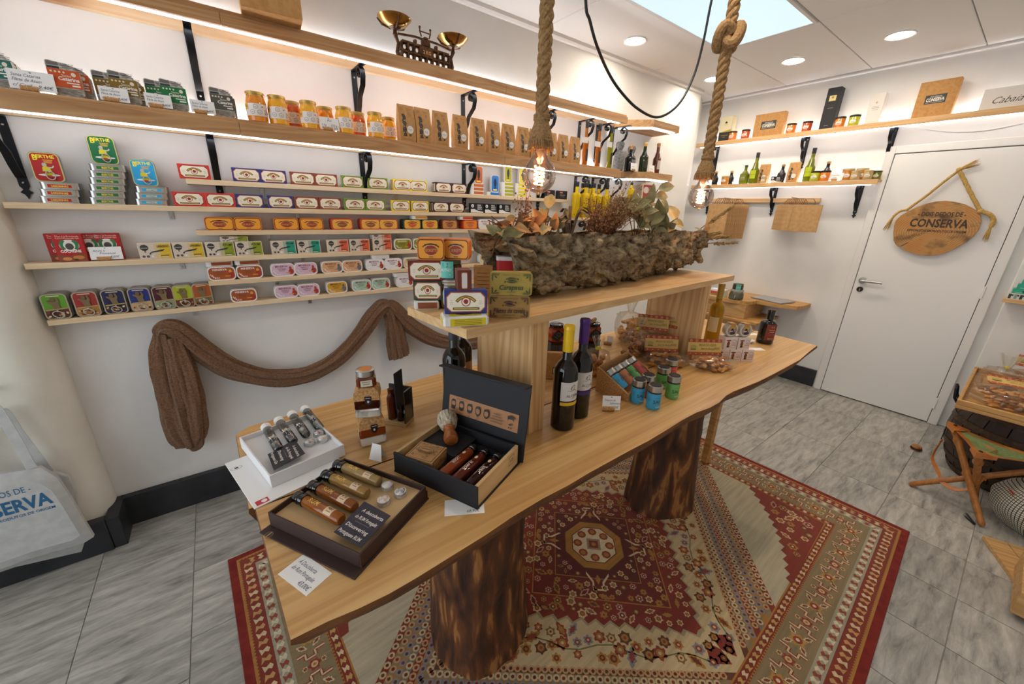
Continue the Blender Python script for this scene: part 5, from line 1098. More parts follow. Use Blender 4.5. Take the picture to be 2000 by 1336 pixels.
# ------------------------------------------------------------------ barrel, tray of biscuits
bar_m = wood('barrel_oak', '#3a2a22', '#241914', '#4a382c', 2, 30, 2.0, 0.6, 0.3, 0.3)
hoop_m = mat('hoop_iron', '#3b3029', 0.55, 0.4, vary=('#57402c', 40.0, 4))
ba = thing('barrel', 'dark old oak barrel with iron hoops under the biscuit tray', 'barrel', (3.74, -0.29, 0))
prof = lambda z: 0.265 + 0.075 * sin(pi * min(1, max(0, z / 0.55)))
ns = 20; st_v = []
for k in range(ns):
    a0, a1 = 2 * pi * (k + 0.03) / ns, 2 * pi * (k + 0.97) / ns; mb = MB(); zs = [0.55 * i / 8 for i in range(9)]
    vs = [(q * cos(a), q * sin(a), z) for z in zs for (q, a) in ((prof(z), a0), (prof(z), a1), (prof(z) - 0.02, a1), (prof(z) - 0.02, a0))]
    fs = [(i * 4 + j, i * 4 + (j + 1) % 4, i * 4 + 4 + (j + 1) % 4, i * 4 + 4 + j) for i in range(8) for j in range(4)] + [(3, 2, 1, 0), (32, 33, 34, 35)]
    mb.add(vs, fs, bar_m).build('stave', ba)
for z in (0.03, 0.1, 0.19, 0.36, 0.45, 0.52): MB().lathe([(prof(z - 0.016) + 0.001, z - 0.016), (prof(z - 0.016) + 0.004, z - 0.016), (prof(z + 0.016) + 0.004, z + 0.016), (prof(z + 0.016) + 0.001, z + 0.016)], hoop_m, 36, cap=False).build('hoop', ba)
MB().lathe([(0.25, 0.5), (0.25, 0.52)], bar_m, 32).build('head', ba)
MB().tube([(-0.06, 0.325, 0.42), (-0.075, 0.35, 0.46), (-0.06, 0.36, 0.515), (-0.02, 0.365, 0.535), (0.02, 0.36, 0.515), (0.035, 0.35, 0.46), (0.02, 0.325, 0.42)], 0.008, black_iron, 8).build('handle', ba)
zt_ = 0.5515
tr = thing('biscuit_tray', 'shallow wooden tray of bagged biscuits on the barrel', 'tray')
c1, c2 = PZ(1877, 792, 0.57), PZ(1890, 722, 0.60)
tx0, tx1, ty0, ty1 = 3.17, 4.05, -0.62, 0.04
MB().box(tx0, ty0, zt_, tx1, ty1, zt_ + 0.02, birch, 0.002).build('base', tr)
for q in ((tx0, ty0, tx0 + 0.018, ty1), (tx1 - 0.018, ty0, tx1, ty1), (tx0 + 0.018, ty1 - 0.016, tx1 - 0.018, ty1), (tx0 + 0.018, ty0, tx1 - 0.018, ty0 + 0.016)): MB().box(q[0], q[1], zt_ + 0.0205, q[2], q[3], zt_ + 0.05, birch, 0.003).build('rim', tr)
bag_plastic = thin_glass('clear_bag', '#fbf9f4', 0.09, 0.1, 0.03)
bisc = [mat('biscuit_%d' % i, c, 0.7, vary=(c2_, 60.0, 4), bmp=(120, 0.4, 0.002)) for i, (c, c2_) in enumerate((('#d89a50', '#b87634'), ('#c98640', '#a2622a'), ('#e2b272', '#c98e4c'), ('#9a6a3c', '#7a4e2a')))]
yellow_clip = mat('yellow_clip', '#f0d814', 0.4)
def header_print(p, wd, h):
    p.rect(0, 0, wd, h, '#d3b163').rect(0, h * 0.4, wd, h * 0.2, '#a23a22').rect(0, -h * 0.4, wd, h * 0.2, '#b4512e')
    n_ = int(wd / 0.022)
    for i in range(n_): x = -wd / 2 + wd * (i + 0.5) / n_; p.ell(x, h * 0.4, 0.006, h * 0.07, '#d3a06a', 8); p.ell(x, h * 0.4, 0.003, h * 0.04, '#8a2c1c', 6); p.poly([(x - 0.004, -h * 0.42), (x, -h * 0.34), (x + 0.004, -h * 0.42)], '#d9b880')
    p.text('BROAS DE AZEITE', wd * 0.08, h * 0.14, h * 0.13, '#6a5a34', fit=wd * 0.5).text('Sabor do Alentejo', wd * 0.08, -h * 0.08, h * 0.14, '#7a5a30', fit=wd * 0.4, shear=0.35).ell(-wd * 0.34, 0, wd * 0.09, h * 0.13, '#b39a50', 10).rect(-wd * 0.34, -h * 0.14, wd * 0.16, h * 0.05, '#4a5a34').rect(wd * 0.36, -h * 0.06, wd * 0.16, h * 0.14, '#b4904a')
    return p
def biscuit_bag(label, loc, rot, L_, W_, H_, n, long=True, seed=0, header=True, hh=0.05, shape='flat', mats=(0, 1, 2), tie=False, sub=None):
    """clear bag filled with separate biscuits, with a printed card header or tied with a yellow clip"""
    rr = random.Random(seed); o = thing('biscuit_bag', label, 'biscuit bag', loc, rot)
    for i in range(n):
        layer = i * 3 // n
        x = rr.uniform(-L_ * 0.42, L_ * 0.42) * (1 - 0.12 * layer); y = rr.uniform(-W_ * 0.36, W_ * 0.36) * (1 - 0.2 * layer); z = H_ * (0.17 + 0.28 * layer)
        a = (rr.uniform(0.018, 0.026), rr.uniform(0.009, 0.012), rr.uniform(0.006, 0.009)) if long else (rr.uniform(0.013, 0.018),) * 2 + (rr.uniform(0.009, 0.013),)
        b_ = MB().sph((0, 0, 0), a, bisc[mats[i % len(mats)]], 10, 6).build('biscuit', o, (x, y, max(z, a[2] + 0.001)), (rr.uniform(-0.25, 0.25), rr.uniform(-0.25, 0.25), rr.uniform(0, 3)))
    def skin(u, v):
        a = 2 * pi * u; t = v
        if shape == 'flat':
            r = sin(pi * (0.06 + 0.88 * t)) ** 0.35; k = 1 + 0.05 * noise.noise((cos(a) * 2 + seed, sin(a) * 2, t * 5))
            return ((t - 0.5) * L_ * 1.12, W_ * 0.52 * cos(a) * r * k, max(0.001, H_ * 0.5 + H_ * 0.52 * sin(a) * r * k))
        zt = t * H_ * 1.9
        r = (sin(pi * min(1, 0.18 + 0.62 * t / 0.62)) ** 0.6 if t < 0.62 else 0.3 * (1 - (t - 0.62) * 0.0) * (0.5 + abs(t - 0.68) * 3.2))
        k = 1 + 0.06 * noise.noise((cos(a) * 3 + seed, sin(a) * 3, t * 4)) + (0.18 * sin(a * 9) if t > 0.55 else 0.02 * sin(a * 11))
        return (L_ * 0.52 * r * k * cos(a), W_ * 0.52 * r * k * sin(a), zt + 0.001)
    MB().grid(28, 16, skin, bag_plastic, closeu=True).build('bag', o, angle=80)
    if header:
        wd = L_ * 0.9; tf = None
        mb = MB().box(-wd / 2, -0.0006, 0, wd / 2, 0.0006, hh, paper('#d3b163')); header_print(Pr(), wd, hh).to(mb, front(-0.0006, 0, hh / 2), 0.0001)
        q = mb.build('header_card', o, (0, W_ * 0.2, H_ * 0.98), (radians(-18), 0, 0))
        if sub: q.location, q.rotation_euler = sub
    if tie: MB().box(-0.018, -0.007, 0, 0.018, 0.007, 0.014, yellow_clip, 0.003).build('clip', o, (0, 0, H_ * 1.9 * 0.655), (0, 0.2, 0))
    return o
zb_ = zt_ + 0.021
biscuit_bag('flat bag of long biscuits at the tray edge with printed card', (3.32, -0.125, zb_), BK + 0.1, 0.24, 0.2, 0.125, 60, True, 3, True, 0.08, sub=((0.02, 0.05, 0.118), (radians(-70), 0, 0.1)))
biscuit_bag('flat bag of long biscuits deeper along the tray', (3.33, -0.42, zb_), BK, 0.24, 0.2, 0.125, 60, True, 4, True, 0.08, sub=((-0.02, 0.05, 0.118), (radians(-70), 0, -0.15)))
biscuit_bag('tied bag of dark round biscuits on the tray beside the door', (3.58, -0.08, zb_), 0.2, 0.19, 0.18, 0.13, 34, False, 5, False, shape='tied', mats=(3, 1, 3), tie=True)
biscuit_bag('tied bag of round biscuits behind the dark ones on the tray', (3.6, -0.3, zb_), 0.5, 0.22, 0.2, 0.13, 34, False, 6, False, shape='tied', mats=(2, 1, 3), tie=True)
biscuit_bag('standing bag of biscuits with brown header at the back of the tray', (3.9, -0.2, zb_), BK, 0.2, 0.12, 0.11, 24, False, 8, True, 0.07, mats=(1, 3, 1), sub=((0, 0.03, 0.12), (radians(-8), 0, 0)))
# ------------------------------------------------------------------ three-legged folding stool
leather = mat('tan_leather', '#c47a34', 0.5, vary=('#a9622a', 16.0, 4), coat=0.1); canvas = mat('olive_canvas', '#84925f', 0.85, vary=('#78864f', 90.0, 3)); turned = wood('turned_beech', '#a96c2c', '#8a5320', '#b97c3a', 2, 40, 3.0, 0.4, 0.3, 0.1)
so = thing('tripod_stool', 'folding three-legged stool with tan leather and green canvas seat', 'stool')
sz = 0.425; S1, S2, S3 = PZ(1853, 824, sz), PZ(1908, 884, sz), Vector((3.2, -0.43, sz)); F1, F2, F3 = Vector((3.154, 0.077, 0)), Vector((3.012, -0.227, 0)), Vector((3.25, -0.18, 0))
ctr = (S1 + S2 + S3) / 3
def leg(a, b, nm='leg'):
    d = b - a; pr_ = [(0.0, 0.6), (0.02, 1.0), (0.1, 1.0), (0.5, 1.08), (0.78, 1.0), (0.84, 1.5), (0.88, 1.0), (0.93, 1.25), (1.0, 0.9)]
    MB().tube([a + d * t for t, q in pr_], [0.0145 * q for t, q in pr_], turned, 12).build(nm, so)
leg(F1 + Vector((0, 0, 0.008)), S3 + (ctr - S3) * 0.12 - Vector((0, 0, 0.01))); leg(F2 + Vector((0, 0, 0.008)), S1 + (ctr - S1) * 0.12 - Vector((0, 0, 0.01))); leg(F3 + Vector((0, 0, 0.008)), S2 + (ctr - S2) * 0.12 - Vector((0, 0, 0.01)))
def seatfn(k, drop, dz):
    P = [S1, S2, S3]; out_ = []
    for i in range(3):
        a, b = P[i], P[(i + 1) % 3]
        for j in range(8):
            t = j / 8; q = a.lerp(b, t); q = q + (ctr - q) * (0.16 * sin(pi * t)); q = ctr + (q - ctr) * k; q.z = sz + dz - drop * (1 - (1 - sin(pi * t)) * 0.5) ; out_.append(q)
    return out_
rings = [seatfn(1.0, 0.02, 0.0), seatfn(0.8, 0.028, 0.001), seatfn(0.45, 0.042, 0), seatfn(0.02, 0.05, 0)]
mb = MB(); n = 24
for j in range(3):
    mb.add(rings[j] + rings[j + 1], [(i, (i + 1) % n, n + (i + 1) % n, n + i) for i in range(n)], leather if j == 0 else canvas)
r2 = [[p - Vector((0, 0, 0.004)) for p in r] for r in rings]
mb.add(rings[0] + r2[0], [((i + 1) % n, i, n + i, n + (i + 1) % n) for i in range(n)], leather)
for j in range(3): mb.add(r2[j] + r2[j + 1], [((i + 1) % n, i, n + i, n + (i + 1) % n) for i in range(n)], leather)
mb.build('seat', so, angle=60)
for P in (S1, S2, S3):
    q = P + (ctr - P) * 0.14; pk = MB(); d = (ctr - P).normalized(); e = Vector((-d.y, d.x, 0))
    pk.add([P - d * 0.004 + Vector((0, 0, 0.004)), P + d * 0.075 + e * 0.05 - Vector((0, 0, 0.012)), P + d * 0.085 - Vector((0, 0, 0.012)), P + d * 0.075 - e * 0.05 - Vector((0, 0, 0.012)), P - d * 0.004 - Vector((0, 0, 0.03)), P + d * 0.075 + e * 0.05 - Vector((0, 0, 0.03)), P + d * 0.075 - e * 0.05 - Vector((0, 0, 0.03))], [(0, 1, 2, 3), (0, 4, 5, 1), (0, 3, 6, 4)], leather)
    pk.sph(tuple(P + d * 0.035 + Vector((0, 0, 0.0))), (0.009, 0.009, 0.004), mat('bronze', '#3c3229', 0.4, 0.8), 12, 6); pk.build('corner_pocket', so)
stp = spline([S1 + Vector((0.0, 0.0, -0.01)), PX(1838, 858, S1.x), PX(1838, 862, S1.x), PX(1821, 893, 3.25), PX(1834, 925, 3.2), PX(1840, 942, 3.15), PX(1870, 957, 3.1), PX(1905, 952, 3.12), PX(1921, 935, 3.15)], 6)
MB().tube(stp[:7], 0.0022, black_iron, 6).build('hook_wire', so)
def ribbon(mb, path, w_, th, m, side):
    vs = []; fs = []
    for i, p in enumerate(path):
        t = (path[min(i + 1, len(path) - 1)] - path[max(i - 1, 0)]).normalized(); nn = t.cross(side).normalized()
        vs += [p + side * w_ + nn * th, p - side * w_ + nn * th, p - side * w_ - nn * th, p + side * w_ - nn * th]
    for i in range(len(path) - 1): fs += [(i * 4 + k, i * 4 + (k + 1) % 4, i * 4 + 4 + (k + 1) % 4, i * 4 + 4 + k) for k in range(4)]
    fs += [(3, 2, 1, 0), tuple(range(len(vs) - 4, len(vs)))]
    return mb.add(vs, fs, m)
ribbon(MB(), stp[7:], 0.011, 0.0018, leather, Vector((0.75, -0.3, 0.55)).normalized()).build('carry_strap', so)
jc = F2.lerp(S1, 0.47); lo = [jc + Vector((0.045 * cos(2 * pi * i / 14) + 0.05, 0.045 * sin(2 * pi * i / 14) - 0.03, 0.008 * sin(4 * pi * i / 14))) for i in range(15)]
ribbon(MB(), lo, 0.01, 0.0018, leather, Vector((0, 0, 1))).build('binding_strap', so)
# checked cloth sack
def check_mat():
    m, nt, b, L = nodes('checked_cloth'); mp = coords(nt, L, (1, 1, 1), 'UV'); sp = N(nt, 'ShaderNodeSeparateXYZ'); L.new(mp.outputs['Vector'], sp.inputs[0]); tot = None
    for ax, f in (('X', 84.0), ('Y', 22.0)):
        a = N(nt, 'ShaderNodeMath', operation='MULTIPLY'); a.inputs[1].default_value = f; L.new(sp.outputs[ax], a.inputs[0]); c = N(nt, 'ShaderNodeMath', operation='FRACT'); L.new(a.outputs[0], c.inputs[0]); g = N(nt, 'ShaderNodeMath', operation='LESS_THAN'); g.inputs[1].default_value = 0.24; L.new(c.outputs[0], g.inputs[0])
        if tot: mx = N(nt, 'ShaderNodeMath', operation='MAXIMUM'); L.new(tot, mx.inputs[0]); L.new(g.outputs[0], mx.inputs[1]); tot = mx.outputs[0]
        else: tot = g.outputs[0]
    r = ramp(nt, [(0.0, '#cfcab4'), (1.0, '#33363a')]); L.new(tot, r.inputs['Fac']); L.new(r.outputs['Color'], b.inputs['Base Color']); b.inputs['Roughness'].default_value = 0.9
    return m
sk = thing('checked_sack', 'round sack of black and cream checked cloth on the floor', 'sack', (3.22, -0.4, 0))
nu, nv = 40, 20; mb = MB()
def sackf(u, v):
    a = 2 * pi * u; t = v; r = 0.19 * (sin(pi * (0.14 + 0.8 * t)) ** 0.55) * (1 + 0.05 * noise.noise((3 * cos(a), 3 * sin(a), 4 * t)) + 0.03 * sin(a * 7 + 5 * t))
    return (r * cos(a), r * sin(a), 0.27 * t ** 0.9)
mb.grid(nu, nv, sackf, check_mat(), closeu=True); bo = mb.build('cloth', sk, angle=180)
uvl = bo.data.uv_layers.new(name='UVMap')
for pol in bo.data.polygons:
    us = [(bo.data.loops[li].vertex_index % nu) / nu for li in pol.loop_indices]
    for li, u_ in zip(pol.loop_indices, us): uvl.data[li].uv = (u_ + 1 if max(us) - u_ > 0.5 else u_, (bo.data.loops[li].vertex_index // nu) / (nv - 1))
tg = MB(); 
for i, c in enumerate(('#c8321f', '#f0d21c', '#c8321f', '#2a2a2a')): tg.box(-0.02, 0, -0.012 * i, 0.02, 0.003, -0.012 * i + 0.012, paper(c))
tg.build('ribbon_tag', sk, (-0.1, 0.13, 0.2), (radians(-30), 0, 0.4))
tag(frays(MB(), (3.0, -0.2, 0.008), (3.06, -0.16, 0.012), 0.004, 0.012, 14, black_matte, 9).build('black_tassel'), 'black tassel lying on the floor by the stool leg', 'tassel')
# crates on the floor with a grey device
ba0 = PZ(1918, 1045, 0.022); ba1 = PZ(1992, 1148, 0.022); bd = ba1 - ba0; fb = thing('floor_board', 'pale planks lying on the floor in front of the checked sack', 'boards', (ba0.x, ba0.y, 0.0005), atan2(bd.y, bd.x))
for k in range(2): MB().box(0.0, 0.004 + 0.085 * k, 0, 0.62, 0.086 + 0.085 * k, 0.0215, crate_m, 0.001).build('plank', fb, (0, -0.0, 0))
crate('small wooden box standing on the floor planks', 2.36, -0.62, 2.72, -0.34, 0.0225, 0.13)
dv = thing('grey_device', 'rounded grey metal device lying on the small wooden box', 'device', (2.55, -0.46, 0.1305), 0.2); MB().prism(rrect_pts(0.2, 0.22, 0.05, 6), 0.0, 0.035, mat('grey_plastic', '#8f959b', 0.45)).build('shell', dv); MB().prism(rrect_pts(0.203, 0.223, 0.05, 6), 0.012, 0.016, black_matte).build('seam', dv)
ds = thing('door_stop', 'round wooden door stop with black ring on the floor', 'door stop', (3.736, 0.131, 0)); MB().lathe([(0.026, 0.0), (0.026, 0.008)], turned, 20).build('base', ds); MB().lathe([(0.03, 0.0085), (0.032, 0.012), (0.03, 0.0165)], black_matte, 20).build('ring', ds); MB().lathe([(0.027, 0.017), (0.029, 0.024), (0.024, 0.032), (0.0, 0.034)], turned, 20).build('knob', ds)
# ================================================================== pendant lamps
jute = mat('jute_rope', '#a9865a', 0.92, vary=('#85643c', 140.0, 4), bmp=(300, 0.5, 0.002))
fil_m = glow('filament', '#ffb469', BULB)
bulb_glass = thin_glass('bulb_glass', '#fff1e6', 0.2, 0.015)
def pendant(label, B, r, lean, knot=None, rr=0.0185):
    o = thing('rope_pendant', label, 'pendant lamp', tuple(B)); top = Vector((lean[0], lean[1], ZC - B.z)); z0 = r * 1.35
    prof_ = [(r * sin(t), -r * cos(t)) for t in [pi * i / 20 for i in range(1, 16)]]
    prof_ += [(r * 0.5, r * 0.98), (r * 0.4, r * 1.2), (r * 0.38, r * 1.42)]
    MB().lathe([(0.0005, -r)] + prof_, bulb_glass, 32, cap=False).build('globe', o)
    MB().sph((0, 0, -r - 0.002), (0.003, 0.003, 0.004), brass, 8, 6).build('tip', o)
    fl_ = MB().tube([(0.0145 * cos(t), 0.0145 * sin(t), -0.026 + 0.052 * t / (2 * pi * 4.5)) for t in [2 * pi * 4.5 * i / 90 for i in range(91)]], 0.0016, fil_m, 5).build('filament', o)
    MB().tube([(0, 0, 0.026), (0.004, 0, 0.05), (0, 0, r * 1.42)], 0.0016, steel, 5).lathe([(0.004, r * 0.95), (0.011, r * 1.25), (0.011, r * 1.4)], mat('lamp_stem', '#d8d2c8', 0.2, trans=0.5), 12).build('stem', o)
    MB().lathe([(0.0145, r * 1.38), (0.017, r * 1.4), (0.018, r * 1.75), (0.013, r * 1.85)], brass, 16).build('socket', o)
    a = Vector((0, 0, r * 2.95)); sk_ = MB()
    sk_.lathe([(0.026, r * 1.5), (0.031, r * 1.62), (0.033, r * 2.0), (0.03, r * 2.35), (0.022, r * 2.75), (0.02, r * 3.0)], jute, 36).build('rope_skirt', o)
    fr_ = MB(); rx_ = random.Random(5)
    for i in range(60):
        t = 2 * pi * i / 60; q = rx_.uniform(0.85, 1.1); fr_.tube([(0.031 * cos(t), 0.031 * sin(t), r * 2.0), (0.034 * q * cos(t), 0.034 * q * sin(t), r * 1.7), (0.036 * q * cos(t + 0.1), 0.036 * q * sin(t + 0.1), r * 1.33)], [0.003, 0.0026, 0.0012], jute, 5)
    tag(fr_.build('fringe', o), kind='stuff')
    wr = MB()
    for z in (r * 1.85, r * 2.95, r * 3.05, r * 3.15): wr.tube([(0.0335 * cos(2 * pi * i / 24) if z < r * 2 else 0.0215 * cos(2 * pi * i / 24), 0.0335 * sin(2 * pi * i / 24) if z < r * 2 else 0.0215 * sin(2 * pi * i / 24), z) for i in range(24)], 0.003, jute, 6, closed=True)
    wr.build('binding', o)
    path = [a.lerp(top, i / 120) + Vector((0.004 * sin(i * 0.11), 0.003 * cos(i * 0.13), 0)) for i in range(121)]
    rb = MB()
    for s in range(3):                                           # three strands laid round each other
        L_ = (top - a).length; N_ = 150; pp = []
        for i in range(N_ + 1):
            t = i / N_; c = a.lerp(top, t); an = 2 * pi * (t * L_ / 0.085 + s / 3); pp.append(c + Vector((cos(an), sin(an), 0)) * rr * 0.52)
        rb.tube(pp, rr * 0.6, jute, 8)
    rb.build('rope', o)
    if knot:
        kc = a.lerp(top, (knot - B.z - a.z) / (top.z - a.z)); kb = MB(); kp = []
        for i in range(64):
            t = 2 * pi * i / 64; kp.append(kc + Vector(((sin(t) + 2 * sin(2 * t)) * 0.013, (cos(t) - 2 * cos(2 * t)) * 0.013, -sin(3 * t) * 0.03)))
        kb.tube(kp, rr * 0.95, jute, 10, closed=True); kb.build('knot', o)
    MB().lathe([(0.035, -0.02), (0.04, -0.015), (0.04, 0)], white_paint, 20, Matrix.Translation(top)).build('ceiling_rose', o)
    return o
B1, B2 = CAM + ray(1053, 343) * 1.15, CAM + ray(1369, 384) * 1.6
pendant('thick jute rope pendant with glowing globe bulb over the biscuit tins', B1, 0.05, (0.0, 0.0))
pendant('knotted jute rope pendant with glowing globe bulb over the planter end', B2, 0.0485, (-0.015, -0.005), PY(1420, 72, B2.y).z, 0.02)
cp = [PY(u, v, 0.93) for u, v in ((1144, 0), (1152, 40), (1166, 90), (1190, 145), (1215, 182), (1245, 212), (1280, 229), (1310, 218), (1335, 190), (1358, 140), (1374, 80), (1390, 0))]
cab = [Vector((cp[0].x - 0.06, B1.y, ZC - 0.001)), cp[0] + Vector((-0.025, 0, 0.2))] + cp + [cp[-1].lerp(Vector((B2.x - 0.09, B2.y, ZC)), 0.5), Vector((B2.x - 0.09, B2.y, ZC - 0.001))]
tag(MB().tube(spline(cab, 8), 0.0042, mat('cable_black', '#16191a', 0.45), 8).build('black_cable'), 'black cable hanging in a loop between the two rope pendants', 'cable')
# ================================================================== draped cloth, tote bags
burlap = mat('burlap', '#8a6446', 0.95, vary=('#664730', (120, 120, 160), 5), bmp=(420, 0.9, 0.004), sheen=0.2)
dc = thing('draped_cloth', 'brown loose-woven cloth draped in swags under the tin shelves', 'cloth')
def swag(nm, px, rad, y=2.27, folds=6, flatten=0.55, seed=0, k=8, tw=1.0):
    path = spline([PY(u, v, y) for u, v in px], k); L = len(path); rs = [Vector((r, 0, 0)) for r in rad]; rr_ = [p.x for p in spline(rs, k)]
    if len(rr_) != L: rr_ = [rr_[min(i, len(rr_) - 1)] for i in range(L)]
    mb = MB(); nrm = 56; vs = []; fs = []
    for i, p in enumerate(path):
        t = (path[min(i + 1, L - 1)] - path[max(i - 1, 0)]).normalized(); out_ = Vector((0, -1, 0)); up = t.cross(out_).normalized()
        for q in range(nrm):
            a = 2 * pi * q / nrm; f = 1 + 0.17 * sin(folds * a + tw * 3 * i / L + seed) + 0.1 * sin((folds * 2 + 3) * a - 4 * i / L + seed * 2) + 0.16 * noise.noise((i * 0.15, a * 1.5, seed))
            vs.append(p + (up * cos(a) + out_ * sin(a) * flatten) * rr_[i] * f)
    for i in range(L - 1):
        for q in range(nrm): fs.append((i * nrm + q, i * nrm + (q + 1) % nrm, (i + 1) * nrm + (q + 1) % nrm, (i + 1) * nrm + q))
    fs.append(tuple(range(nrm))[::-1]); fs.append(tuple(range((L - 1) * nrm, L * nrm)))
    mb.add(vs, fs, burlap); return mb.build(nm, dc, angle=75)
swag('hanging_end', [(318, 652), (325, 690), (335, 740), (348, 790), (360, 835), (372, 868), (368, 876)], [0.028, 0.05, 0.058, 0.062, 0.064, 0.05, 0.01], 2.272, 7, 0.6, 1)
swag('hanging_fold', [(340, 660), (350, 700), (362, 750), (372, 800), (378, 850), (372, 872)], [0.03, 0.045, 0.05, 0.052, 0.045, 0.012], 2.262, 5, 0.6, 2)
swag('swag', [(312, 660), (318, 645), (345, 648), (400, 690), (460, 722), (530, 738), (600, 732), (660, 700), (705, 650), (735, 610), (752, 596), (768, 600)], [0.012, 0.036, 0.044, 0.044, 0.043, 0.043, 0.043, 0.042, 0.042, 0.04, 0.034, 0.015], 2.275, 6, 0.7, 4, 8, 3)
swag('hanging_end', [(755, 598), (764, 618), (770, 645), (776, 675), (781, 697)], [0.03, 0.038, 0.05, 0.06, 0.058], 2.28, 8, 0.5, 5)
swag('swag', [(750, 605), (765, 598), (795, 630), (830, 655), (870, 668), (915, 672), (960, 660), (1000, 630)], [0.012, 0.034, 0.04, 0.042, 0.042, 0.042, 0.042, 0.03], 2.28, 6, 0.65, 7)
tote_m = mat('tote_fabric', '#c9cac8', 0.9, vary=('#bdbfbd', 30.0, 3), bmp=(300, 0.3, 0.002))
def tote(label, pxs, y, text, hd):
    o = thing('tote_bag', label, 'tote bag'); P = [PY(u, v, y) for u, v in pxs]; n = len(P); mb = MB(); dpt = 0.03
    c = sum(P, Vector()) / n; f_ = [p + Vector((0, -dpt * 0.3, 0)) for p in P]; b_ = [p + Vector((0, dpt * 0.3, 0)) for p in P]
    cf, cb3 = c + Vector((0, -dpt, 0)), c + Vector((0, dpt, 0)); fi = [p.lerp(cf, 0.25) + Vector((0, -dpt * 0.4, 0)) for p in f_]
    mb.add(f_ + fi, [(i, (i + 1) % n, n + (i + 1) % n, n + i) for i in range(n)], tote_m); mb.add(fi, [tuple(range(n))], tote_m)
    mb.add(f_ + b_, [((i + 1) % n, i, n + i, n + (i + 1) % n) for i in range(n)], tote_m); mb.add(b_, [tuple(range(n))[::-1]], tote_m); mb.build('body', o, angle=60)
    for hp in hd: ribbon(MB(), spline([PY(u, v, y - 0.004 - 0.003 * k) for k, (u, v) in enumerate(hp)], 6), 0.014, 0.0012, tote_m, Vector((1, 0, 0.15)).normalized()).build('handle', o)
    if text:
        p = Pr(); q = PY(36, 988, y - 0.04); p.text('- DOIS DEDOS DE -', q.x - 0.06, q.z + 0.055, 0.026, '#2a6a98', fit=0.2).text('CONSERVA', q.x - 0.055, q.z - 0.005, 0.055, '#23648f', fit=0.27, bold=0.03).text('ESPECIALISTAS EM PRODUTOS DE ORIGEM', q.x - 0.055, q.z - 0.052, 0.012, '#2a6a98', fit=0.27, bold=0.01)
        p.build('lettering', lambda a, b, l: (a, min(f.y for f in fi) - 0.0006 - l, b), o)
    return o
tote('pale grey cloth tote bag printed with blue lettering', [(-95, 940), (80, 911), (112, 930), (140, 972), (162, 1010), (184, 1046), (165, 1058), (60, 1088), (-110, 1150)], 2.105, True, [[(-60, 930), (-50, 850), (-20, 790), (20, 840), (62, 915)]])
tote('plain pale tote bag hanging behind the printed one', [(-60, 950), (110, 922), (135, 930), (150, 965), (165, 1060), (160, 1075), (30, 1105), (-100, 1150)], 2.172, False, [[(-40, 930), (-30, 850), (0, 800), (40, 850), (95, 922)]])
hk = thing('wall_hook', 'dark iron hook on the plaster pier holding the tote bags', 'hook'); q = PY(-12, 792, 2.15); MB().tube([(q.x, 2.205, q.z + 0.05), (q.x, 2.14, q.z + 0.045), (q.x, 2.08, q.z + 0.03), (q.x, 2.06, q.z + 0.05)], 0.005, black_iron, 8).build('rod', hk)
# ================================================================== the table
tbl_m = wood('cedar_slab', '#cfa468', '#b08046', '#dcb97e', 0, 42, 0.7, 0.34, 0.3, 0.12)
edge_m = mat('live_edge', '#7a4c22', 0.6, vary=('#59351a', (8, 30, 30), 4), bmp=(60, 0.5, 0.004))
def trunk_mat():
    m, nt, b, L = nodes('peeled_trunk'); mp = coords(nt, L, (14, 14, 3.4)); n = N(nt, 'ShaderNodeTexNoise'); n.inputs['Scale'].default_value = 1.6; n.inputs['Detail'].default_value = 7; n.inputs['Distortion'].default_value = 0.35; L.new(mp.outputs['Vector'], n.inputs['Vector'])
    r = ramp(nt, [(0.3, '#241309'), (0.48, '#4a2812'), (0.58, '#6a3c1c'), (0.64, '#9c6a36'), (0.78, '#7d4c26')]); L.new(n.outputs['Fac'], r.inputs['Fac'])
    L.new(r.outputs['Color'], b.inputs['Base Color']); b.inputs['Roughness'].default_value = 0.62; bump(nt, L, b, n.outputs['Fac'], 0.8, 0.012); return m
trk = trunk_mat()
tb = thing('live_edge_table', 'long live-edge wooden display table on tree trunk legs', 'table')
fr_px = [(568, 1250), (640, 1214), (700, 1189), (760, 1160), (810, 1131), (860, 1100), (905, 1072), (950, 1044), (1000, 1010), (1060, 974), (1110, 948), (1150, 924), (1190, 902), (1230, 880), (1265, 862), (1300, 841), (1330, 822), (1360, 806), (1385, 797), (1405, 786), (1418, 773), (1432, 765), (1455, 756), (1480, 746), (1510, 731), (1540, 715), (1562, 703), (1580, 687), (1596, 675)]
fe = [PZ(u, v, T) for u, v in fr_px]
fe = [(p.x, p.y) for p in fe]
seam = 0.9
front_poly = [(-0.033, 0.893)] + fe + [(2.544, 0.791), (2.541, 0.895)]
back_poly = [(-0.045, 0.899), (2.541, 0.901), (2.535, 1.1), (2.53, 1.335), (1.9, 1.352), (1.3, 1.345), (0.68, 1.35), (0.388, 1.325), (0.147, 1.315), (-0.02, 1.3), (-0.052, 1.27)]
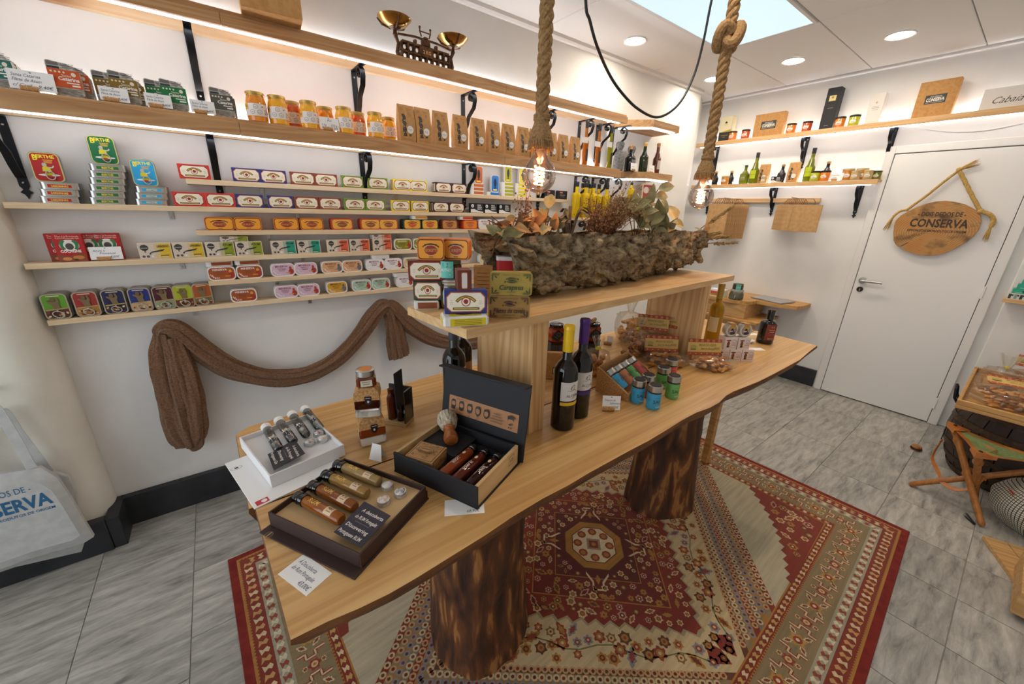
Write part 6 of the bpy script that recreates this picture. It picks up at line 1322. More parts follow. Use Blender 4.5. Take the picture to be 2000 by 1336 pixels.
def slab(poly, z0, z1, inset, cx, cy, nm):
    n = len(poly); mb = MB(); top = [(x, y, z1) for x, y in poly]
    mid = [(cx + (x - cx) * 1.0015, cy + (y - cy) * 1.004 + 0.002 * sin(i * 1.9), z1 - 0.012) for i, (x, y) in enumerate(poly)]
    bot = [(cx + (x - cx) * (1 - inset * 0.3), cy + (y - cy) * (1 - inset), z0) for x, y in poly]
    mb.add(top, [tuple(range(n))], tbl_m)
    for a, b in ((top, mid), (mid, bot)): mb.add(a + b, [((i + 1) % n, i, n + i, n + (i + 1) % n) for i in range(n)], edge_m)
    mb.add(bot, [tuple(range(n))[::-1]], edge_m)
    return mb.build(nm, tb, angle=25)
slab(front_poly, T - 0.045, T, 0.05, 1.2, 0.893, 'plank'); slab(back_poly, T - 0.045, T - 0.0005, 0.03, 1.2, 0.9, 'plank')
def trunk(cx, cy, r0, r1, seed, tilt=(0, 0), z0=0.0092):
    def fn(u, v):
        a = 2 * pi * u; z = z0 + v * (T - 0.0452 - z0); nz = noise.fractal((cos(a) * 1.4 + seed, sin(a) * 1.4, z * 2.2), 1.0, 2.0, 4)
        r = r1 + (r0 - r1) * (1 - v) ** 1.5 + 0.02 * (1 - v) ** 6 + 0.014 * nz + 0.008 * sin(3 * a + seed)
        if v > 0.97: r *= 0.98
        return (cx + tilt[0] * v + r * cos(a), cy + tilt[1] * v + r * sin(a), z)
    mb = MB().grid(64, 40, fn, trk, closeu=True); n = 64; L = 40
    mb.f.append(tuple(range(n))[::-1]); mb.m.append(0); mb.c.append(None); mb.f.append(tuple(range((L - 1) * n, L * n))); mb.m.append(0); mb.c.append(None)
    kb = random.Random(seed)
    for _ in range(3):
        kb.random()
    return mb.build('trunk_leg', tb, angle=70)
trunk(0.565, 0.905, 0.168, 0.168, 2.0, (-0.02, 0.0)); trunk(1.765, 0.915, 0.165, 0.155, 5.0, (-0.02, 0.0))
MB().box(2.3, 0.905, 0.0092, 2.345, 0.945, T - 0.0455, birch, 0.003).build('board_leg', tb)
# ------------------------------------------------------------------ riser on the table
RZ = 1.262
rs = thing('riser_shelf', 'raised pine bench standing on the table, carrying the planter', 'shelf')
riser_m = wood('riser_pine', '#deb985', '#c99a62', '#e8cb9e', 0, 30, 1.2, 0.45, 0.42, 0.12, ('#6a3f1c', 3.2))
riser_v = wood('riser_pine_upright', '#dcb580', '#c0905a', '#e6c798', 2, 34, 1.1, 0.5, 0.5, 0.12)
rp4 = [(0.405, 1.032), (0.436, 0.752), (1.991, 0.847), (1.972, 1.127)]
MB().prism(rp4, RZ - 0.024, RZ, riser_m).build('plank', rs)
ra = atan2(0.847 - 0.752, 1.991 - 0.436)
def upright(x, y, wd, dp): MB().box(0, 0, T, wd, dp, RZ - 0.0245, riser_v, 0.001).build('upright', rs, (x, y, 0.0002), (0, 0, ra))
upright(0.665, 0.778, 0.062, 0.27); upright(1.715, 0.842, 0.062, 0.27)
# ------------------------------------------------------------------ bark planter with dried plants
def bark_mat():
    m, nt, b, L = nodes('cork_bark'); mp = coords(nt, L, (16, 30, 30)); n = N(nt, 'ShaderNodeTexNoise'); n.inputs['Scale'].default_value = 1.5; n.inputs['Detail'].default_value = 10; n.inputs['Roughness'].default_value = 0.72; n.inputs['Distortion'].default_value = 0.35; L.new(mp.outputs['Vector'], n.inputs['Vector'])
    r = ramp(nt, [(0.33, '#2c2217'), (0.42, '#6b583f'), (0.5, '#978365'), (0.6, '#b7a686'), (0.72, '#d2c4a6')]); L.new(n.outputs['Fac'], r.inputs['Fac'])
    n2 = N(nt, 'ShaderNodeTexNoise'); n2.inputs['Scale'].default_value = 13.0; n2.inputs['Detail'].default_value = 3; L.new(coords(nt, L).outputs['Vector'], n2.inputs['Vector'])
    r2 = ramp(nt, [(0.67, '#000000'), (0.71, '#ffffff')]); L.new(n2.outputs['Fac'], r2.inputs['Fac'])
    x = N(nt, 'ShaderNodeMix', data_type='RGBA'); x.inputs[7].default_value = (*lin('#8f7a1c'), 1); L.new(r2.outputs['Color'], x.inputs[0]); L.new(r.outputs['Color'], x.inputs[6]); L.new(x.outputs[2], b.inputs['Base Color'])
    b.inputs['Roughness'].default_value = 0.9; bump(nt, L, b, n.outputs['Fac'], 0.9, 0.012); return m
bark = bark_mat(); soil = mat('dry_moss', '#5a452c', 0.95, vary=('#7a6038', 40.0, 5), bmp=(60, 0.8, 0.01))
pl = thing('bark_planter', 'hollow cork bark log used as planter on the pine riser', 'planter')
xa, xb_ = 0.66, 1.965
def axis_y(x): return 0.972 + (x - 0.4) * 0.061 + 0.012 * sin(x * 4)
def barkf(outer):
    def fn(u, v):
        x = xa + (xb_ - xa) * u + 0.018 * noise.noise((v * 4, u * 2, 3.1)) * (1 if outer else 0.6); th = radians(-4) + radians(188) * v; x += 0.07 * sin(max(0, th)) * (1 - u) ** 6
        ry, rz = (0.112, 0.182) if outer else (0.085, 0.155)
        ry *= 1 - 0.16 * u; rz *= 1 - 0.1 * max(0, u - 0.7) / 0.3
        f = noise.fractal((x * 9, th * 2.2, 0.3), 0.9, 2.1, 6) * 0.03; cr = abs(noise.noise((x * 7 + 3, th * 3.1, 7.7))); cr2 = abs(noise.noise((x * 16, th * 5, 1.2)))
        d = (f - 0.035 * max(0, 0.16 - cr) / 0.16 - 0.014 * max(0, 0.2 - cr2) / 0.2) if outer else 0.004 * noise.noise((x * 20, th * 4, 5))
        y = axis_y(x) - (ry + d) * cos(th); z = RZ + 0.182 - (rz + d) * sin(th) * (1.0 if sin(th) > 0 else 1.6)
        if 0.06 > v or v > 0.94: z += 0.012 * noise.noise((x * 12, 2.2, v * 5))
        return (x, y, max(z, RZ + 0.0005))
    return fn
NU, NV = 260, 64
mb = MB(); mb.grid(NU, NV, barkf(True), bark); off = len(mb.v); mb.grid(NU, NV, barkf(False), bark)
for j in (0, NV - 1):
    for i in range(NU - 1): mb.f.append((j * NU + i, j * NU + i + 1, off + j * NU + i + 1, off + j * NU + i)); mb.m.append(0); mb.c.append(None)
for i in (0, NU - 1):
    for j in range(NV - 1): mb.f.append((j * NU + i, (j + 1) * NU + i, off + (j + 1) * NU + i, off + j * NU + i)); mb.m.append(0); mb.c.append(None)
mb.build('bark', pl, angle=180)
MB().grid(60, 8, lambda u, v: (xa + 0.03 + (xb_ - xa - 0.06) * u, axis_y(xa + (xb_ - xa) * u) - 0.07 + 0.14 * v, RZ + 0.15 + 0.02 * noise.noise((u * 30, v * 4, 1)) - 0.02 * max(0, u - 0.75) * 4 * 0.3), soil).build('moss', pl, angle=180)
leafc = {'olive': ('#a29a6c', '#857e50'), 'pale': ('#bdb188', '#9c9060'), 'ochre': ('#c99c64', '#a87c48'), 'brown': ('#9a7248', '#7a5432')}
def leaf_mesh(key, L_=0.085, W_=0.04, curl=0.35):
    c1, c2 = leafc[key]; m = mat('leaf_' + key, c1, 0.65, vary=(c2, 30.0, 4), bmp=(90, 0.3, 0.002))
    def fn(u, v):
        t = v; w_ = W_ * (sin(pi * min(1, t ** 0.75)) ** 0.9) * (u - 0.5); z = -curl * L_ * t * t + 0.5 * abs(w_) + 0.004 * sin(t * 9) * (u - 0.5)
        return (w_, L_ * t * (1 - 0.1 * t), z)
    mb = MB().grid(7, 10, fn, m); mb.tube([(0, L_ * t * (1 - 0.1 * t), -curl * L_ * t * t - 0.0006) for t in [i / 8 for i in range(9)]], 0.0009, m, 4)
    return mb.mesh('leaf', 80)
LM = {k: leaf_mesh(k) for k in leafc}
LM['ochre2'] = leaf_mesh('ochre', 0.07, 0.035, 0.7); LM['olive2'] = leaf_mesh('olive', 0.1, 0.046, 0.2)
stem_m = mat('dry_stem', '#6a4c2c', 0.9)
def branch(label, base, tips, keys, seed, cat='dried branch', sc=1.0):
    """dried branch: one stem per tip with single leaves along the last part"""
    rr = random.Random(seed); o = thing('dried_branch', label, cat, tuple(base)); sb = MB()
    for tp in tips:
        tp = Vector(tp) - Vector(base); sb.tube(spline([(0, 0, -0.03), tuple(tp * 0.5 + Vector((0, 0, 0.01))), tuple(tp)], 4), 0.0018, stem_m, 5)
        for k in range(3):
            d = Vector((rr.uniform(-1, 1), rr.uniform(-0.8, 0.6), rr.uniform(-0.25, 0.9))).normalized(); q = tp * (1 - 0.16 * k)
            e = ob('leaf', LM[keys[rr.randrange(len(keys))]], o, tuple(q)); y = d; nn = Vector((-0.5 + rr.uniform(-0.6, 0.6), -0.8 + rr.uniform(-0.4, 0.4), 0.45 + rr.uniform(-0.3, 0.3))); z = (nn - y * nn.dot(y)).normalized(); x = y.cross(z)
            e.rotation_euler = Matrix((x, y, z)).transposed().to_euler(); e.scale = (sc * rr.uniform(0.8, 1.1),) * 3
    sb.build('stem', o); return o
def Q(u, v, y=1.0): return PY(u, v, y)
branch('dried branch of ochre leaves at the open end of the bark log', (0.72, 0.98, RZ + 0.17), [Q(1000, 445), Q(1015, 432), Q(1030, 440), Q(1008, 425), Q(1050, 438)], ['ochre', 'ochre2', 'brown'], 3, sc=0.7)
branch('curled olive leaves at the very end of the bark log', (0.66, 0.98, RZ + 0.17), [Q(978, 455), Q(985, 462)], ['olive', 'olive2'], 4, sc=0.8)
branch('dried olive leaves beside the ochre leaves', (0.86, 0.98, RZ + 0.17), [Q(1058, 432), Q(1075, 425), Q(1090, 440), Q(1072, 408)], ['olive', 'pale', 'olive2', 'ochre'], 5, sc=0.9)
branch('tall dried branch of dull green leaves over the heather', (1.42, 1.03, RZ + 0.17), [Q(1215, 385), Q(1262, 398), Q(1278, 385), Q(1252, 410), Q(1285, 370), Q(1235, 405)], ['olive', 'pale', 'olive2'], 6, sc=1.05)
branch('broad cluster of dull green leaves beside the knotted pendant', (1.5, 1.02, RZ + 0.17), [Q(1250, 440), Q(1270, 432), Q(1290, 425), Q(1305, 438), Q(1320, 430), Q(1280, 445), Q(1310, 450)], ['olive', 'olive2', 'pale'], 7, sc=1.15)
# heather bundle
def heather(label, base, ctr, spread, n, seed, c1='#8a5a3c', c2='#b58a62'):
    rr = random.Random(seed); o = thing('heather_bundle', label, 'dried flowers', tuple(base)); base = Vector(base); ctr = Vector(ctr); mst = mat('heather_stem', '#7a4a30', 0.9); mfl = mat('heather_' + c1.lstrip('#'), c1, 0.95, vary=(c2, 60.0, 3)); sb = MB(); fb = MB()
    for i in range(n):
        tp = ctr + Vector((rr.gauss(0, spread[0]), rr.gauss(0, spread[1]), rr.gauss(0, spread[2]))) - base; md = tp * 0.5 + Vector((rr.uniform(-0.01, 0.01), rr.uniform(-0.01, 0.01), 0.01))
        b0 = Vector((rr.uniform(-0.012, 0.012), rr.uniform(-0.012, 0.012), -0.02)); sb.tube([b0, md, tp], [0.0012, 0.001, 0.0006], mst, 4)
        for k in range(9):
            t = 0.45 + 0.55 * k / 8; q = (b0 if t < 0 else md.lerp(tp, (t - 0.45) / 0.55)) + Vector((rr.gauss(0, 0.006), rr.gauss(0, 0.006), rr.gauss(0, 0.006))); s_ = rr.uniform(0.0016, 0.0034); fb.sph(tuple(q), s_, mfl, 5, 4)
    tag(sb.build('twigs', o), kind='stuff'); tag(fb.build('florets', o), kind='stuff'); return o
heather('feathery reddish brown heather bundle in the middle of the log', (1.13, 1.0, RZ + 0.16), Q(1185, 415), (0.055, 0.035, 0.04), 110, 11)
heather('pale tan dried flowers rising out of the heather', (1.22, 1.03, RZ + 0.17), Q(1215, 400), (0.055, 0.03, 0.03), 80, 12, '#a0804e', '#c9ab78')
heather('dark dried sprig behind the ochre leaves', (0.8, 1.02, RZ + 0.16), Q(1025, 415), (0.014, 0.014, 0.05), 26, 13, '#5c3a24', '#7d5434')
tw = thing('bare_twig', 'bare reddish twig sticking out of the bark log end', 'twig', (0.68, 0.98, RZ + 0.17)); mb = MB(); b0 = Vector((0.68, 0.98, RZ + 0.17))
for (u, v), r_ in (((953, 430), 0.0016), ((960, 422), 0.0014), ((972, 436), 0.0014), ((945, 475), 0.0014)): mb.tube(spline([(0, 0, 0), tuple((Q(985, 448) - b0)), tuple(Q(u, v) - b0)], 5), r_, mat('red_twig', '#6a3c24', 0.8), 5)
mb.build('twig', tw)
# grey rosette of long curled leaves
rq = thing('dried_rosette', 'grey-brown rosette of long curled leaves before the heather', 'dried plant', (0.98, 0.985, RZ + 0.17)); rm = mat('rosette', '#82705a', 0.85, vary=('#5c4c3a', 40.0, 4)); rr = random.Random(21)
for i in range(16):
    a = rr.uniform(0, 6.28); l = rr.uniform(0.07, 0.12); sp_ = rr.uniform(0.02, 0.05); pth = spline([(0, 0, -0.02), (sp_ * 0.5 * cos(a), sp_ * 0.5 * sin(a), l * 0.5), (sp_ * cos(a), sp_ * sin(a), l), (sp_ * 1.9 * cos(a), sp_ * 1.9 * sin(a), l * 0.9)], 5); ribbon(MB(), pth, 0.006, 0.0006, rm, Vector((-sin(a), cos(a), 0))).build('leaf', rq)
# wheat-like ears
wm = mat('wheat', '#a98a58', 0.9, vary=('#7f6238', 60.0, 3))
def ear(label, base, tip, seed, n=34):
    rr = random.Random(seed); o = thing('grass_ear', label, 'dried grass', tuple(base)); d = Vector(tip) - Vector(base); mb = MB(); mb.tube([(0, 0, 0), tuple(d * 0.5 + Vector((0, 0, 0.006))), tuple(d)], 0.0024, wm, 5); mb.build('stalk', o); hb = MB(); u = d.normalized(); s1 = u.cross(Vector((0, 0, 1))).normalized(); s2 = u.cross(s1)
    for k in range(n):
        t = 0.45 + 0.55 * k / n; a = k * 2.4; q = d * t; e = q + u * 0.02 + (s1 * cos(a) + s2 * sin(a)) * 0.012 * (1.1 - 0.6 * (t - 0.45) / 0.55); hb.tube([tuple(q), tuple(q.lerp(e, 0.6)), tuple(e + u * 0.012)], [0.0028, 0.0034, 0.0005], wm, 5)
    hb.build('ear', o); return o
ear('long dried grass ear rising towards the paper bags', (1.86, 1.05, RZ + 0.16), Q(1432, 403, 1.02), 31); ear('drooping dried grass ear at the far end of the log', (1.9, 1.04, RZ + 0.13), Q(1440, 474, 1.02), 32); ear('second dried grass ear bending low at the log end', (1.88, 1.06, RZ + 0.15), Q(1425, 462, 1.0), 33); ear('short dried grass ear lying over the log rim', (1.84, 1.03, RZ + 0.16), Q(1405, 455, 0.98), 34)
branch('yellowed leaf sprig under the grass ears', (1.84, 1.06, RZ + 0.15), [Q(1370, 455), Q(1380, 452)], ['ochre', 'pale'], 36, sc=0.6)
# ------------------------------------------------------------------ tins stacked on the near end of the riser
YAW = radians(-33)
def away(rot, d): return Vector((-sin(rot), cos(rot), 0)) * d
def stand(key, make, u, v, z, rot, label, d, scale=None): 
    p = PZ(u, v, z) + away(rot, d / 2 + 0.001); return kit(key, make).put(tuple(Vector((p.x, p.y, z))), rot, label, None, scale)
def make_gold(face, ink, name, sub, wd=0.108, h=0.06, d=0.024):
    def f():
        o = thing('gold_tin', '', 'tin'); slab_up(MB(), wd, h, d, 0.008, mat('gold_' + face.lstrip('#'), face, 0.35, 0.35), 4, 0, 0.0014).build('can', o)
        p = Pr(); a, b = wd * 0.47, h * 0.45
        for sx in (-1, 1):
            for sy in (-1, 1):
                for i in range(6): t = i / 5; p.arc(sx * (a - 0.004 - 0.003 * i), sy * (b - 0.003), 0.0022, 0.0008, 0, 300, ink, 8); p.arc(sx * (a - 0.003), sy * (b - 0.004 - 0.0026 * i), 0.002, 0.0008, 40, 340, ink, 8)
                p.ell(sx * (a - 0.011), sy * (b - 0.009), 0.004, 0.0016, ink, 8, sx * sy * 0.8)
        for dz, fl_ in ((h * 0.22, 1), (h * 0.1, -1)):
            p.poly([(fl_ * (-0.016 + 0.03 * t), dz + 0.0035 * sin(pi * t) * (1 if fl_ > 0 else 1)) for t in [i / 10 for i in range(11)]] + [(fl_ * (-0.016 + 0.03 * t), dz - 0.0028 * sin(pi * t)) for t in [i / 10 for i in range(10, -1, -1)]], ink).poly([(fl_ * 0.013, dz), (fl_ * 0.019, dz + 0.003), (fl_ * 0.0175, dz), (fl_ * 0.019, dz - 0.003)], ink)
            p.line([(fl_ * -0.012, dz), (fl_ * 0.011, dz + 0.0006)], 0.0007, face)
        p.text('PRODUTO PORTUGUÊS', 0, h * 0.4, h * 0.05, ink, fit=wd * 0.4).text(name, 0, -h * 0.13, h * 0.2, ink, fit=wd * 0.76, bold=0.02, shear=0.2).text(sub, 0, -h * 0.32, h * 0.07, ink, fit=wd * 0.3, shear=0.2).text('120 g', 0, -h * 0.44, h * 0.05, ink, fit=wd * 0.1)
        p.build('label', front(-d / 2, 0, h / 2), o, eps=0.0001); return o
    return f
q = PZ(994, 622, RZ); dgold = away(YAW, 0.013)
kit('cav', make_gold('#a8834a', '#3c2022', 'Filetes de cavala', 'fumada em azeite')).put((q.x + dgold.x, q.y + dgold.y, RZ), YAW, 'copper coloured mackerel tin under the gold one on the riser')
kit('car', make_gold('#b39a4c', '#2a4a2c', 'Carapaus', 'em azeite')).put((q.x + dgold.x + 0.004, q.y + dgold.y - 0.001, RZ + 0.0605), YAW, 'gold horse-mackerel tin stacked on the copper one')
foil = mat('foil_paper', '#e4e2dc', 0.45, bmp=(40, 0.5, 0.004))
def make_soft(cband, wd=0.11, dp=0.062, h=0.026):
    def f():
        o = thing('paper_wrapped_tin', '', 'tin'); MB().box(-wd / 2, -dp / 2, 0, wd / 2, dp / 2, h, foil, 0.005).build('wrapper', o)
        p = Pr().rect(0.004, 0, wd * 0.78, h * 0.7, cband)
        for i in range(4): p.rect(0.004, h * (0.22 - 0.15 * i), wd * 0.6, h * 0.04, '#5a4a2c')
        mb = p.to(MB(), front(-dp / 2, 0, h / 2)); p2 = Pr().rect(0, 0, wd * 0.7, dp * 0.7, cband).ell(0, 0, wd * 0.2, dp * 0.2, '#7a4428'); p2.to(mb, flat(h)); p3 = Pr().rect(0, 0, dp * 0.6, h * 0.6, cband); p3.to(mb, lambda a, b, l: (-wd / 2 - l, -a, b + h / 2)); mb.build('label', o); return o
    return f
yw = PZ(912, 640, RZ); YW = radians(-20)
ywp = Vector((yw.x, yw.y, 0)) + away(YW, 0.034)
kit('sy', make_soft('#d8c41c')).put((ywp.x, ywp.y, RZ), YW, 'yellow and white paper-wrapped tin lying at the riser edge')
nv = ywp + away(YAW, 0.006)
kit('bxnavy', make_boxed('navy')).put((nv.x + 0.006, nv.y + 0.004, RZ + 0.0265), YAW + 0.1, 'navy boxed tin standing on the yellow wrapped tin', scale=(0.95, 1.3, 1.0))
cj = thing('clip_jar', 'small clip-top jar of chickpeas among the stacked tins', 'jar', tuple(PZ(878, 604, RZ) + away(YAW, 0.03)), YAW); cj.location.z = RZ
clip_jar(cj, 0.034, 0.088, mat('chickpeas', '#b08a1c', 0.3, vary=('#8a6a14', 90.0, 3)))
Pr().rrect(0, 0, 0.034, 0.036, 0.006, '#c9cdca').rect(0, 0.011, 0.008, 0.006, '#2a3a5a').text('CEREFOLIO', 0, 0.002, 0.006, '#77736a', fit=0.026).rect(0, -0.007, 0.022, 0.0012, '#8a867c').build('label', round_(0.0345, 0.03), cj)
cl = Vector(cj.location)
chutney('chutney jar with teal label perched on the clip-top jar', (cl.x, cl.y, RZ + 0.0875), YAW - 0.25, h=0.046, r=0.034)
sb_ = PZ(834, 606, RZ) + away(radians(-25), 0.03)
kit('sr', make_soft('#9a4a24')).put((sb_.x, sb_.y, RZ), radians(-25), 'brown and white wrapped tin lying at the riser corner', scale=(0.62, 0.85, 0.95))
kit('bxdg', make_boxed('deep green')).put((sb_.x + 0.004, sb_.y - 0.004, RZ + 0.0255), radians(-30), 'dark green boxed tin on the brown wrapped tin', scale=(0.72, 1.3, 0.92))
kit('bxdr', make_boxed('dark red')).put((sb_.x + 0.002, sb_.y - 0.004, RZ + 0.0795), radians(-25), 'maroon boxed tin stacked on the dark green one', scale=(0.9, 1.3, 0.94))
g1, g2 = PY(851, 475, sb_.y), PY(905, 479, nv.y)
kit('w1', make_wrapped(*W1)).put((sb_.x + 0.02, sb_.y + 0.0, RZ + 0.1345), radians(-28), 'orange wrapped tin standing on the maroon boxed tin', scale=(0.66, 2.0, 1.0))
kit('w1', make_wrapped(*W1)).put((cl.x + 0.028, cl.y + 0.002, RZ + 0.134), radians(-42), 'orange wrapped tin standing on the chutney jar', scale=(0.66, 1.9, 0.98))
o = thing('brown_carton', 'narrow brown carton standing on the navy boxed tin', 'tin box', (nv.x + 0.0, nv.y + 0.004, RZ + 0.085), YAW + 0.2); MB().box(-0.017, -0.022, 0, 0.017, 0.022, 0.0485, paper('#6a3022'), 0.001).build('carton', o); Pr().rrect(0, 0, 0.014, 0.038, 0.003, '#c98a6a').rrect(0, 0, 0.012, 0.035, 0.003, '#d8d2c8').build('label', front(-0.022, 0, 0.024), o)
o = thing('kraft_carton', 'small kraft carton standing behind the gold tins', 'tin box', tuple(PZ(945, 585, RZ) + Vector((0.02, 0.035, 0))), YAW); MB().box(-0.03, -0.02, 0, 0.03, 0.02, 0.1, kraft, 0.001).build('carton', o); p = Pr()
for i in range(5): p.rect(0, 0.03 - 0.012 * i, 0.04, 0.002, '#7a5428')
p.build('label', front(-0.02, 0, 0.05), o)
o = thing('red_tin', 'small red tin peeping out behind the gold tin', 'tin', tuple(PZ(990, 585, RZ) + Vector((0.015, 0.03, 0.0))), YAW); MB().prism(rrect_pts(0.06, 0.04, 0.01), 0, 0.13, paper('#c0282a')).build('can', o); MB().prism(rrect_pts(0.062, 0.042, 0.01), 0.12, 0.132, white_card).build('rim', o)
# ================================================================== gift sets on the table
def frame4(name, label, cat, A, B, D, z):
    """origin at corner A on the table, x towards B, y towards D"""
    e = B - A; o = thing(name, label, cat, (A.x, A.y, z), atan2(e.y, e.x)); return o, e.length, (D - A).length
def local(o, p): 
    d = Vector(p) - o.location; a = -o.rotation_euler.z; return Vector((d.x * cos(a) - d.y * sin(a), d.x * sin(a) + d.y * cos(a), d.z))
def tray(o, L_, W_, h, wall, floor_m, wt=0.006, z0=0.0, fz=0.6, front_m=None):
    for q in ((0, 0, L_, wt, 'f'), (0, W_ - wt, L_, W_, 'b'), (0, wt, wt, W_ - wt, 'l'), (L_ - wt, wt, L_, W_ - wt, 'r')): MB().box(q[0], q[1], z0, q[2], q[3], z0 + h, (front_m if front_m and q[4] in 'fb' else wall), 0.0006).build('side', o)
    MB().box(wt, wt, z0, L_ - wt, W_ - wt, z0 + h * fz, floor_m).build('inlay', o)
def vial(nm, a, b, r, o, capm, glass_m, liquid, cap_len=0.22, print_=None, word=None, lc='#e8d2b4'):
    """glass tube lying between points a and b, cap at a"""
    a, b = Vector(a), Vector(b); d = b - a; L_ = d.length; t = thing_part(nm, o, a, d)
    MB().lathe([(r * 0.9, L_ * cap_len), (r, L_ * cap_len + 0.002), (r, L_ - 0.004), (r * 0.8, L_)], glass_m, 18).build('glass', t)
    MB().lathe([(r * 1.02, 0), (r * 1.1, 0.002), (r * 1.1, L_ * 0.1), (r * 0.95, L_ * 0.11), (r * 0.95, L_ * 0.13), (r * 1.1, L_ * 0.14), (r * 1.1, L_ * cap_len), (r * 0.9, L_ * cap_len + 0.001)], capm, 18).build('cap', t)
    return t, L_
def thing_part(nm, o, a, d):
    t = bpy.data.objects.new(nm, None); COL.objects.link(t); t.parent = o; t.location = a; t.empty_display_size = 0.02
    z = d.normalized(); up = Vector((0, 0, 1)); y = up - z * up.dot(z); y.normalize(); x = y.cross(z)   # local z along the tube, local y up
    t.rotation_euler = Matrix((x, y, z)).transposed().to_euler(); return t
def tube_print(p, t, r, zc): return p.build('print', lambda a, b, l: ((r + l) * sin(b / r), (r + l) * cos(b / r), zc + a), t, eps=0.0001)
choco = mat('choco_card', '#3a2620', 0.6, bmp=(300, 0.1, 0.001)); cream_in = mat('cream_inlay', '#c9a878', 0.6); white_in = mat('white_inlay', '#e6e4e4', 0.55)
clear_tube = thin_glass('clear_tube', '#f6f8f6', 0.25, 0.03)
def coin(o, p, c, r=0.0145):
    g = MB().lathe([(r, 0), (r, 0.008), (r * 0.9, 0.011)], mat('coin_rim', '#cfd0d0', 0.15, 0.7), 18, cap=True); g.sph((0, 0, 0.0105), (r * 0.86, r * 0.86, 0.004), mat('botanical_' + c.lstrip('#'), c, 0.2, vary=('#e0dcd6', 200.0, 3), coat=0.8), 14, 8); g.build('tasting_tin', o, tuple(p))
def brochure(o, corners, z, lines, c='#2c2a38'):
    P = [local(o, PZ(u, v, z)) for u, v in corners]; mb = MB(); zz = P[0].z
    mb.add([(p.x, p.y, zz) for p in P] + [(p.x, p.y, zz + 0.0012) for p in P], [(3, 2, 1, 0), (4, 5, 6, 7)] + [(i, (i + 1) % 4, 4 + (i + 1) % 4, 4 + i) for i in range(4)], paper(c))
    ex = (P[1] - P[0]); ey = (P[3] - P[0]); ctr_ = (P[0] + P[2]) / 2; ux = ex.normalized(); uy = Vector((-ux.y, ux.x, 0)); 
    if uy.dot(ey) < 0: uy = -uy
    pr_ = Pr(); W_, H_ = ex.length, ey.length
    for i, t in enumerate(lines): pr_.text(t, 0, H_ * (0.3 - 0.2 * i - (0.06 if i > 1 else 0)), H_ * 0.1, '#ece6e0', fit=W_ * 0.78, bold=0.01)
    pr_.rect(0, H_ * 0.03 - H_ * 0.06, W_ * 0.5, 0.0004, '#b8b0a8')
    pr_.to(mb, lambda a, b, l: tuple(Vector((ctr_.x, ctr_.y, zz + 0.0012 + l)) + ux * a + uy * b), 0.0001); return mb.build('brochure', o)
# rum set
h_ = 0.034; zr = T + h_ + 0.0045
A, B, D = PZ(703, 1083, zr), PZ(832, 949, zr), PZ(545, 985, zr)
o, L_, W_ = frame4('rum_gift_set', 'open brown rum tasting box with four amber tubes', 'gift box', A, B, D, T)
MB().box(-0.022, -0.004, 0, L_ + 0.004, W_ + 0.004, 0.003, choco, 0.0005).build('lid_flap', o); MB().box(L_ + 0.001, 0, 0.0032, L_ + 0.004, W_, 0.022, choco).build('spine', o)
tray(o, L_, W_, h_, choco, cream_in, 0.004, 0.0035, 0.6)
Pr().ell(0, 0, 0.008, 0.008, '#b99a6a').ell(0, 0, 0.0072, 0.0072, '#3a2620').rect(0, 0, 0.014, 0.003, '#b99a6a').build('emblem', flat(0.003, -0.018, W_ - 0.02), o)
amb = [mat('rum_%d' % i, c, 0.05, trans=0.45, ior=1.3, coat=0.5) for i, c in enumerate(('#c9a86a', '#c89a50', '#a85c1c', '#b5651c'))]
for i, (a, b, w_) in enumerate((((657, 910), (742, 945), 'RUM'), ((634, 930), (718, 968), 'RUM'), ((609, 951), (694, 995), '970'), ((581, 973), (668, 1020), '980'))):
    pa, pb2 = local(o, PZ(*a, zr - 0.006)), local(o, PZ(*b, zr - 0.006)); pa.z = pb2.z = 0.0035 + h_ * 0.6 + 0.0135
    t, TL = vial('rum_tube', pa, pb2, 0.0125, o, black_gloss, amb[i], None, 0.2)
    p = Pr().rect(0, 0, 0.022, 0.024, '#e0c09a', 1, 8).text(w_, 0, 0.003, 0.007, '#3a2a1c', fit=0.018, bold=0.02).rect(0, -0.005, 0.012, 0.0012, '#6a4a30').rect(-0.0, 0.009, 0.012, 0.0012, '#6a4a30'); tube_print(p, t, 0.0127, TL * 0.76)
    tube_print(Pr().text('RUM', 0, 0, 0.011, '#d8b24a', fit=TL * 0.26, bold=0.02), t, 0.0127, TL * 0.42)
for (u, v), c in (((756, 949), '#cfc9c4'), ((782, 962), '#6a6a72'), ((749, 978), '#b59a8a')): q = local(o, PZ(u, v, zr - 0.008)); q.z = 0.0035 + h_ * 0.6; coin(o, q, c)
brochure(o, ((652, 1040), (705, 1070), (763, 1008), (712, 980)), zr + 0.001, ('A descoberta', 'do RUM Português', 'Discovering', 'Portuguese RUM'))
cr_ = PZ(596, 1121, T); o = thing('price_card', 'handwritten price card lying flat beside the rum box', 'price card', (cr_.x, cr_.y, T), radians(-72)); mb = MB().box(-0.042, -0.026, 0, 0.042, 0.026, 0.0008, white_card)
Pr().text('À Descoberta', -0.034, 0.013, 0.009, INK, fit=0.05, shear=0.3, align='L').text('do Rum Português', -0.034, -0.001, 0.009, INK, fit=0.062, shear=0.3, align='L').text('43,00€', 0.036, -0.016, 0.009, INK, fit=0.03, shear=0.3, align='R').to(mb, flat(0.0008)); mb.build('card', o); o.rotation_euler.z = radians(-66)
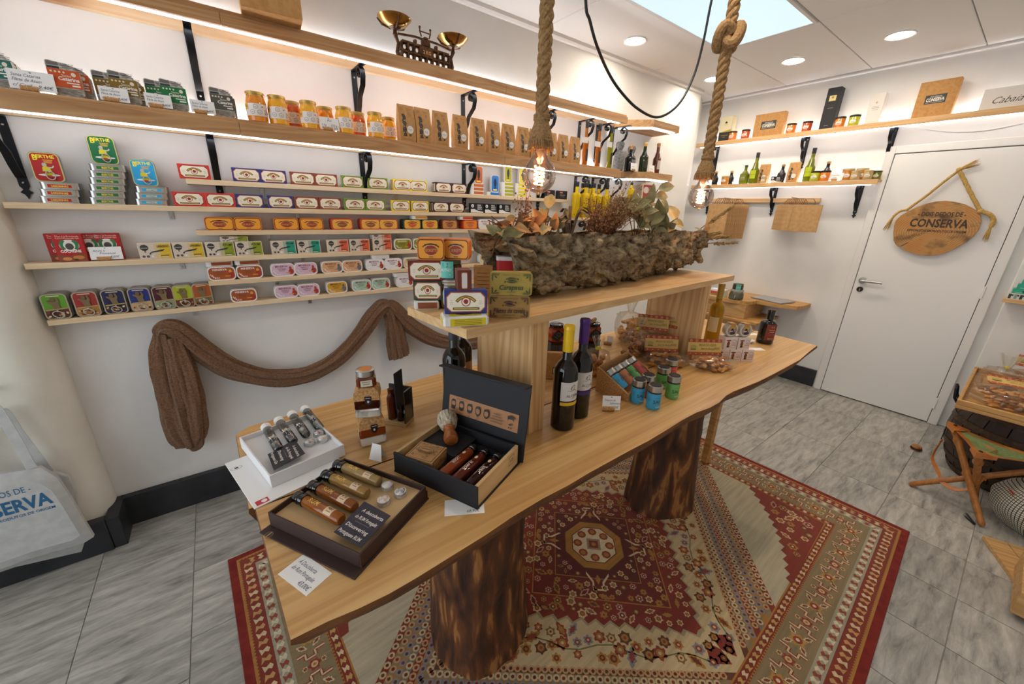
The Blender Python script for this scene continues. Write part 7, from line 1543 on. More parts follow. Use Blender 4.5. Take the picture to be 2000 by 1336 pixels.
# gin set
h_ = 0.034; zr = T + h_ + 0.004
A, B, D = PZ(526, 930, zr), PZ(672, 868, zr), PZ(496, 845, zr)
o, L_, W_ = frame4('gin_gift_set', 'open white gin tasting box with four clear tubes', 'gift box', A, B, D, T)
MB().box(-0.05, -0.045, 0, L_ * 0.9, W_ * 0.8, 0.003, white_card, 0.0005).build('lid_flap', o)
tray(o, L_, W_, h_, white_in, white_in, 0.004, 0.0035, 0.6)
Pr().rect(0, 0, 0.026, 0.018, '#c0283a').ell(0.004, 0, 0.006, 0.006, '#efe6e6').build('red_badge', flat(0.003, -0.03, -0.032), o)
Pr().ell(0, 0, 0.013, 0.007, '#5a5a5a').ell(0, 0, 0.012, 0.006, '#efefef').rect(0, 0, 0.008, 0.006, '#2a2a2a').build('emblem', flat(0.003, -0.035, W_ * 0.62), o)
for i, (a, b) in enumerate((((519, 836), (546, 882)), ((544, 823), (574, 866)), ((570, 811), (599, 853)), ((595, 801), (626, 840)))):
    pa, pb2 = local(o, PZ(*a, zr - 0.006)), local(o, PZ(*b, zr - 0.006)); pa.z = pb2.z = 0.0035 + h_ * 0.6 + 0.013
    t, TL = vial('gin_tube', pa, pb2, 0.012, o, white_paint, clear_tube, None, 0.16)
    p = Pr().rect(0, 0, 0.02, 0.03, '#26262a', 1, 8).text('GIN', 0, 0.003, 0.007, '#e6e6e6', fit=0.016).rect(0, -0.006, 0.014, 0.001, '#c8c8c8'); tube_print(p, t, 0.0122, TL * 0.72)
    tube_print(Pr().text('GIN', 0, 0, 0.012, '#3a3a3e', fit=TL * 0.24, bold=0.02), t, 0.0122, TL * 0.38)
for (u, v), c in (((622, 846), '#6a5046'), ((630, 857), '#c9bda0'), ((604, 864), '#8a6a66')): q = local(o, PZ(u, v, zr - 0.008)); q.z = 0.0035 + h_ * 0.6; coin(o, q, c)
brochure(o, ((523, 888), (535, 919), (596, 886), (576, 859)), zr + 0.001, ('A descoberta', 'do Gin Português', 'Discovering', 'Portuguese Gin'), '#26282c')
# barber set
h_ = 0.056; zr = T + h_ + 0.001
A, B, D = PZ(933, 952, zr), PZ(1012, 871, zr), PZ(756, 895, zr); Cc = PZ(853, 826, zr)
o, L_, W_ = frame4('barber_gift_set', 'open black and wood shaving gift box with lid raised', 'gift box', A, B, D, T)
crate_l = wood('box_poplar', '#d3b382', '#bd9a64', '#dfc498', 0, 30, 1.4, 0.5, 0.4, 0.1)
black_card = mat('black_card', '#1c1c20', 0.65)
for q, m_, nm in (((0, 0, L_, 0.008), crate_l, 'wood_side'), ((0, W_ - 0.008, L_, W_), crate_l, 'wood_side'), ((-0.006, -0.002, 0.0, W_ + 0.002), black_card, 'front_panel'), ((L_ - 0.008, 0.008, L_, W_ - 0.008), black_card, 'back_panel')): MB().box(q[0], q[1], 0.003, q[2], q[3], 0.003 + h_, m_, 0.0006).build(nm, o)
MB().box(0.0, 0.008, 0.003, L_ - 0.008, W_ - 0.008, 0.003 + h_ * 0.35, black_card).build('inlay', o); MB().box(-0.006, -0.004, 0, L_ + 0.02, W_ + 0.004, 0.003, black_card).build('lid_base', o)
MB().box(L_ * 0.42, W_ * 0.5, 0.003 + h_ * 0.35, L_ - 0.009, W_ - 0.009, 0.003 + h_ * 0.7, black_card, 0.001).build('brush_rest', o)
Pr().rect(0, 0, 0.028, 0.026, '#5a4630').rect(0, 0, 0.025, 0.023, '#cdb080').text('HB', 0, 0, 0.012, '#5a4630', fit=0.016).build('stamp', lambda a, b, l: (L_ - 0.035 + a, -l, 0.035 + b), o)
# lid: raised panel behind the back side
lean = radians(9); LH = 0.22; lw = W_ + 0.03
lidm = Matrix.Translation((L_ + 0.006, -0.012, 0.003)) @ Matrix.Rotation(lean, 4, 'Y')
ld = MB(); ld.box(0, 0, 0, 0.005, lw, LH, black_card, 0.0008, lidm); ld.box(-0.03, 0, LH - 0.005, 0.0, lw, LH, black_card, 0.0008, lidm @ Matrix.Translation((0, 0, 0)) )
ldo = ld.build('lid', o)
kr = Pr(); SW, SH = lw * 0.82, 0.052
kr.rect(0, 0, SW, SH, '#a9764a')
for i in range(5):
    x = -SW * 0.43 + i * SW * 0.125; kr.ell(x, 0.002, 0.009, 0.014, '#1f1714', 14).ell(x, 0.003, 0.0068, 0.0105, '#a9764a', 12).poly([(x - 0.009, 0.007), (x - 0.006, 0.015), (x + 0.006, 0.016), (x + 0.009, 0.007), (x, 0.0095)], '#1f1714').rect(x - 0.003, 0.0045, 0.003, 0.0008, '#1f1714').rect(x + 0.003, 0.0045, 0.003, 0.0008, '#1f1714')
    if i < 3: kr.poly([(x - 0.008, 0.0 - 0.001), (x - 0.0075, -0.009 - 0.002 * (2 - i)), (x, -0.015 + 0.001 * i), (x + 0.0075, -0.009 - 0.002 * (2 - i)), (x + 0.008, -0.001), (x + 0.003, -0.003), (x - 0.003, -0.003)], '#1f1714')
    elif i == 3: kr.poly([(x - 0.004, -0.008), (x, -0.016), (x + 0.004, -0.008)], '#1f1714')
    else: kr.poly([(x - 0.005, -0.006), (x, -0.0035), (x + 0.005, -0.006), (x, -0.0048)], '#1f1714')
    kr.rect(x, -0.021, 0.009, 0.001, '#4a3424')
kr.rect(SW * 0.13, 0, 0.0006, SH * 0.8, '#4a3424').text('BEARD STYLE', -SW * 0.3, SH * 0.42, 0.004, '#4a3424', fit=SW * 0.2)
for i, wv in enumerate((0.1, 0.12, 0.17, 0.16)): kr.rect(SW * 0.22, 0.012 - 0.008 * i, SW * wv, 0.0016, '#4a3424')
x = SW * 0.41; kr.poly([(x - 0.009, 0.004), (x - 0.01, 0.018), (x - 0.002, 0.02), (x + 0.01, 0.017), (x + 0.0095, 0.004), (x + 0.006, 0.01), (x - 0.006, 0.01)], '#1f1714').poly([(x - 0.007, -0.006), (x, -0.003), (x + 0.007, -0.006), (x, -0.008)], '#1f1714').poly([(x - 0.005, -0.017), (x, -0.0145), (x + 0.005, -0.017), (x + 0.005, -0.012), (x, -0.0145), (x - 0.005, -0.012)], '#1f1714')
kr.build('picture_strip', lambda a, b, l: tuple(lidm @ Vector((-0.0006 - l, lw / 2 - a, 0.105 + b))), o)
# contents
soap = Vector((L_ * 0.22, W_ * 0.74, 0.003 + h_ * 0.35))
bxp = MB().box(-0.036, -0.04, 0, 0.036, 0.04, 0.036, kraft, 0.001); p = Pr().rect(0, 0, 0.07, 0.078, '#4a3524').rect(0, 0, 0.066, 0.074, '#b98a55')
rr = random.Random(4)
for i in range(40):
    a, b = rr.uniform(-0.03, 0.03), rr.uniform(-0.034, 0.034); p.arc(a, b, 0.003, 0.001, rr.uniform(0, 180), rr.uniform(200, 400), '#3a281a', 6)
p.ell(0, 0, 0.024, 0.012, '#b98a55').ell(0, 0, 0.022, 0.0105, '#3a281a').ell(0, 0, 0.0205, 0.009, '#b98a55').text('BARBEARIA', 0, 0, 0.006, '#3a281a', fit=0.032)
p.to(bxp, lambda a, b, l: (-b * 0.9, a * 1.02, 0.036 + l))
p4 = Pr().rect(0, 0, 0.068, 0.032, '#4a3524').rect(0, 0, 0.064, 0.028, '#b98a55')
for i in range(26): p4.arc(rr.uniform(-0.03, 0.03), rr.uniform(-0.011, 0.011), 0.0028, 0.001, rr.uniform(0, 180), rr.uniform(200, 400), '#3a281a', 6)
p4.to(bxp, lambda a, b, l: (a, -0.04 - l, 0.018 + b)); bxp.build('soap_box', o, tuple(soap), (0, 0, 0.15))
bq = Vector((L_ * 0.7, W_ * 0.74, 0.003 + h_ * 0.7 + 0.02)); br = thing_part('shaving_brush', o, bq + Vector((0.04, 0.035, 0.008)), Vector((-0.075, -0.075, -0.012)))
MB().lathe([(0.028, -0.02), (0.03, -0.005), (0.024, 0.02), (0.013, 0.034)], mat('bristle', '#d8ccb4', 0.9, vary=('#8a7a62', (200, 200, 10), 2)), 24).build('bristles', br)
MB().lathe([(0.014, 0.032), (0.017, 0.034), (0.017, 0.04), (0.014, 0.042), (0.012, 0.052), (0.018, 0.062), (0.02, 0.075), (0.018, 0.086), (0.015, 0.088)], mat('brush_wood', '#a9622c', 0.3, vary=('#8a4a1e', 40.0, 3), coat=0.4), 24).build('handle', br)
for i, (a, b, c) in enumerate((((926, 872), (862, 925), '#a8481c'), ((950, 880), (885, 938), '#6a2414'), ((974, 888), (915, 945), '#34100c'))):
    pa, pb2 = local(o, PZ(*a, zr - 0.012)), local(o, PZ(*b, zr - 0.012)); pa.z = pb2.z = 0.003 + h_ * 0.35 + 0.0165
    t, TL = vial('liqueur_tube', pa, pb2, 0.0135, o, black_gloss, mat('liqueur_' + c.lstrip('#'), c, 0.05, trans=0.3, ior=1.3, coat=0.5), None, 0.14)
    tube_print(Pr().text(('LICOR', '10 ANOS', 'GINJA')[i], 0, 0.002, 0.007, '#ece0d0', fit=TL * 0.4, bold=0.02).rect(TL * 0.02, -0.005, TL * 0.34, 0.0009, '#ece0d0').ell(-TL * 0.27, 0, 0.006, 0.004, '#e0c8a0', 8), t, 0.0137, TL * 0.6)
q = PZ(905, 990, T); o = thing('price_card', 'white price card tucked under the shaving gift box', 'price card', (q.x + 0.0, q.y - 0.005, T), radians(-28)); mb = MB().box(-0.045, -0.02, 0, 0.045, 0.03, 0.0003, white_card); Pr().text('68,90€', 0.02, -0.01, 0.009, INK, fit=0.03, shear=0.3).to(mb, flat(0.0003), 0.0001); mb.build('card', o)
# folded price card by the cork jars
q = PZ(733, 900, T); o = thing('price_card', 'folded white price card standing behind the rum box', 'price card', (q.x, q.y, T), radians(-55)); MB().add([(-0.02, 0, 0), (0.02, 0, 0), (0.014, 0.012, 0.045), (-0.014, 0.012, 0.045), (-0.02, 0.026, 0), (0.02, 0.026, 0)], [(0, 1, 2, 3), (3, 2, 5, 4)], white_card).build('card', o)
# ------------------------------------------------------------------ cork-capped cube bottles and honey jar
clear_glass = mat('clear_glass', '#e6eae6', 0.04, trans=0.75, ior=1.35)
def cube_bottle(label, loc, rot, liquid, w_=0.07, h=0.088):
    o = thing('cube_bottle', label, 'bottle', loc, rot); hw = w_ / 2
    MB().box(-hw, -hw, 0, hw, hw, h * 0.3, clear_glass, 0.004).build('glass_foot', o); MB().box(-hw, -hw, h * 0.3005, hw, hw, h * 0.62, mat('spirit_' + liquid.lstrip('#'), liquid, 0.05, trans=0.35, coat=0.5), 0.003).build('spirit', o)
    vs = [(-hw * 1.04, -hw * 1.04, h * 0.6205), (hw * 1.04, -hw * 1.04, h * 0.6205), (hw * 1.04, hw * 1.04, h * 0.6205), (-hw * 1.04, hw * 1.04, h * 0.6205), (-hw * 0.98, -hw * 0.98, h * 0.86), (hw * 0.98, -hw * 0.98, h * 0.86), (hw * 0.98, hw * 0.98, h * 0.86), (-hw * 0.98, hw * 0.98, h * 0.86), (-hw * 0.62, -hw * 0.62, h), (hw * 0.62, -hw * 0.62, h), (hw * 0.62, hw * 0.62, h), (-hw * 0.62, hw * 0.62, h)]
    MB().add(vs, [(0, 1, 5, 4), (1, 2, 6, 5), (2, 3, 7, 6), (3, 0, 4, 7), (4, 5, 9, 8), (5, 6, 10, 9), (6, 7, 11, 10), (7, 4, 8, 11), (8, 9, 10, 11), (3, 2, 1, 0)], cork_m).build('cork_cap', o)
    Pr().poly([(-0.009, -0.006), (-0.007, -0.013), (0, -0.018), (0.007, -0.013), (0.009, -0.006), (0.009, 0.009), (-0.009, 0.009)], '#16161c').rect(0, 0.004, 0.013, 0.0016, '#c9c2b4').ell(0, -0.007, 0.003, 0.004, '#c9c2b4', 8).build('seal', front(-hw * 1.05, 0.004, h * 0.66), o)
    p = Pr().rect(0, 0, 0.022, h * 0.5, '#e09a2c').rect(0, 0, 0.016, h * 0.3, '#e6d8b8').build('side_label', lambda a, b, l: (-hw - 0.001 - l, -a - 0.012, h * 0.4 + b), o); return o
cp_ = PZ(728, 868, T); c_ = Vector((cp_.x, cp_.y, 0)) + away(radians(-15), 0.03)
cube_bottle('lower cork-capped cube bottle of amber spirit', (c_.x, c_.y, T), radians(-8), '#8a3a0c')
cube_bottle('upper cork-capped cube bottle of dark spirit', (c_.x, c_.y, T + 0.0885), radians(-22), '#3a0f08', 0.066, 0.088)
o = thing('honey_pot', 'small honey jar with silver lid on top of the cork bottles', 'jar', (c_.x, c_.y, T + 0.177), radians(-15)); MB().box(-0.026, -0.026, 0, 0.026, 0.026, 0.03, mat('dark_honey', '#6a2a0c', 0.08, coat=0.6), 0.006).build('glass', o); MB().lathe([(0.0235, 0.03), (0.025, 0.031), (0.025, 0.046), (0.022, 0.048), (0, 0.048)], steel, 24, cap=False).build('lid', o); MB().lathe([(0.018, 0.0482), (0.017, 0.049)], mat('orange_disc', '#d8842c', 0.4), 20).build('lid_disc', o)
Pr().rect(0, 0, 0.03, 0.018, '#dcd2bc').rect(0, 0.004, 0.022, 0.002, '#8a7a5a').rect(0, -0.002, 0.018, 0.002, '#8a7a5a').build('label', front(-0.0262, 0, 0.014), o)
q = PZ(775, 833, T); o = thing('mini_gift_box', 'small black gift box standing open with a dark bottle inside', 'gift box', (q.x + 0.012, q.y + 0.02, T), radians(-52))
MB().box(-0.04, -0.02, 0, 0.04, 0.03, 0.012, crate_l, 0.001).build('base', o); MB().box(-0.04, 0.024, 0.0125, 0.04, 0.03, 0.12, black_card, 0.001).build('back_panel', o); MB().box(0.034, -0.02, 0.0125, 0.04, 0.0235, 0.12, mat('mirror_card', '#77757a', 0.1, 0.9), 0.001).build('side_panel', o)
MB().box(0.036, -0.062, 0.085, 0.04, -0.0205, 0.2, black_card, 0.001).build('lid', o); MB().lathe([(0.013, 0.0125), (0.014, 0.015), (0.014, 0.085), (0.009, 0.098), (0.009, 0.115)], black_gloss, 18, Matrix.Translation((0.012, 0.002, 0))).build('bottle', o); MB().lathe([(0.013, 0.0125), (0.014, 0.015), (0.014, 0.085), (0.009, 0.098), (0.009, 0.115)], brown_glass, 18, Matrix.Translation((-0.02, 0.002, 0))).build('bottle', o)
# ------------------------------------------------------------------ wine bottles
def wine_label(band):
    def f(o, h, r):
        W_ = 0.075; p = Pr().rect(0, 0, W_, 0.062, '#ddd9d4', 12).rect(0, -0.034, W_, 0.002, '#22222a', 12).rect(0, -0.041, W_, 0.011, band, 12)
        p.line([(-0.016, 0.004), (-0.004, 0.002), (0.006, 0.006), (0.016, 0.001)], 0.0012, '#3a3634').line([(0.002, 0.004), (0.008, 0.014), (0.006, 0.022), (-0.002, 0.018), (-0.004, 0.008)], 0.0016, '#3a3634').line([(-0.002, 0.018), (-0.008, 0.012), (-0.004, 0.006)], 0.0014, '#3a3634').text('ALCUBE', 0.002, -0.013, 0.0085, '#3a3634', fit=0.044).rect(0.002, -0.021, 0.012, 0.0012, '#77736e')
        p.build('label', round_(r + 0.0004, 0.137, 0.45), o, eps=0.00012)
    return f
def wine(key, band, capc, u, v, label, rot=YAW, lab=True):
    cm = mat('foil_' + capc.lstrip('#'), capc, 0.35, 0.1, coat=0.2); p = PZ(u, v, T) + away(radians(-42), 0.036)
    return kit(key, make_bottle('wine_bottle', 'wine bottle', dark_glass, cm, 0.335, 0.0375, 0.0145, 0.57, 0.7, 0.235, wine_label(band) if lab else None, n=32)).put((p.x, p.y, T), rot, label)
wine('wy', '#e0b41c', '#e8bc10', 1098, 843, 'wine bottle with bright yellow capsule and white label'); wine('wp', '#4a2a7a', '#4a1f78', 1128, 819, 'wine bottle with purple capsule and white label')
wine('wd', '#55555c', '#3c3e44', 884, 812, 'wine bottle with dark grey capsule beside the riser', YAW + 0.5); p = Vector((0.64, 1.14, T)); kit('wk', make_bottle('wine_bottle', 'wine bottle', dark_glass, black_cap, 0.31, 0.0375, 0.0145, 0.57, 0.7, 0.2, lab_strip('#b98a5a', 0.06, 0.05, 0.36), n=32)).put(tuple(p), 0, 'black-capped wine bottle half hidden behind the riser upright')
# ------------------------------------------------------------------ salt shakers
SC = {'blue': '#3fa3cf', 'orange': '#d9855c', 'green': '#6fb86a', 'coral': '#d9605c'}
def make_salt(cn, r=0.0245, h=0.088):
    def f():
        o = thing('salt_jar', '', 'salt jar')
        MB().lathe([(r * 0.92, 0), (r, 0.003), (r, h * 0.68)], paper(SC[cn]), 24).build('sleeve', o); MB().lathe([(r * 0.96, h * 0.6805), (r * 0.96, h * 0.74), (r * 1.0, h * 0.745)], mat('dark_jar', '#2a2624', 0.1, coat=0.5), 24).build('neck', o)
        MB().lathe([(r * 1.0, h * 0.75), (r * 1.03, h * 0.755), (r * 1.03, h * 0.97), (r * 0.95, h), (0, h)], steel, 24, cap=False).build('lid', o); MB().lathe([(r * 0.82, h + 0.0002), (r * 0.8, h + 0.0016)], black_matte, 20).build('lid_disc', o)
        p = Pr().text('SAL', 0.006, 0.002, 0.013, '#2a3438', fit=0.028, bold=0.01).arc(0.006, 0.006, 0.011, 0.0007, 40, 140, '#2a3438').rect(0.006, -0.008, 0.024, 0.0006, '#2a3438').text('FUMADO', 0.012, -0.018, 0.006, '#e6f0f0', fit=0.018)
        for i in range(4): p.rect(-0.024, 0.014 - 0.004 * i, 0.014, 0.0008, '#2a5a70' if cn == 'blue' else '#4a5a40')
        p.build('label', round_(r + 0.0003, h * 0.34, 0.1), o, eps=0.0001); return o
    return f
def salt(cn, u, v, label): p = PZ(u, v, T) + away(radians(-52), 0.02); kit('salt' + cn, make_salt(cn)).put((p.x, p.y, T), radians(-48), label)
salt('blue', 1244, 788, 'blue salt jar with steel lid beside the cork box'); salt('blue', 1275, 800, 'blue salt jar with steel lid standing in front of the others'); salt('green', 1312, 779, 'green salt jar with steel lid standing at the outer end'); salt('orange', 1262, 777, 'orange salt jar half hidden between the blue jars'); salt('green', 1292, 760, 'green salt jar standing between the orange and outer green ones'); salt('coral', 1308, 743, 'coral salt jar at the back beside the biscuits')
ck = thing('cork_box', 'slanted cork display box holding four leaning salt jars', 'display box'); A, B, D = PZ(1226, 786, T), PZ(1286, 742, T), PZ(1163, 768, T); e = (B - A); ck.location = (A.x, A.y, T); ck.rotation_euler.z = atan2(e.y, e.x); ckL, ckW = 0.25, (D - A).length * 1.0
W_ = 0.135
for x in (0.0, ckL - 0.01): MB().add([(x, 0, 0), (x + 0.01, 0, 0), (x + 0.01, W_, 0), (x, W_, 0), (x, 0, 0.028), (x + 0.01, 0, 0.028), (x + 0.01, W_, 0.1), (x, W_, 0.1)], [(3, 2, 1, 0), (4, 5, 6, 7), (0, 1, 5, 4), (1, 2, 6, 5), (2, 3, 7, 6), (3, 0, 4, 7)], cork_m).build('side', ck)
MB().box(0.01, 0, 0, ckL - 0.01, 0.009, 0.03, cork_m).build('front_strip', ck); MB().box(0.01, W_ - 0.009, 0, ckL - 0.01, W_, 0.1, cork_m).build('back', ck); MB().box(0.01, 0.009, 0, ckL - 0.01, W_ - 0.009, 0.008, cork_m).build('base', ck)
for i, cn in enumerate(('blue', 'orange', 'green', 'coral')):
    a = ck.rotation_euler.z; lx, ly = 0.038 + 0.058 * i, 0.04; wx, wy = ck.location.x + lx * cos(a) - ly * sin(a), ck.location.y + lx * sin(a) + ly * cos(a)
    kit('salt' + cn, make_salt(cn)).put((wx, wy, T + 0.026), (Matrix.Rotation(a, 4, 'Z') @ Matrix.Rotation(radians(-52), 4, 'X')).to_euler(), '%s salt jar leaning in the cork box' % cn)
q = PZ(1193, 803, T); card([('Tempero de', -0.4, 0.2), ('Salmoura', -0.1, -0.02), ('4,50€', 0.42, -0.3)], 0.062, 0.05, (q.x, q.y, T), radians(-38), 'price card on a cork before the cork box')
# ------------------------------------------------------------------ biscuits on the table
def tb_bag(label, u, v, rot, L_, W_, H_, n, **kw): p = PZ(u, v, T) if u > 9 else Vector((u, v, T)); return biscuit_bag(label, (p.x, p.y, T + 0.0005), rot, L_, W_, H_, n, **kw)
R0 = radians(-40)
tb_bag('bag of long biscuits with printed card, beside the salt jars', 1.555, 0.88, R0, 0.17, 0.115, 0.06, 30, seed=41, hh=0.075, sub=((-0.01, 0.05, 0.045), (radians(-12), 0, 0)))
tb_bag('bag of long biscuits with printed card, beside the soap boxes', 1.692, 0.733, R0 + 0.05, 0.17, 0.115, 0.058, 30, seed=42, hh=0.075, sub=((-0.02, 0.05, 0.045), (radians(-12), 0, 0)))
tb_bag('bag of dark biscuits with printed card leaning on the riser upright', 1.617, 0.985, radians(-55), 0.16, 0.075, 0.11, 28, long=False, seed=43, mats=(3, 3, 1), hh=0.075, sub=((-0.02, 0.03, 0.115), (radians(-10), 0, 0)))
tb_bag('bag with maroon printed card behind the dark biscuits', 1.682, 1.0, radians(-86), 0.15, 0.035, 0.11, 14, long=False, seed=44, mats=(2, 1), hh=0.075, sub=((0.0, 0.02, 0.13), (radians(-6), 0, 0)))
tb_bag('tied bag of dark round biscuits by the cork box', 1240, 692, 0.3, 0.15, 0.14, 0.1, 26, long=False, seed=45, header=False, shape='tied', mats=(3, 1, 3), tie=True)
tb_bag('tied bag of pale round biscuits under the riser', 1225, 664, 0.7, 0.16, 0.15, 0.125, 26, long=False, seed=46, header=False, shape='tied', mats=(2, 2, 0), tie=False)
tb_bag('tied bag of small cakes with yellow clip beside the purple-capped bottle', 1163, 728, 0.5, 0.11, 0.11, 0.085, 18, long=False, seed=47, header=False, shape='tied', mats=(1, 0, 1), tie=True)
# ------------------------------------------------------------------ honey jars and the rest under the riser
def hex_honey(label, loc, rot, box=True):
    hb = thing('honeycomb_box', label[1], 'box', loc, rot)
    m, nt, b, L = nodes('honeycomb_print') if 'honeycomb' not in _M else (_M['honeycomb'], None, None, None)
    if nt:
        vo = N(nt, 'ShaderNodeTexVoronoi', feature='DISTANCE_TO_EDGE'); vo.inputs['Scale'].default_value = 140.0; vo.inputs['Randomness'].default_value = 0.15; L.new(coords(nt, L).outputs['Vector'], vo.inputs['Vector']); r_ = ramp(nt, [(0.06, '#5a544c'), (0.12, '#15151a')]); L.new(vo.outputs['Distance'], r_.inputs['Fac']); L.new(r_.outputs['Color'], b.inputs['Base Color']); _M['honeycomb'] = m
    MB().lathe([(0.04, 0), (0.04, 0.085)], m, 6).build('carton', hb); MB().lathe([(0.041, 0.0855), (0.041, 0.095)], black_gloss, 6).build('lid', hb)
    o = thing('hexagon_honey_jar', label[0], 'jar', (loc[0], loc[1], loc[2] + 0.0955), rot); am = mat('clear_honey', '#a83c08', 0.05, trans=0.35, coat=0.5)
    MB().lathe([(0.032, 0), (0.038, 0.006), (0.038, 0.055), (0.03, 0.066)], am, 6).build('glass', o); MB().lathe([(0.03, 0.067), (0.032, 0.068), (0.032, 0.08), (0.028, 0.082), (0, 0.082)], black_gloss, 24, cap=False).build('lid', o)
    mb = MB().box(-0.018, -0.001, -0.024, 0.018, 0.001, 0.024, black_card); Pr().ell(0, 0.008, 0.009, 0.009, '#a8843c').ell(0, 0.008, 0.008, 0.008, '#1c1c20').rect(0, -0.01, 0.018, 0.001, '#a8843c').to(mb, front(-0.001)); mb.build('hang_tag', o, (0.006, -0.041, 0.036), (0.1, 0.6, 0))
    return o
p1 = PZ(1152, 700, T); hex_honey(('hexagonal honey jar with black tag on a honeycomb box by the purple-capped bottle', 'black honeycomb carton carrying the tagged honey jar'), (p1.x, p1.y, T), R0)
p2 = Vector((1.16, 1.2, T)); hex_honey(('hexagonal honey jar on a honeycomb box beside the riser upright', 'black honeycomb carton behind the riser upright'), tuple(p2), R0)
o = thing('wine_cork', 'wine cork lying on the tagged honey jar lid', 'cork', (p1.x, p1.y, T + 0.0955 + 0.0835 + 0.009), 0.4); MB().lathe([(0.009, -0.018), (0.009, 0.018)], cork_m, 12, Matrix.Rotation(radians(90), 4, 'Y')).build('stopper', o)
p3 = PZ(1215, 625, T); o = thing('paperboard_tray', 'empty brown paperboard basket on the back edge of the table', 'basket', (1.93, 1.25, T), radians(-6)); mb = MB(); a, b, h = 0.1, 0.065, 0.07
vs = [(sx * a * k, sy * b * k, z) for z, k in ((0, 0.86), (h, 1.0)) for sx, sy in ((-1, -1), (1, -1), (1, 1), (-1, 1))] + [(sx * a * k * 0.97, sy * b * k * 0.97, z) for z, k in ((0.002, 0.86), (h, 1.0)) for sx, sy in ((-1, -1), (1, -1), (1, 1), (-1, 1))]
mb.add(vs, [(3, 2, 1, 0)] + [(i, (i + 1) % 4, 4 + (i + 1) % 4, 4 + i) for i in range(4)] + [(8, 9, 10, 11)] + [((i + 1) % 4 + 8, i + 8, 12 + i, 12 + (i + 1) % 4) for i in range(4)] + [(4 + i, 4 + (i + 1) % 4, 12 + (i + 1) % 4, 12 + i) for i in range(4)], kraft); mb.build('basket', o, angle=20)
o = thing('brown_packet', 'brown kraft packet with small black label behind the riser upright', 'packet', (1.02, 1.05, T), R0); MB().box(-0.04, -0.015, 0, 0.04, 0.015, 0.115, kraft, 0.004).build('bag', o); Pr().rect(0, 0, 0.016, 0.03, '#26221e').rect(0, 0, 0.01, 0.022, '#d8d2c8').build('label', front(-0.015, 0, 0.04), o)
card([], 0.03, 0.045, (1.55, 1.2, T), radians(-60), 'blank price card on a cork under the riser', True, -4, False)
# white wine, soap cubes, tins, dark oil bottle
p = PZ(1390, 672, T) + away(radians(-50), 0.03); kit('ww', make_bottle('wine_bottle', 'wine bottle', mat('white_wine', '#b98a14', 0.05, trans=0.4, ior=1.3), mat('gold_foil', '#a8883c', 0.35, 0.5), 0.32, 0.036, 0.0145, 0.6, 0.72, 0.24, lab_strip('#d8c9a0', 0.05, 0.08, 0.34, None, turn=-0.6), n=28)).put((p.x, p.y, T), R0, 'golden white wine bottle beside the riser upright')
def make_cube(w_=0.058):
    o = thing('soap_box', '', 'box'); MB().box(-w_ / 2, -w_ / 2, 0, w_ / 2, w_ / 2, w_, mat('soap_card', '#e0d0c6', 0.6), 0.0008).build('carton', o); k = w_ / 0.058
    p = Pr().line([(0.0, -0.02), (0.022, -0.02), (0.024, 0.014), (0.012, 0.018), (0.004, 0.012)], 0.0012, '#b4402c').line([(0.0, -0.02), (-0.024, -0.02)], 0.0012, '#b4402c').ell(-0.012, 0.0, 0.007, 0.012, '#7a3a1c', 10).ell(-0.012, 0.015, 0.012, 0.0035, '#6a3a1c', 10).rect(-0.012, -0.014, 0.012, 0.008, '#2a1c16').rect(-0.004, -0.012, 0.006, 0.007, '#e0b41c').text('SAÚDE', 0.012, 0.004, 0.006, '#8a3a2c', fit=0.016).text('LAVANDA', 0.012, -0.006, 0.006, '#b4402c', fit=0.02, bold=0.02)
    p.build('label', front(-w_ / 2, 0, w_ / 2), o); return o
SR = radians(-35)
b0 = PZ(1458, 706, T) + away(SR, 0.029); ux = Vector((cos(SR), sin(SR), 0))
for i in range(3): q = b0 - ux * 0.061 * i; kit('soap', make_cube).put((q.x, q.y, T), SR, 'small white soap box in the bottom row of the pyramid', 'soap boxes in the bottom row')
for i in range(2): q = b0 - ux * (0.03 + 0.064 * i) + away(SR, 0.002); kit('soap', make_cube).put((q.x, q.y, T + 0.0585), SR, 'small white soap box in the upper row of the pyramid', 'soap boxes in the upper row')
def make_round():
    o = thing('round_tin', '', 'tin'); tf = Matrix.Rotation(radians(90), 4, 'X'); MB().lathe([(0.03, -0.014), (0.031, -0.013), (0.031, 0.006), (0.0325, 0.007), (0.0325, 0.015), (0.031, 0.016)], mat('brushed_tin', '#b9b4aa', 0.35, 0.7), 32, tf).build('can', o)
    Pr().ell(0, 0, 0.028, 0.028, '#d9cfc4', 28).ell(0, 0, 0.0235, 0.0235, '#9a8a84', 24).ell(0, 0.012, 0.016, 0.008, '#d8a02c', 14).poly([(-0.01, -0.006), (-0.004, 0.01), (0.004, 0.008), (0.01, -0.008)], '#2a211e').ell(0.004, -0.014, 0.014, 0.007, '#4a2c24', 12).rect(-0.004, -0.004, 0.016, 0.004, '#d8d2cc').build('label', front(-0.0161), o)
    MB().box(-0.013, -0.0165, 0.0325, 0.013, 0.0145, 0.0335, kraft).box(-0.013, -0.0172, 0.014, 0.013, -0.0165, 0.0335, kraft).build('paper_band', o); return o
for i in range(2): q = b0 - ux * (0.03 + 0.066 * i); kit('rtin', make_round).put((q.x, q.y, T + 0.1495), SR + 0.1, 'round silver tin standing on edge on the soap boxes', 'round tins on the soap boxes')
q = b0 - ux * 0.155 + away(SR, 0.03); o = thing('lying_tin', 'round tin with cream label leaning behind the soap pyramid', 'tin', (q.x, q.y, T + 0.1495 - 0.1), SR); kit('rtin', make_round).put((q.x + 0.03, q.y + 0.04, T + 0.033), SR, 'round silver tin standing behind the soap boxes'); bpy.data.objects.remove(o)
p = PZ(1497, 672, T) + away(R0, 0.025)
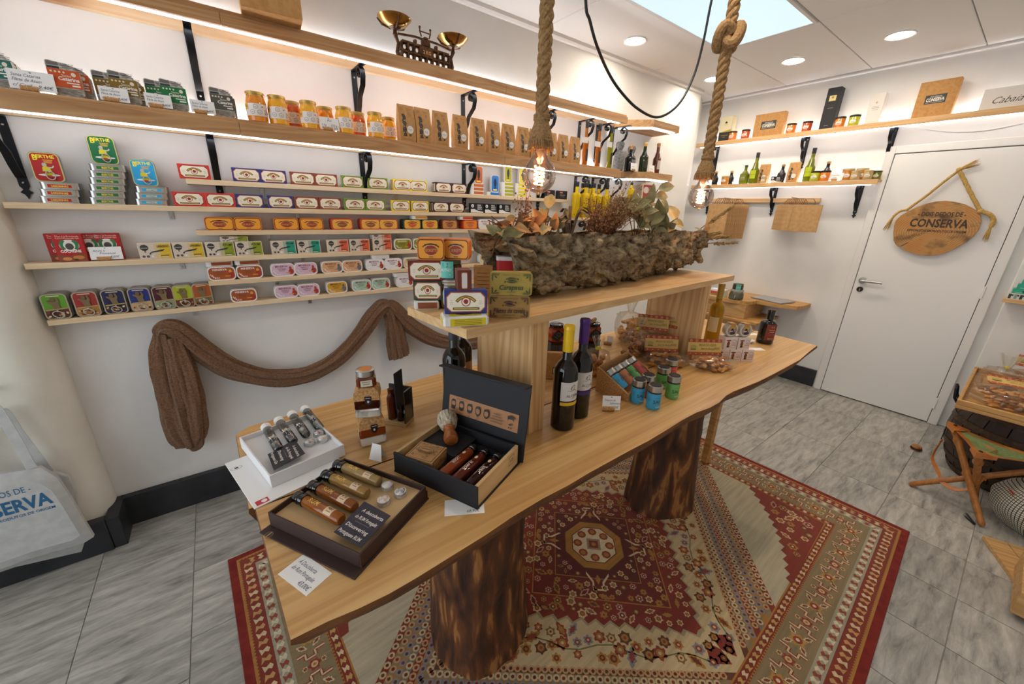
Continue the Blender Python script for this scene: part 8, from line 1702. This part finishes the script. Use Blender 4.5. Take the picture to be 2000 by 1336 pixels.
def dlab(o, h, r): Pr().rect(0, 0, 0.06, 0.088, '#7a2c1c', 10).ell(0, 0.03, 0.008, 0.006, '#c98a6a', 8).rect(0, 0.014, 0.034, 0.003, '#c9a08a', 4).rect(0, 0.004, 0.026, 0.002, '#e0d2c8', 3).rect(0, -0.01, 0.034, 0.002, '#a8583c', 4).text('RISCA', 0, -0.034, 0.008, '#e0c8b8', fit=0.03).build('label', round_(r + 0.0004, h * 0.37, 0.1), o)
kit('dko', make_bottle('oil_bottle', 'bottle', mat('black_glass', '#0a0d0f', 0.05, coat=0.4), black_gloss, 0.185, 0.04, 0.0165, 0.6, 0.72, 0.24, dlab, n=30)).put((p.x, p.y, T), R0, 'stout black oil bottle with red label at the table end')
for u, v, r_, lab in ((1473, 653, -0.7, 'white price slip behind the stout black bottle'), (1478, 682, -0.6, 'white price slip beside the soap pyramid')):
    q = PZ(u, v, T); o = thing('price_slip', lab, 'price card', (q.x, q.y, T), r_); MB().box(-0.035, -0.02, 0, 0.035, 0.02, 0.0006, white_card).build('card', o)
q = PZ(1462, 672, T); o = thing('small_dish', 'small white dish half hidden behind the soap boxes', 'dish', (q.x + 0.03, q.y + 0.02, T)); MB().lathe([(0.018, 0), (0.03, 0.008), (0.034, 0.014), (0.031, 0.014), (0.018, 0.004), (0, 0.003)], white_paint, 24, cap=False).build('bowl', o)
# ================================================================== the rug
def rug_mat():
    m, nt, b, L = nodes('rug_pile'); a = N(nt, 'ShaderNodeVertexColor'); a.layer_name = 'Col'
    n = N(nt, 'ShaderNodeTexNoise'); n.inputs['Scale'].default_value = 1.0; n.inputs['Detail'].default_value = 4; L.new(coords(nt, L, (5, 60, 5)).outputs['Vector'], n.inputs['Vector'])
    mr = N(nt, 'ShaderNodeMapRange'); mr.inputs['To Min'].default_value = 0.62; mr.inputs['To Max'].default_value = 1.38; L.new(n.outputs['Fac'], mr.inputs['Value'])
    x = N(nt, 'ShaderNodeMix', data_type='RGBA', blend_type='MULTIPLY'); x.inputs[0].default_value = 1.0; L.new(a.outputs['Color'], x.inputs[6]); L.new(mr.outputs['Result'], x.inputs[7]); L.new(x.outputs[2], b.inputs['Base Color'])
    b.inputs['Roughness'].default_value = 0.95; b.inputs['Sheen Weight'].default_value = 0.15; n2 = N(nt, 'ShaderNodeTexNoise'); n2.inputs['Scale'].default_value = 420.0; L.new(coords(nt, L).outputs['Vector'], n2.inputs['Vector']); bump(nt, L, b, n2.outputs['Fac'], 0.5, 0.003); return m
rugm = rug_mat(); ra_ = radians(2.7); RC = Vector((2.637 - 1.378 * cos(ra_) - 0.968 * sin(ra_), -0.005 - 1.378 * sin(ra_) + 0.968 * cos(ra_), 0))
rug = thing('persian_rug', 'large red and ivory oriental rug with diamond medallion under the table', 'rug', tuple(RC), ra_)
SX, TY = 1.378, 0.968; IX, IT = SX - 0.298, TY - 0.298
RD, DK, IV, GO, TA, BR, BL, PI_ = '#7a2812', '#561a0e', '#bfa67c', '#a06e2a', '#84704e', '#5c3318', '#7d7c80', '#b5836a'
MB().box(-SX, -TY, 0.0005, SX, TY, 0.006, mat('rug_edge', '#6a1814', 0.95, vary=('#7d2418', 30.0, 3), bmp=(300, 0.5, 0.003)), 0.002).build('ground', rug)
rp_ = Pr(); rg = random.Random(12)
def lv(k): rp_.l = k - 1; return rp_
def R4(x0, y0, x1, y1, c, k): lv(k).poly([(x0, y0), (x1, y0), (x1, y1), (x0, y1)], c)
bands = [(0.034, RD), (0.047, GO), (0.094, RD), (0.136, '#9a937c'), (0.256, TA), (0.262, GO), (0.292, RD), (0.298, GO)]
R4(-SX + 0.03, -TY + 0.03, SX - 0.03, TY - 0.03, GO, 1)
prev = 0.042
for k, (e, c) in enumerate(((0.042, RD), (0.094, '#9a937c'), (0.136, TA), (0.256, GO), (0.262, RD), (0.292, GO), (0.298, '#b0a488'))): R4(-SX + e, -TY + e, SX - e, TY - e, c, 2 + k)
def inside(x, y): return abs(x) < IX and abs(y) < IT
def clip(a, b):
    """diamond with half axes a, b cut off by the inner field"""
    P = []
    for sx, sy in ((1, 1), (-1, 1), (-1, -1), (1, -1)):
        q = []
        xt = a * (1 - IT / b); yt = b * (1 - IX / a)
        p0 = (a, 0) if a <= IX else (IX, yt); p1 = (0, b) if b <= IT else (xt, IT)
        q = [p0, p1] if sx * sy > 0 else [p1, p0]; P += [(sx * x, sy * y) for x, y in q]
    return P
# spandrels with toothed edge
for sx in (-1, 1):
    for sy in (-1, 1):
        z0, z1 = Vector((IX, 0.3)), Vector((0.52, IT)); e = []
        for i in range(25):
            t = i / 24; p = z0.lerp(z1, t); o_ = -0.022 if i % 2 else 0.022; n_ = Vector((0.5, 0.78)); bulge = 0.05 * sin(pi * t); e.append(p + n_ * (o_ * 0.5 + bulge))
        lv(10).poly([(sx * p.x, sy * p.y) for p in e] + [(sx * IX, sy * IT)], RD)
ring_c = [RD, TA, GO, '#74695e', RD, '#9a6a34', TA, BR]
for i, c in enumerate(ring_c): f = 1 - i * 0.0345; lv(11 + i).poly(clip(1.14 * f, 0.965 * f), c)
lv(19).poly(clip(0.845, 0.7), IV)
for i, c in enumerate(ring_c):
    f = 1 - (i + 0.5) * 0.0345; a, b = 1.14 * f, 0.965 * f; n_ = 46
    for sx in (-1, 1):
        for sy in (-1, 1):
            for k in range(n_):
                t = (k + 0.5) / n_; x, y = sx * a * (1 - t), sy * b * t
                if abs(x) < IX - 0.012 and abs(y) < IT - 0.012:
                    lv(20).ell(x, y, 0.0135, 0.0125, (IV, '#b58a5c', BL)[i % 3], 7); lv(21).ell(x, y, 0.0065, 0.006, (RD, BR, DK)[(i + k) % 3], 6)
# stepped red diamond
def stepped(a, n_, d):
    P = []
    for (x0, y0), (x1, y1) in zip(((a, 0), (0, a), (-a, 0), (0, -a)), ((0, a), (-a, 0), (0, -a), (a, 0))):
        for i in range(n_): t = i / n_; o_ = d if i % 2 else 0; x, y = x0 + (x1 - x0) * t, y0 + (y1 - y0) * t; l = hypot(x, y) or 1; P.append((x * (1 + o_ / l), y * (1 + o_ / l)))
    return P
lv(20).poly(stepped(0.53, 26, 0.024), '#9a8a68'); lv(21).poly(stepped(0.515, 26, 0.024), RD); lv(22).poly(stepped(0.405, 2, 0), GO); lv(23).poly(stepped(0.398, 2, 0), '#692012'); lv(24).poly(stepped(0.265, 2, 0), GO); lv(25).poly(stepped(0.26, 2, 0), DK)
def octa(r, k=0.0): return [(r * cos(radians(22.5 + 45 * i)), r * sin(radians(22.5 + 45 * i))) for i in range(8)]
lv(26).poly(octa(0.15), BR); lv(27).poly(octa(0.146), GO); lv(28).poly(octa(0.112), BR); lv(29).poly(octa(0.107), '#d0bd98')
for i in range(8): a = radians(45 * i); lv(30).ell(0.076 * cos(a), 0.076 * sin(a), 0.022, 0.022, '#8a3a20', 8); lv(31).ell(0.076 * cos(a), 0.076 * sin(a), 0.012, 0.012, GO, 7)
lv(30).poly([(0.045, 0), (0, 0.045), (-0.045, 0), (0, -0.045)], '#8a7a5c'); lv(31).poly([(0.03, 0), (0, 0.03), (-0.03, 0), (0, -0.03)], RD); lv(32).ell(0, 0, 0.011, 0.011, GO, 8)
for a in (0, 90, 180, 270):
    c_, s_ = cos(radians(a + 45)), sin(radians(a + 45)); f = lambda x, y: (x * c_ - y * s_, x * s_ + y * c_)
    lv(27).poly([f(0.155, -0.05), f(0.2, -0.018), f(0.235, -0.018), f(0.235, 0.018), f(0.2, 0.018), f(0.155, 0.05), f(0.168, 0.05), f(0.206, 0.026), f(0.243, 0.026), f(0.243, -0.026), f(0.206, -0.026), f(0.168, -0.05)], '#cdb48c'); lv(27).poly([f(0.165, 0), f(0.19, 0.012), f(0.215, 0), f(0.19, -0.012)], GO)
# flowers and leaves
def flower(x, y, r, c1, c2, c3, k):
    a0 = rg.uniform(0, 1)
    lv(k).poly([(x + r * (1 + 0.22 * cos(6 * t + a0)) * cos(t), y + r * (1 + 0.22 * cos(6 * t + a0)) * sin(t)) for t in [2 * pi * i / 18 for i in range(18)]], c1); lv(k + 1).ell(x, y, r * 0.62, r * 0.62, c2, 8); lv(k + 2).ell(x, y, r * 0.28, r * 0.28, c3, 6)
def leaf2(x, y, L_, c1, c2, k, a):
    P = []
    for sg_ in (1, -1):
        for i in range(9):
            t = i / 8 if sg_ > 0 else 1 - i / 8; w_ = L_ * 0.2 * sin(pi * t) * (1 + (0.3 if i % 2 else -0.2)); P.append(((t - 0.5) * L_, sg_ * w_))
    f = lambda p, s_=1.0: (x + s_ * (p[0] * cos(a) - p[1] * sin(a)), y + s_ * (p[0] * sin(a) + p[1] * cos(a)))
    lv(k).poly([f(p) for p in P], c1); lv(k + 1).poly([f(p, 0.6) for p in P], c2)
def scatter(test, d, k, pal, smax, half=None):
    pts_ = []; tries = 0; cell = {}
    while tries < 9000:
        tries += 1; x, y = rg.uniform(0, IX), rg.uniform(0, IT)
        if not test(x, y): continue
        if any(hypot(x - a, y - b) < d for a, b in pts_) or y < d * 0.5 or x < d * 0.5: continue
        pts_.append((x, y))
    for x, y in pts_:
        c1, c2, c3 = rg.choice(pal); kind = rg.random(); s_ = rg.uniform(0.6, 1.0) * smax; an = rg.uniform(0, 3.14)
        for sx in (-1, 1):
            for sy in (-1, 1):
                if kind < 0.72: flower(sx * x, sy * y, s_, c1, c2, c3, k)
                else: leaf2(sx * x, sy * y, s_ * 3.4, c1, c2, k, an * sx * sy)
    return pts_
palI = [(GO, '#8a3a20', IV), (BR, GO, '#8a3a20'), ('#8a3a20', GO, IV), ('#7a5a2c', '#c0a070', RD), (BL, '#8a3a20', IV), ('#a8742c', '#6a3018', GO)]
palR = [(GO, BR, IV), ('#c9a878', '#8a4a2c', GO), (PI_, DK, '#d0b890'), ('#9a6a2c', GO, '#6a1a12'), (IV, '#8a5a34', GO), (BR, '#a06a34', IV)]
def dv(x, y, a, b): return abs(x) / a + abs(y) / b
scatter(lambda x, y: dv(x, y, 0.8, 0.66) < 1 and abs(x) + abs(y) > 0.59 and y < IT - 0.03, 0.041, 20, palI, 0.024)
scatter(lambda x, y: 0.43 < abs(x) + abs(y) < 0.5, 0.031, 26, palR, 0.0185); scatter(lambda x, y: 0.29 < abs(x) + abs(y) < 0.385, 0.033, 26, palR, 0.0185); scatter(lambda x, y: abs(x) + abs(y) < 0.245 and hypot(x, y) > 0.18, 0.028, 27, palR, 0.014)
scatter(lambda x, y: (x - IX) * 0.37 + (y - 0.3) * 0.56 > 0.055 and x < IX - 0.025 and y < IT - 0.025, 0.042, 11, palR, 0.024)
for sx in (-1, 1):                                               # stems through the ivory field
    for sy in (-1, 1):
        lv(20).line([(sx * (0.66 - 0.6 * t + 0.015 * sin(t * 20)), sy * (0.02 + 0.58 * t + 0.01 * cos(t * 17))) for t in [i / 14 for i in range(15)]], 0.005, '#6a6a3c')
        lv(20).poly([(sx * (0.02 + a), sy * (0.6 + b)) for a, b in ((0.06, 0), (0, 0.05), (-0.02, 0), (0, -0.05))], RD)
# borders: motifs along the four sides
def along(off, step, fn):
    for side in range(4):
        L_ = (SX if side % 2 == 0 else TY) - off; H_ = (TY if side % 2 == 0 else SX) - off; n_ = int(2 * L_ / step); sp = 2 * L_ / n_
        for i in range(n_):
            s_ = -L_ + sp * (i + 0.5); g_ = {0: lambda a, b: (s_ + a, -H_ + b), 1: lambda a, b: (H_ - b, s_ + a), 2: lambda a, b: (-s_ - a, H_ - b), 3: lambda a, b: (-H_ + b, -s_ - a)}[side]; fn(i, g_)
def guard(c1, c2, h):
    def fn(i, g): lv(10).poly([g(a * (1 if i % 2 else -1), b) for a, b in ((-0.014, -h), (-0.004, -h * 0.3), (-0.012, h * 0.5), (0.0, h), (0.012, h * 0.6), (0.004, 0.0), (0.013, -h * 0.7))], c1 if i % 2 else c2)
    return fn
along(0.068, 0.034, guard('#c9b189', '#b58a52', 0.017)); along(0.115, 0.026, guard('#8a3a24', '#d0c0a0', 0.014)); along(0.277, 0.032, guard('#cdb68c', '#b5904e', 0.011))
def beads(c): return lambda i, g: lv(10).poly([g(a, b) for a, b in ((-0.004, 0), (0, 0.004), (0.004, 0), (0, -0.004))], c)
along(0.0415, 0.0135, beads(RD)); along(0.259, 0.0135, beads(RD))
def cart(i, g):
    if i % 2 == 0:
        for sg_ in (-1, 1):
            P = [(sg_ * 0.052, -0.045), (sg_ * 0.052, -0.02), (sg_ * 0.03, -0.02), (sg_ * 0.03, 0.012), (sg_ * 0.052, 0.012), (sg_ * 0.052, 0.045)]
            for w_, c, k in ((0.013, '#8a3020', 10), (0.006, '#c9b48c', 11)):
                lv(k); rp_.line([g(*p) for p in P], w_, c)
        x, y = g(0, 0); flower(x, y, 0.019, '#8a3020', '#c9a878', GO, 12)
        for a in (-0.03, 0.03): x, y = g(0.0, a); flower(x, y, 0.009, '#c9a878', '#6a2c1c', GO, 12)
    else:
        x, y = g(0, 0); flower(x, y, 0.026, '#a8803c', '#8a3020', '#d0bd98', 12)
        for a, b in ((-0.03, 0.025), (0.03, 0.025), (-0.03, -0.025), (0.03, -0.025)): x, y = g(a, b); leaf2(x, y, 0.042, '#c9b48c', '#7a3a22', 12, (0.7 if a * b > 0 else -0.7))
along(0.196, 0.105, cart)
mb = MB()
for ps, fs, c, l in rp_.sh: mb.add([(a, b, 0.0062 + l * 0.00008) for a, b in ps], fs, rugm, c)
tag(mb.build('pattern', rug), 'woven floral pattern')
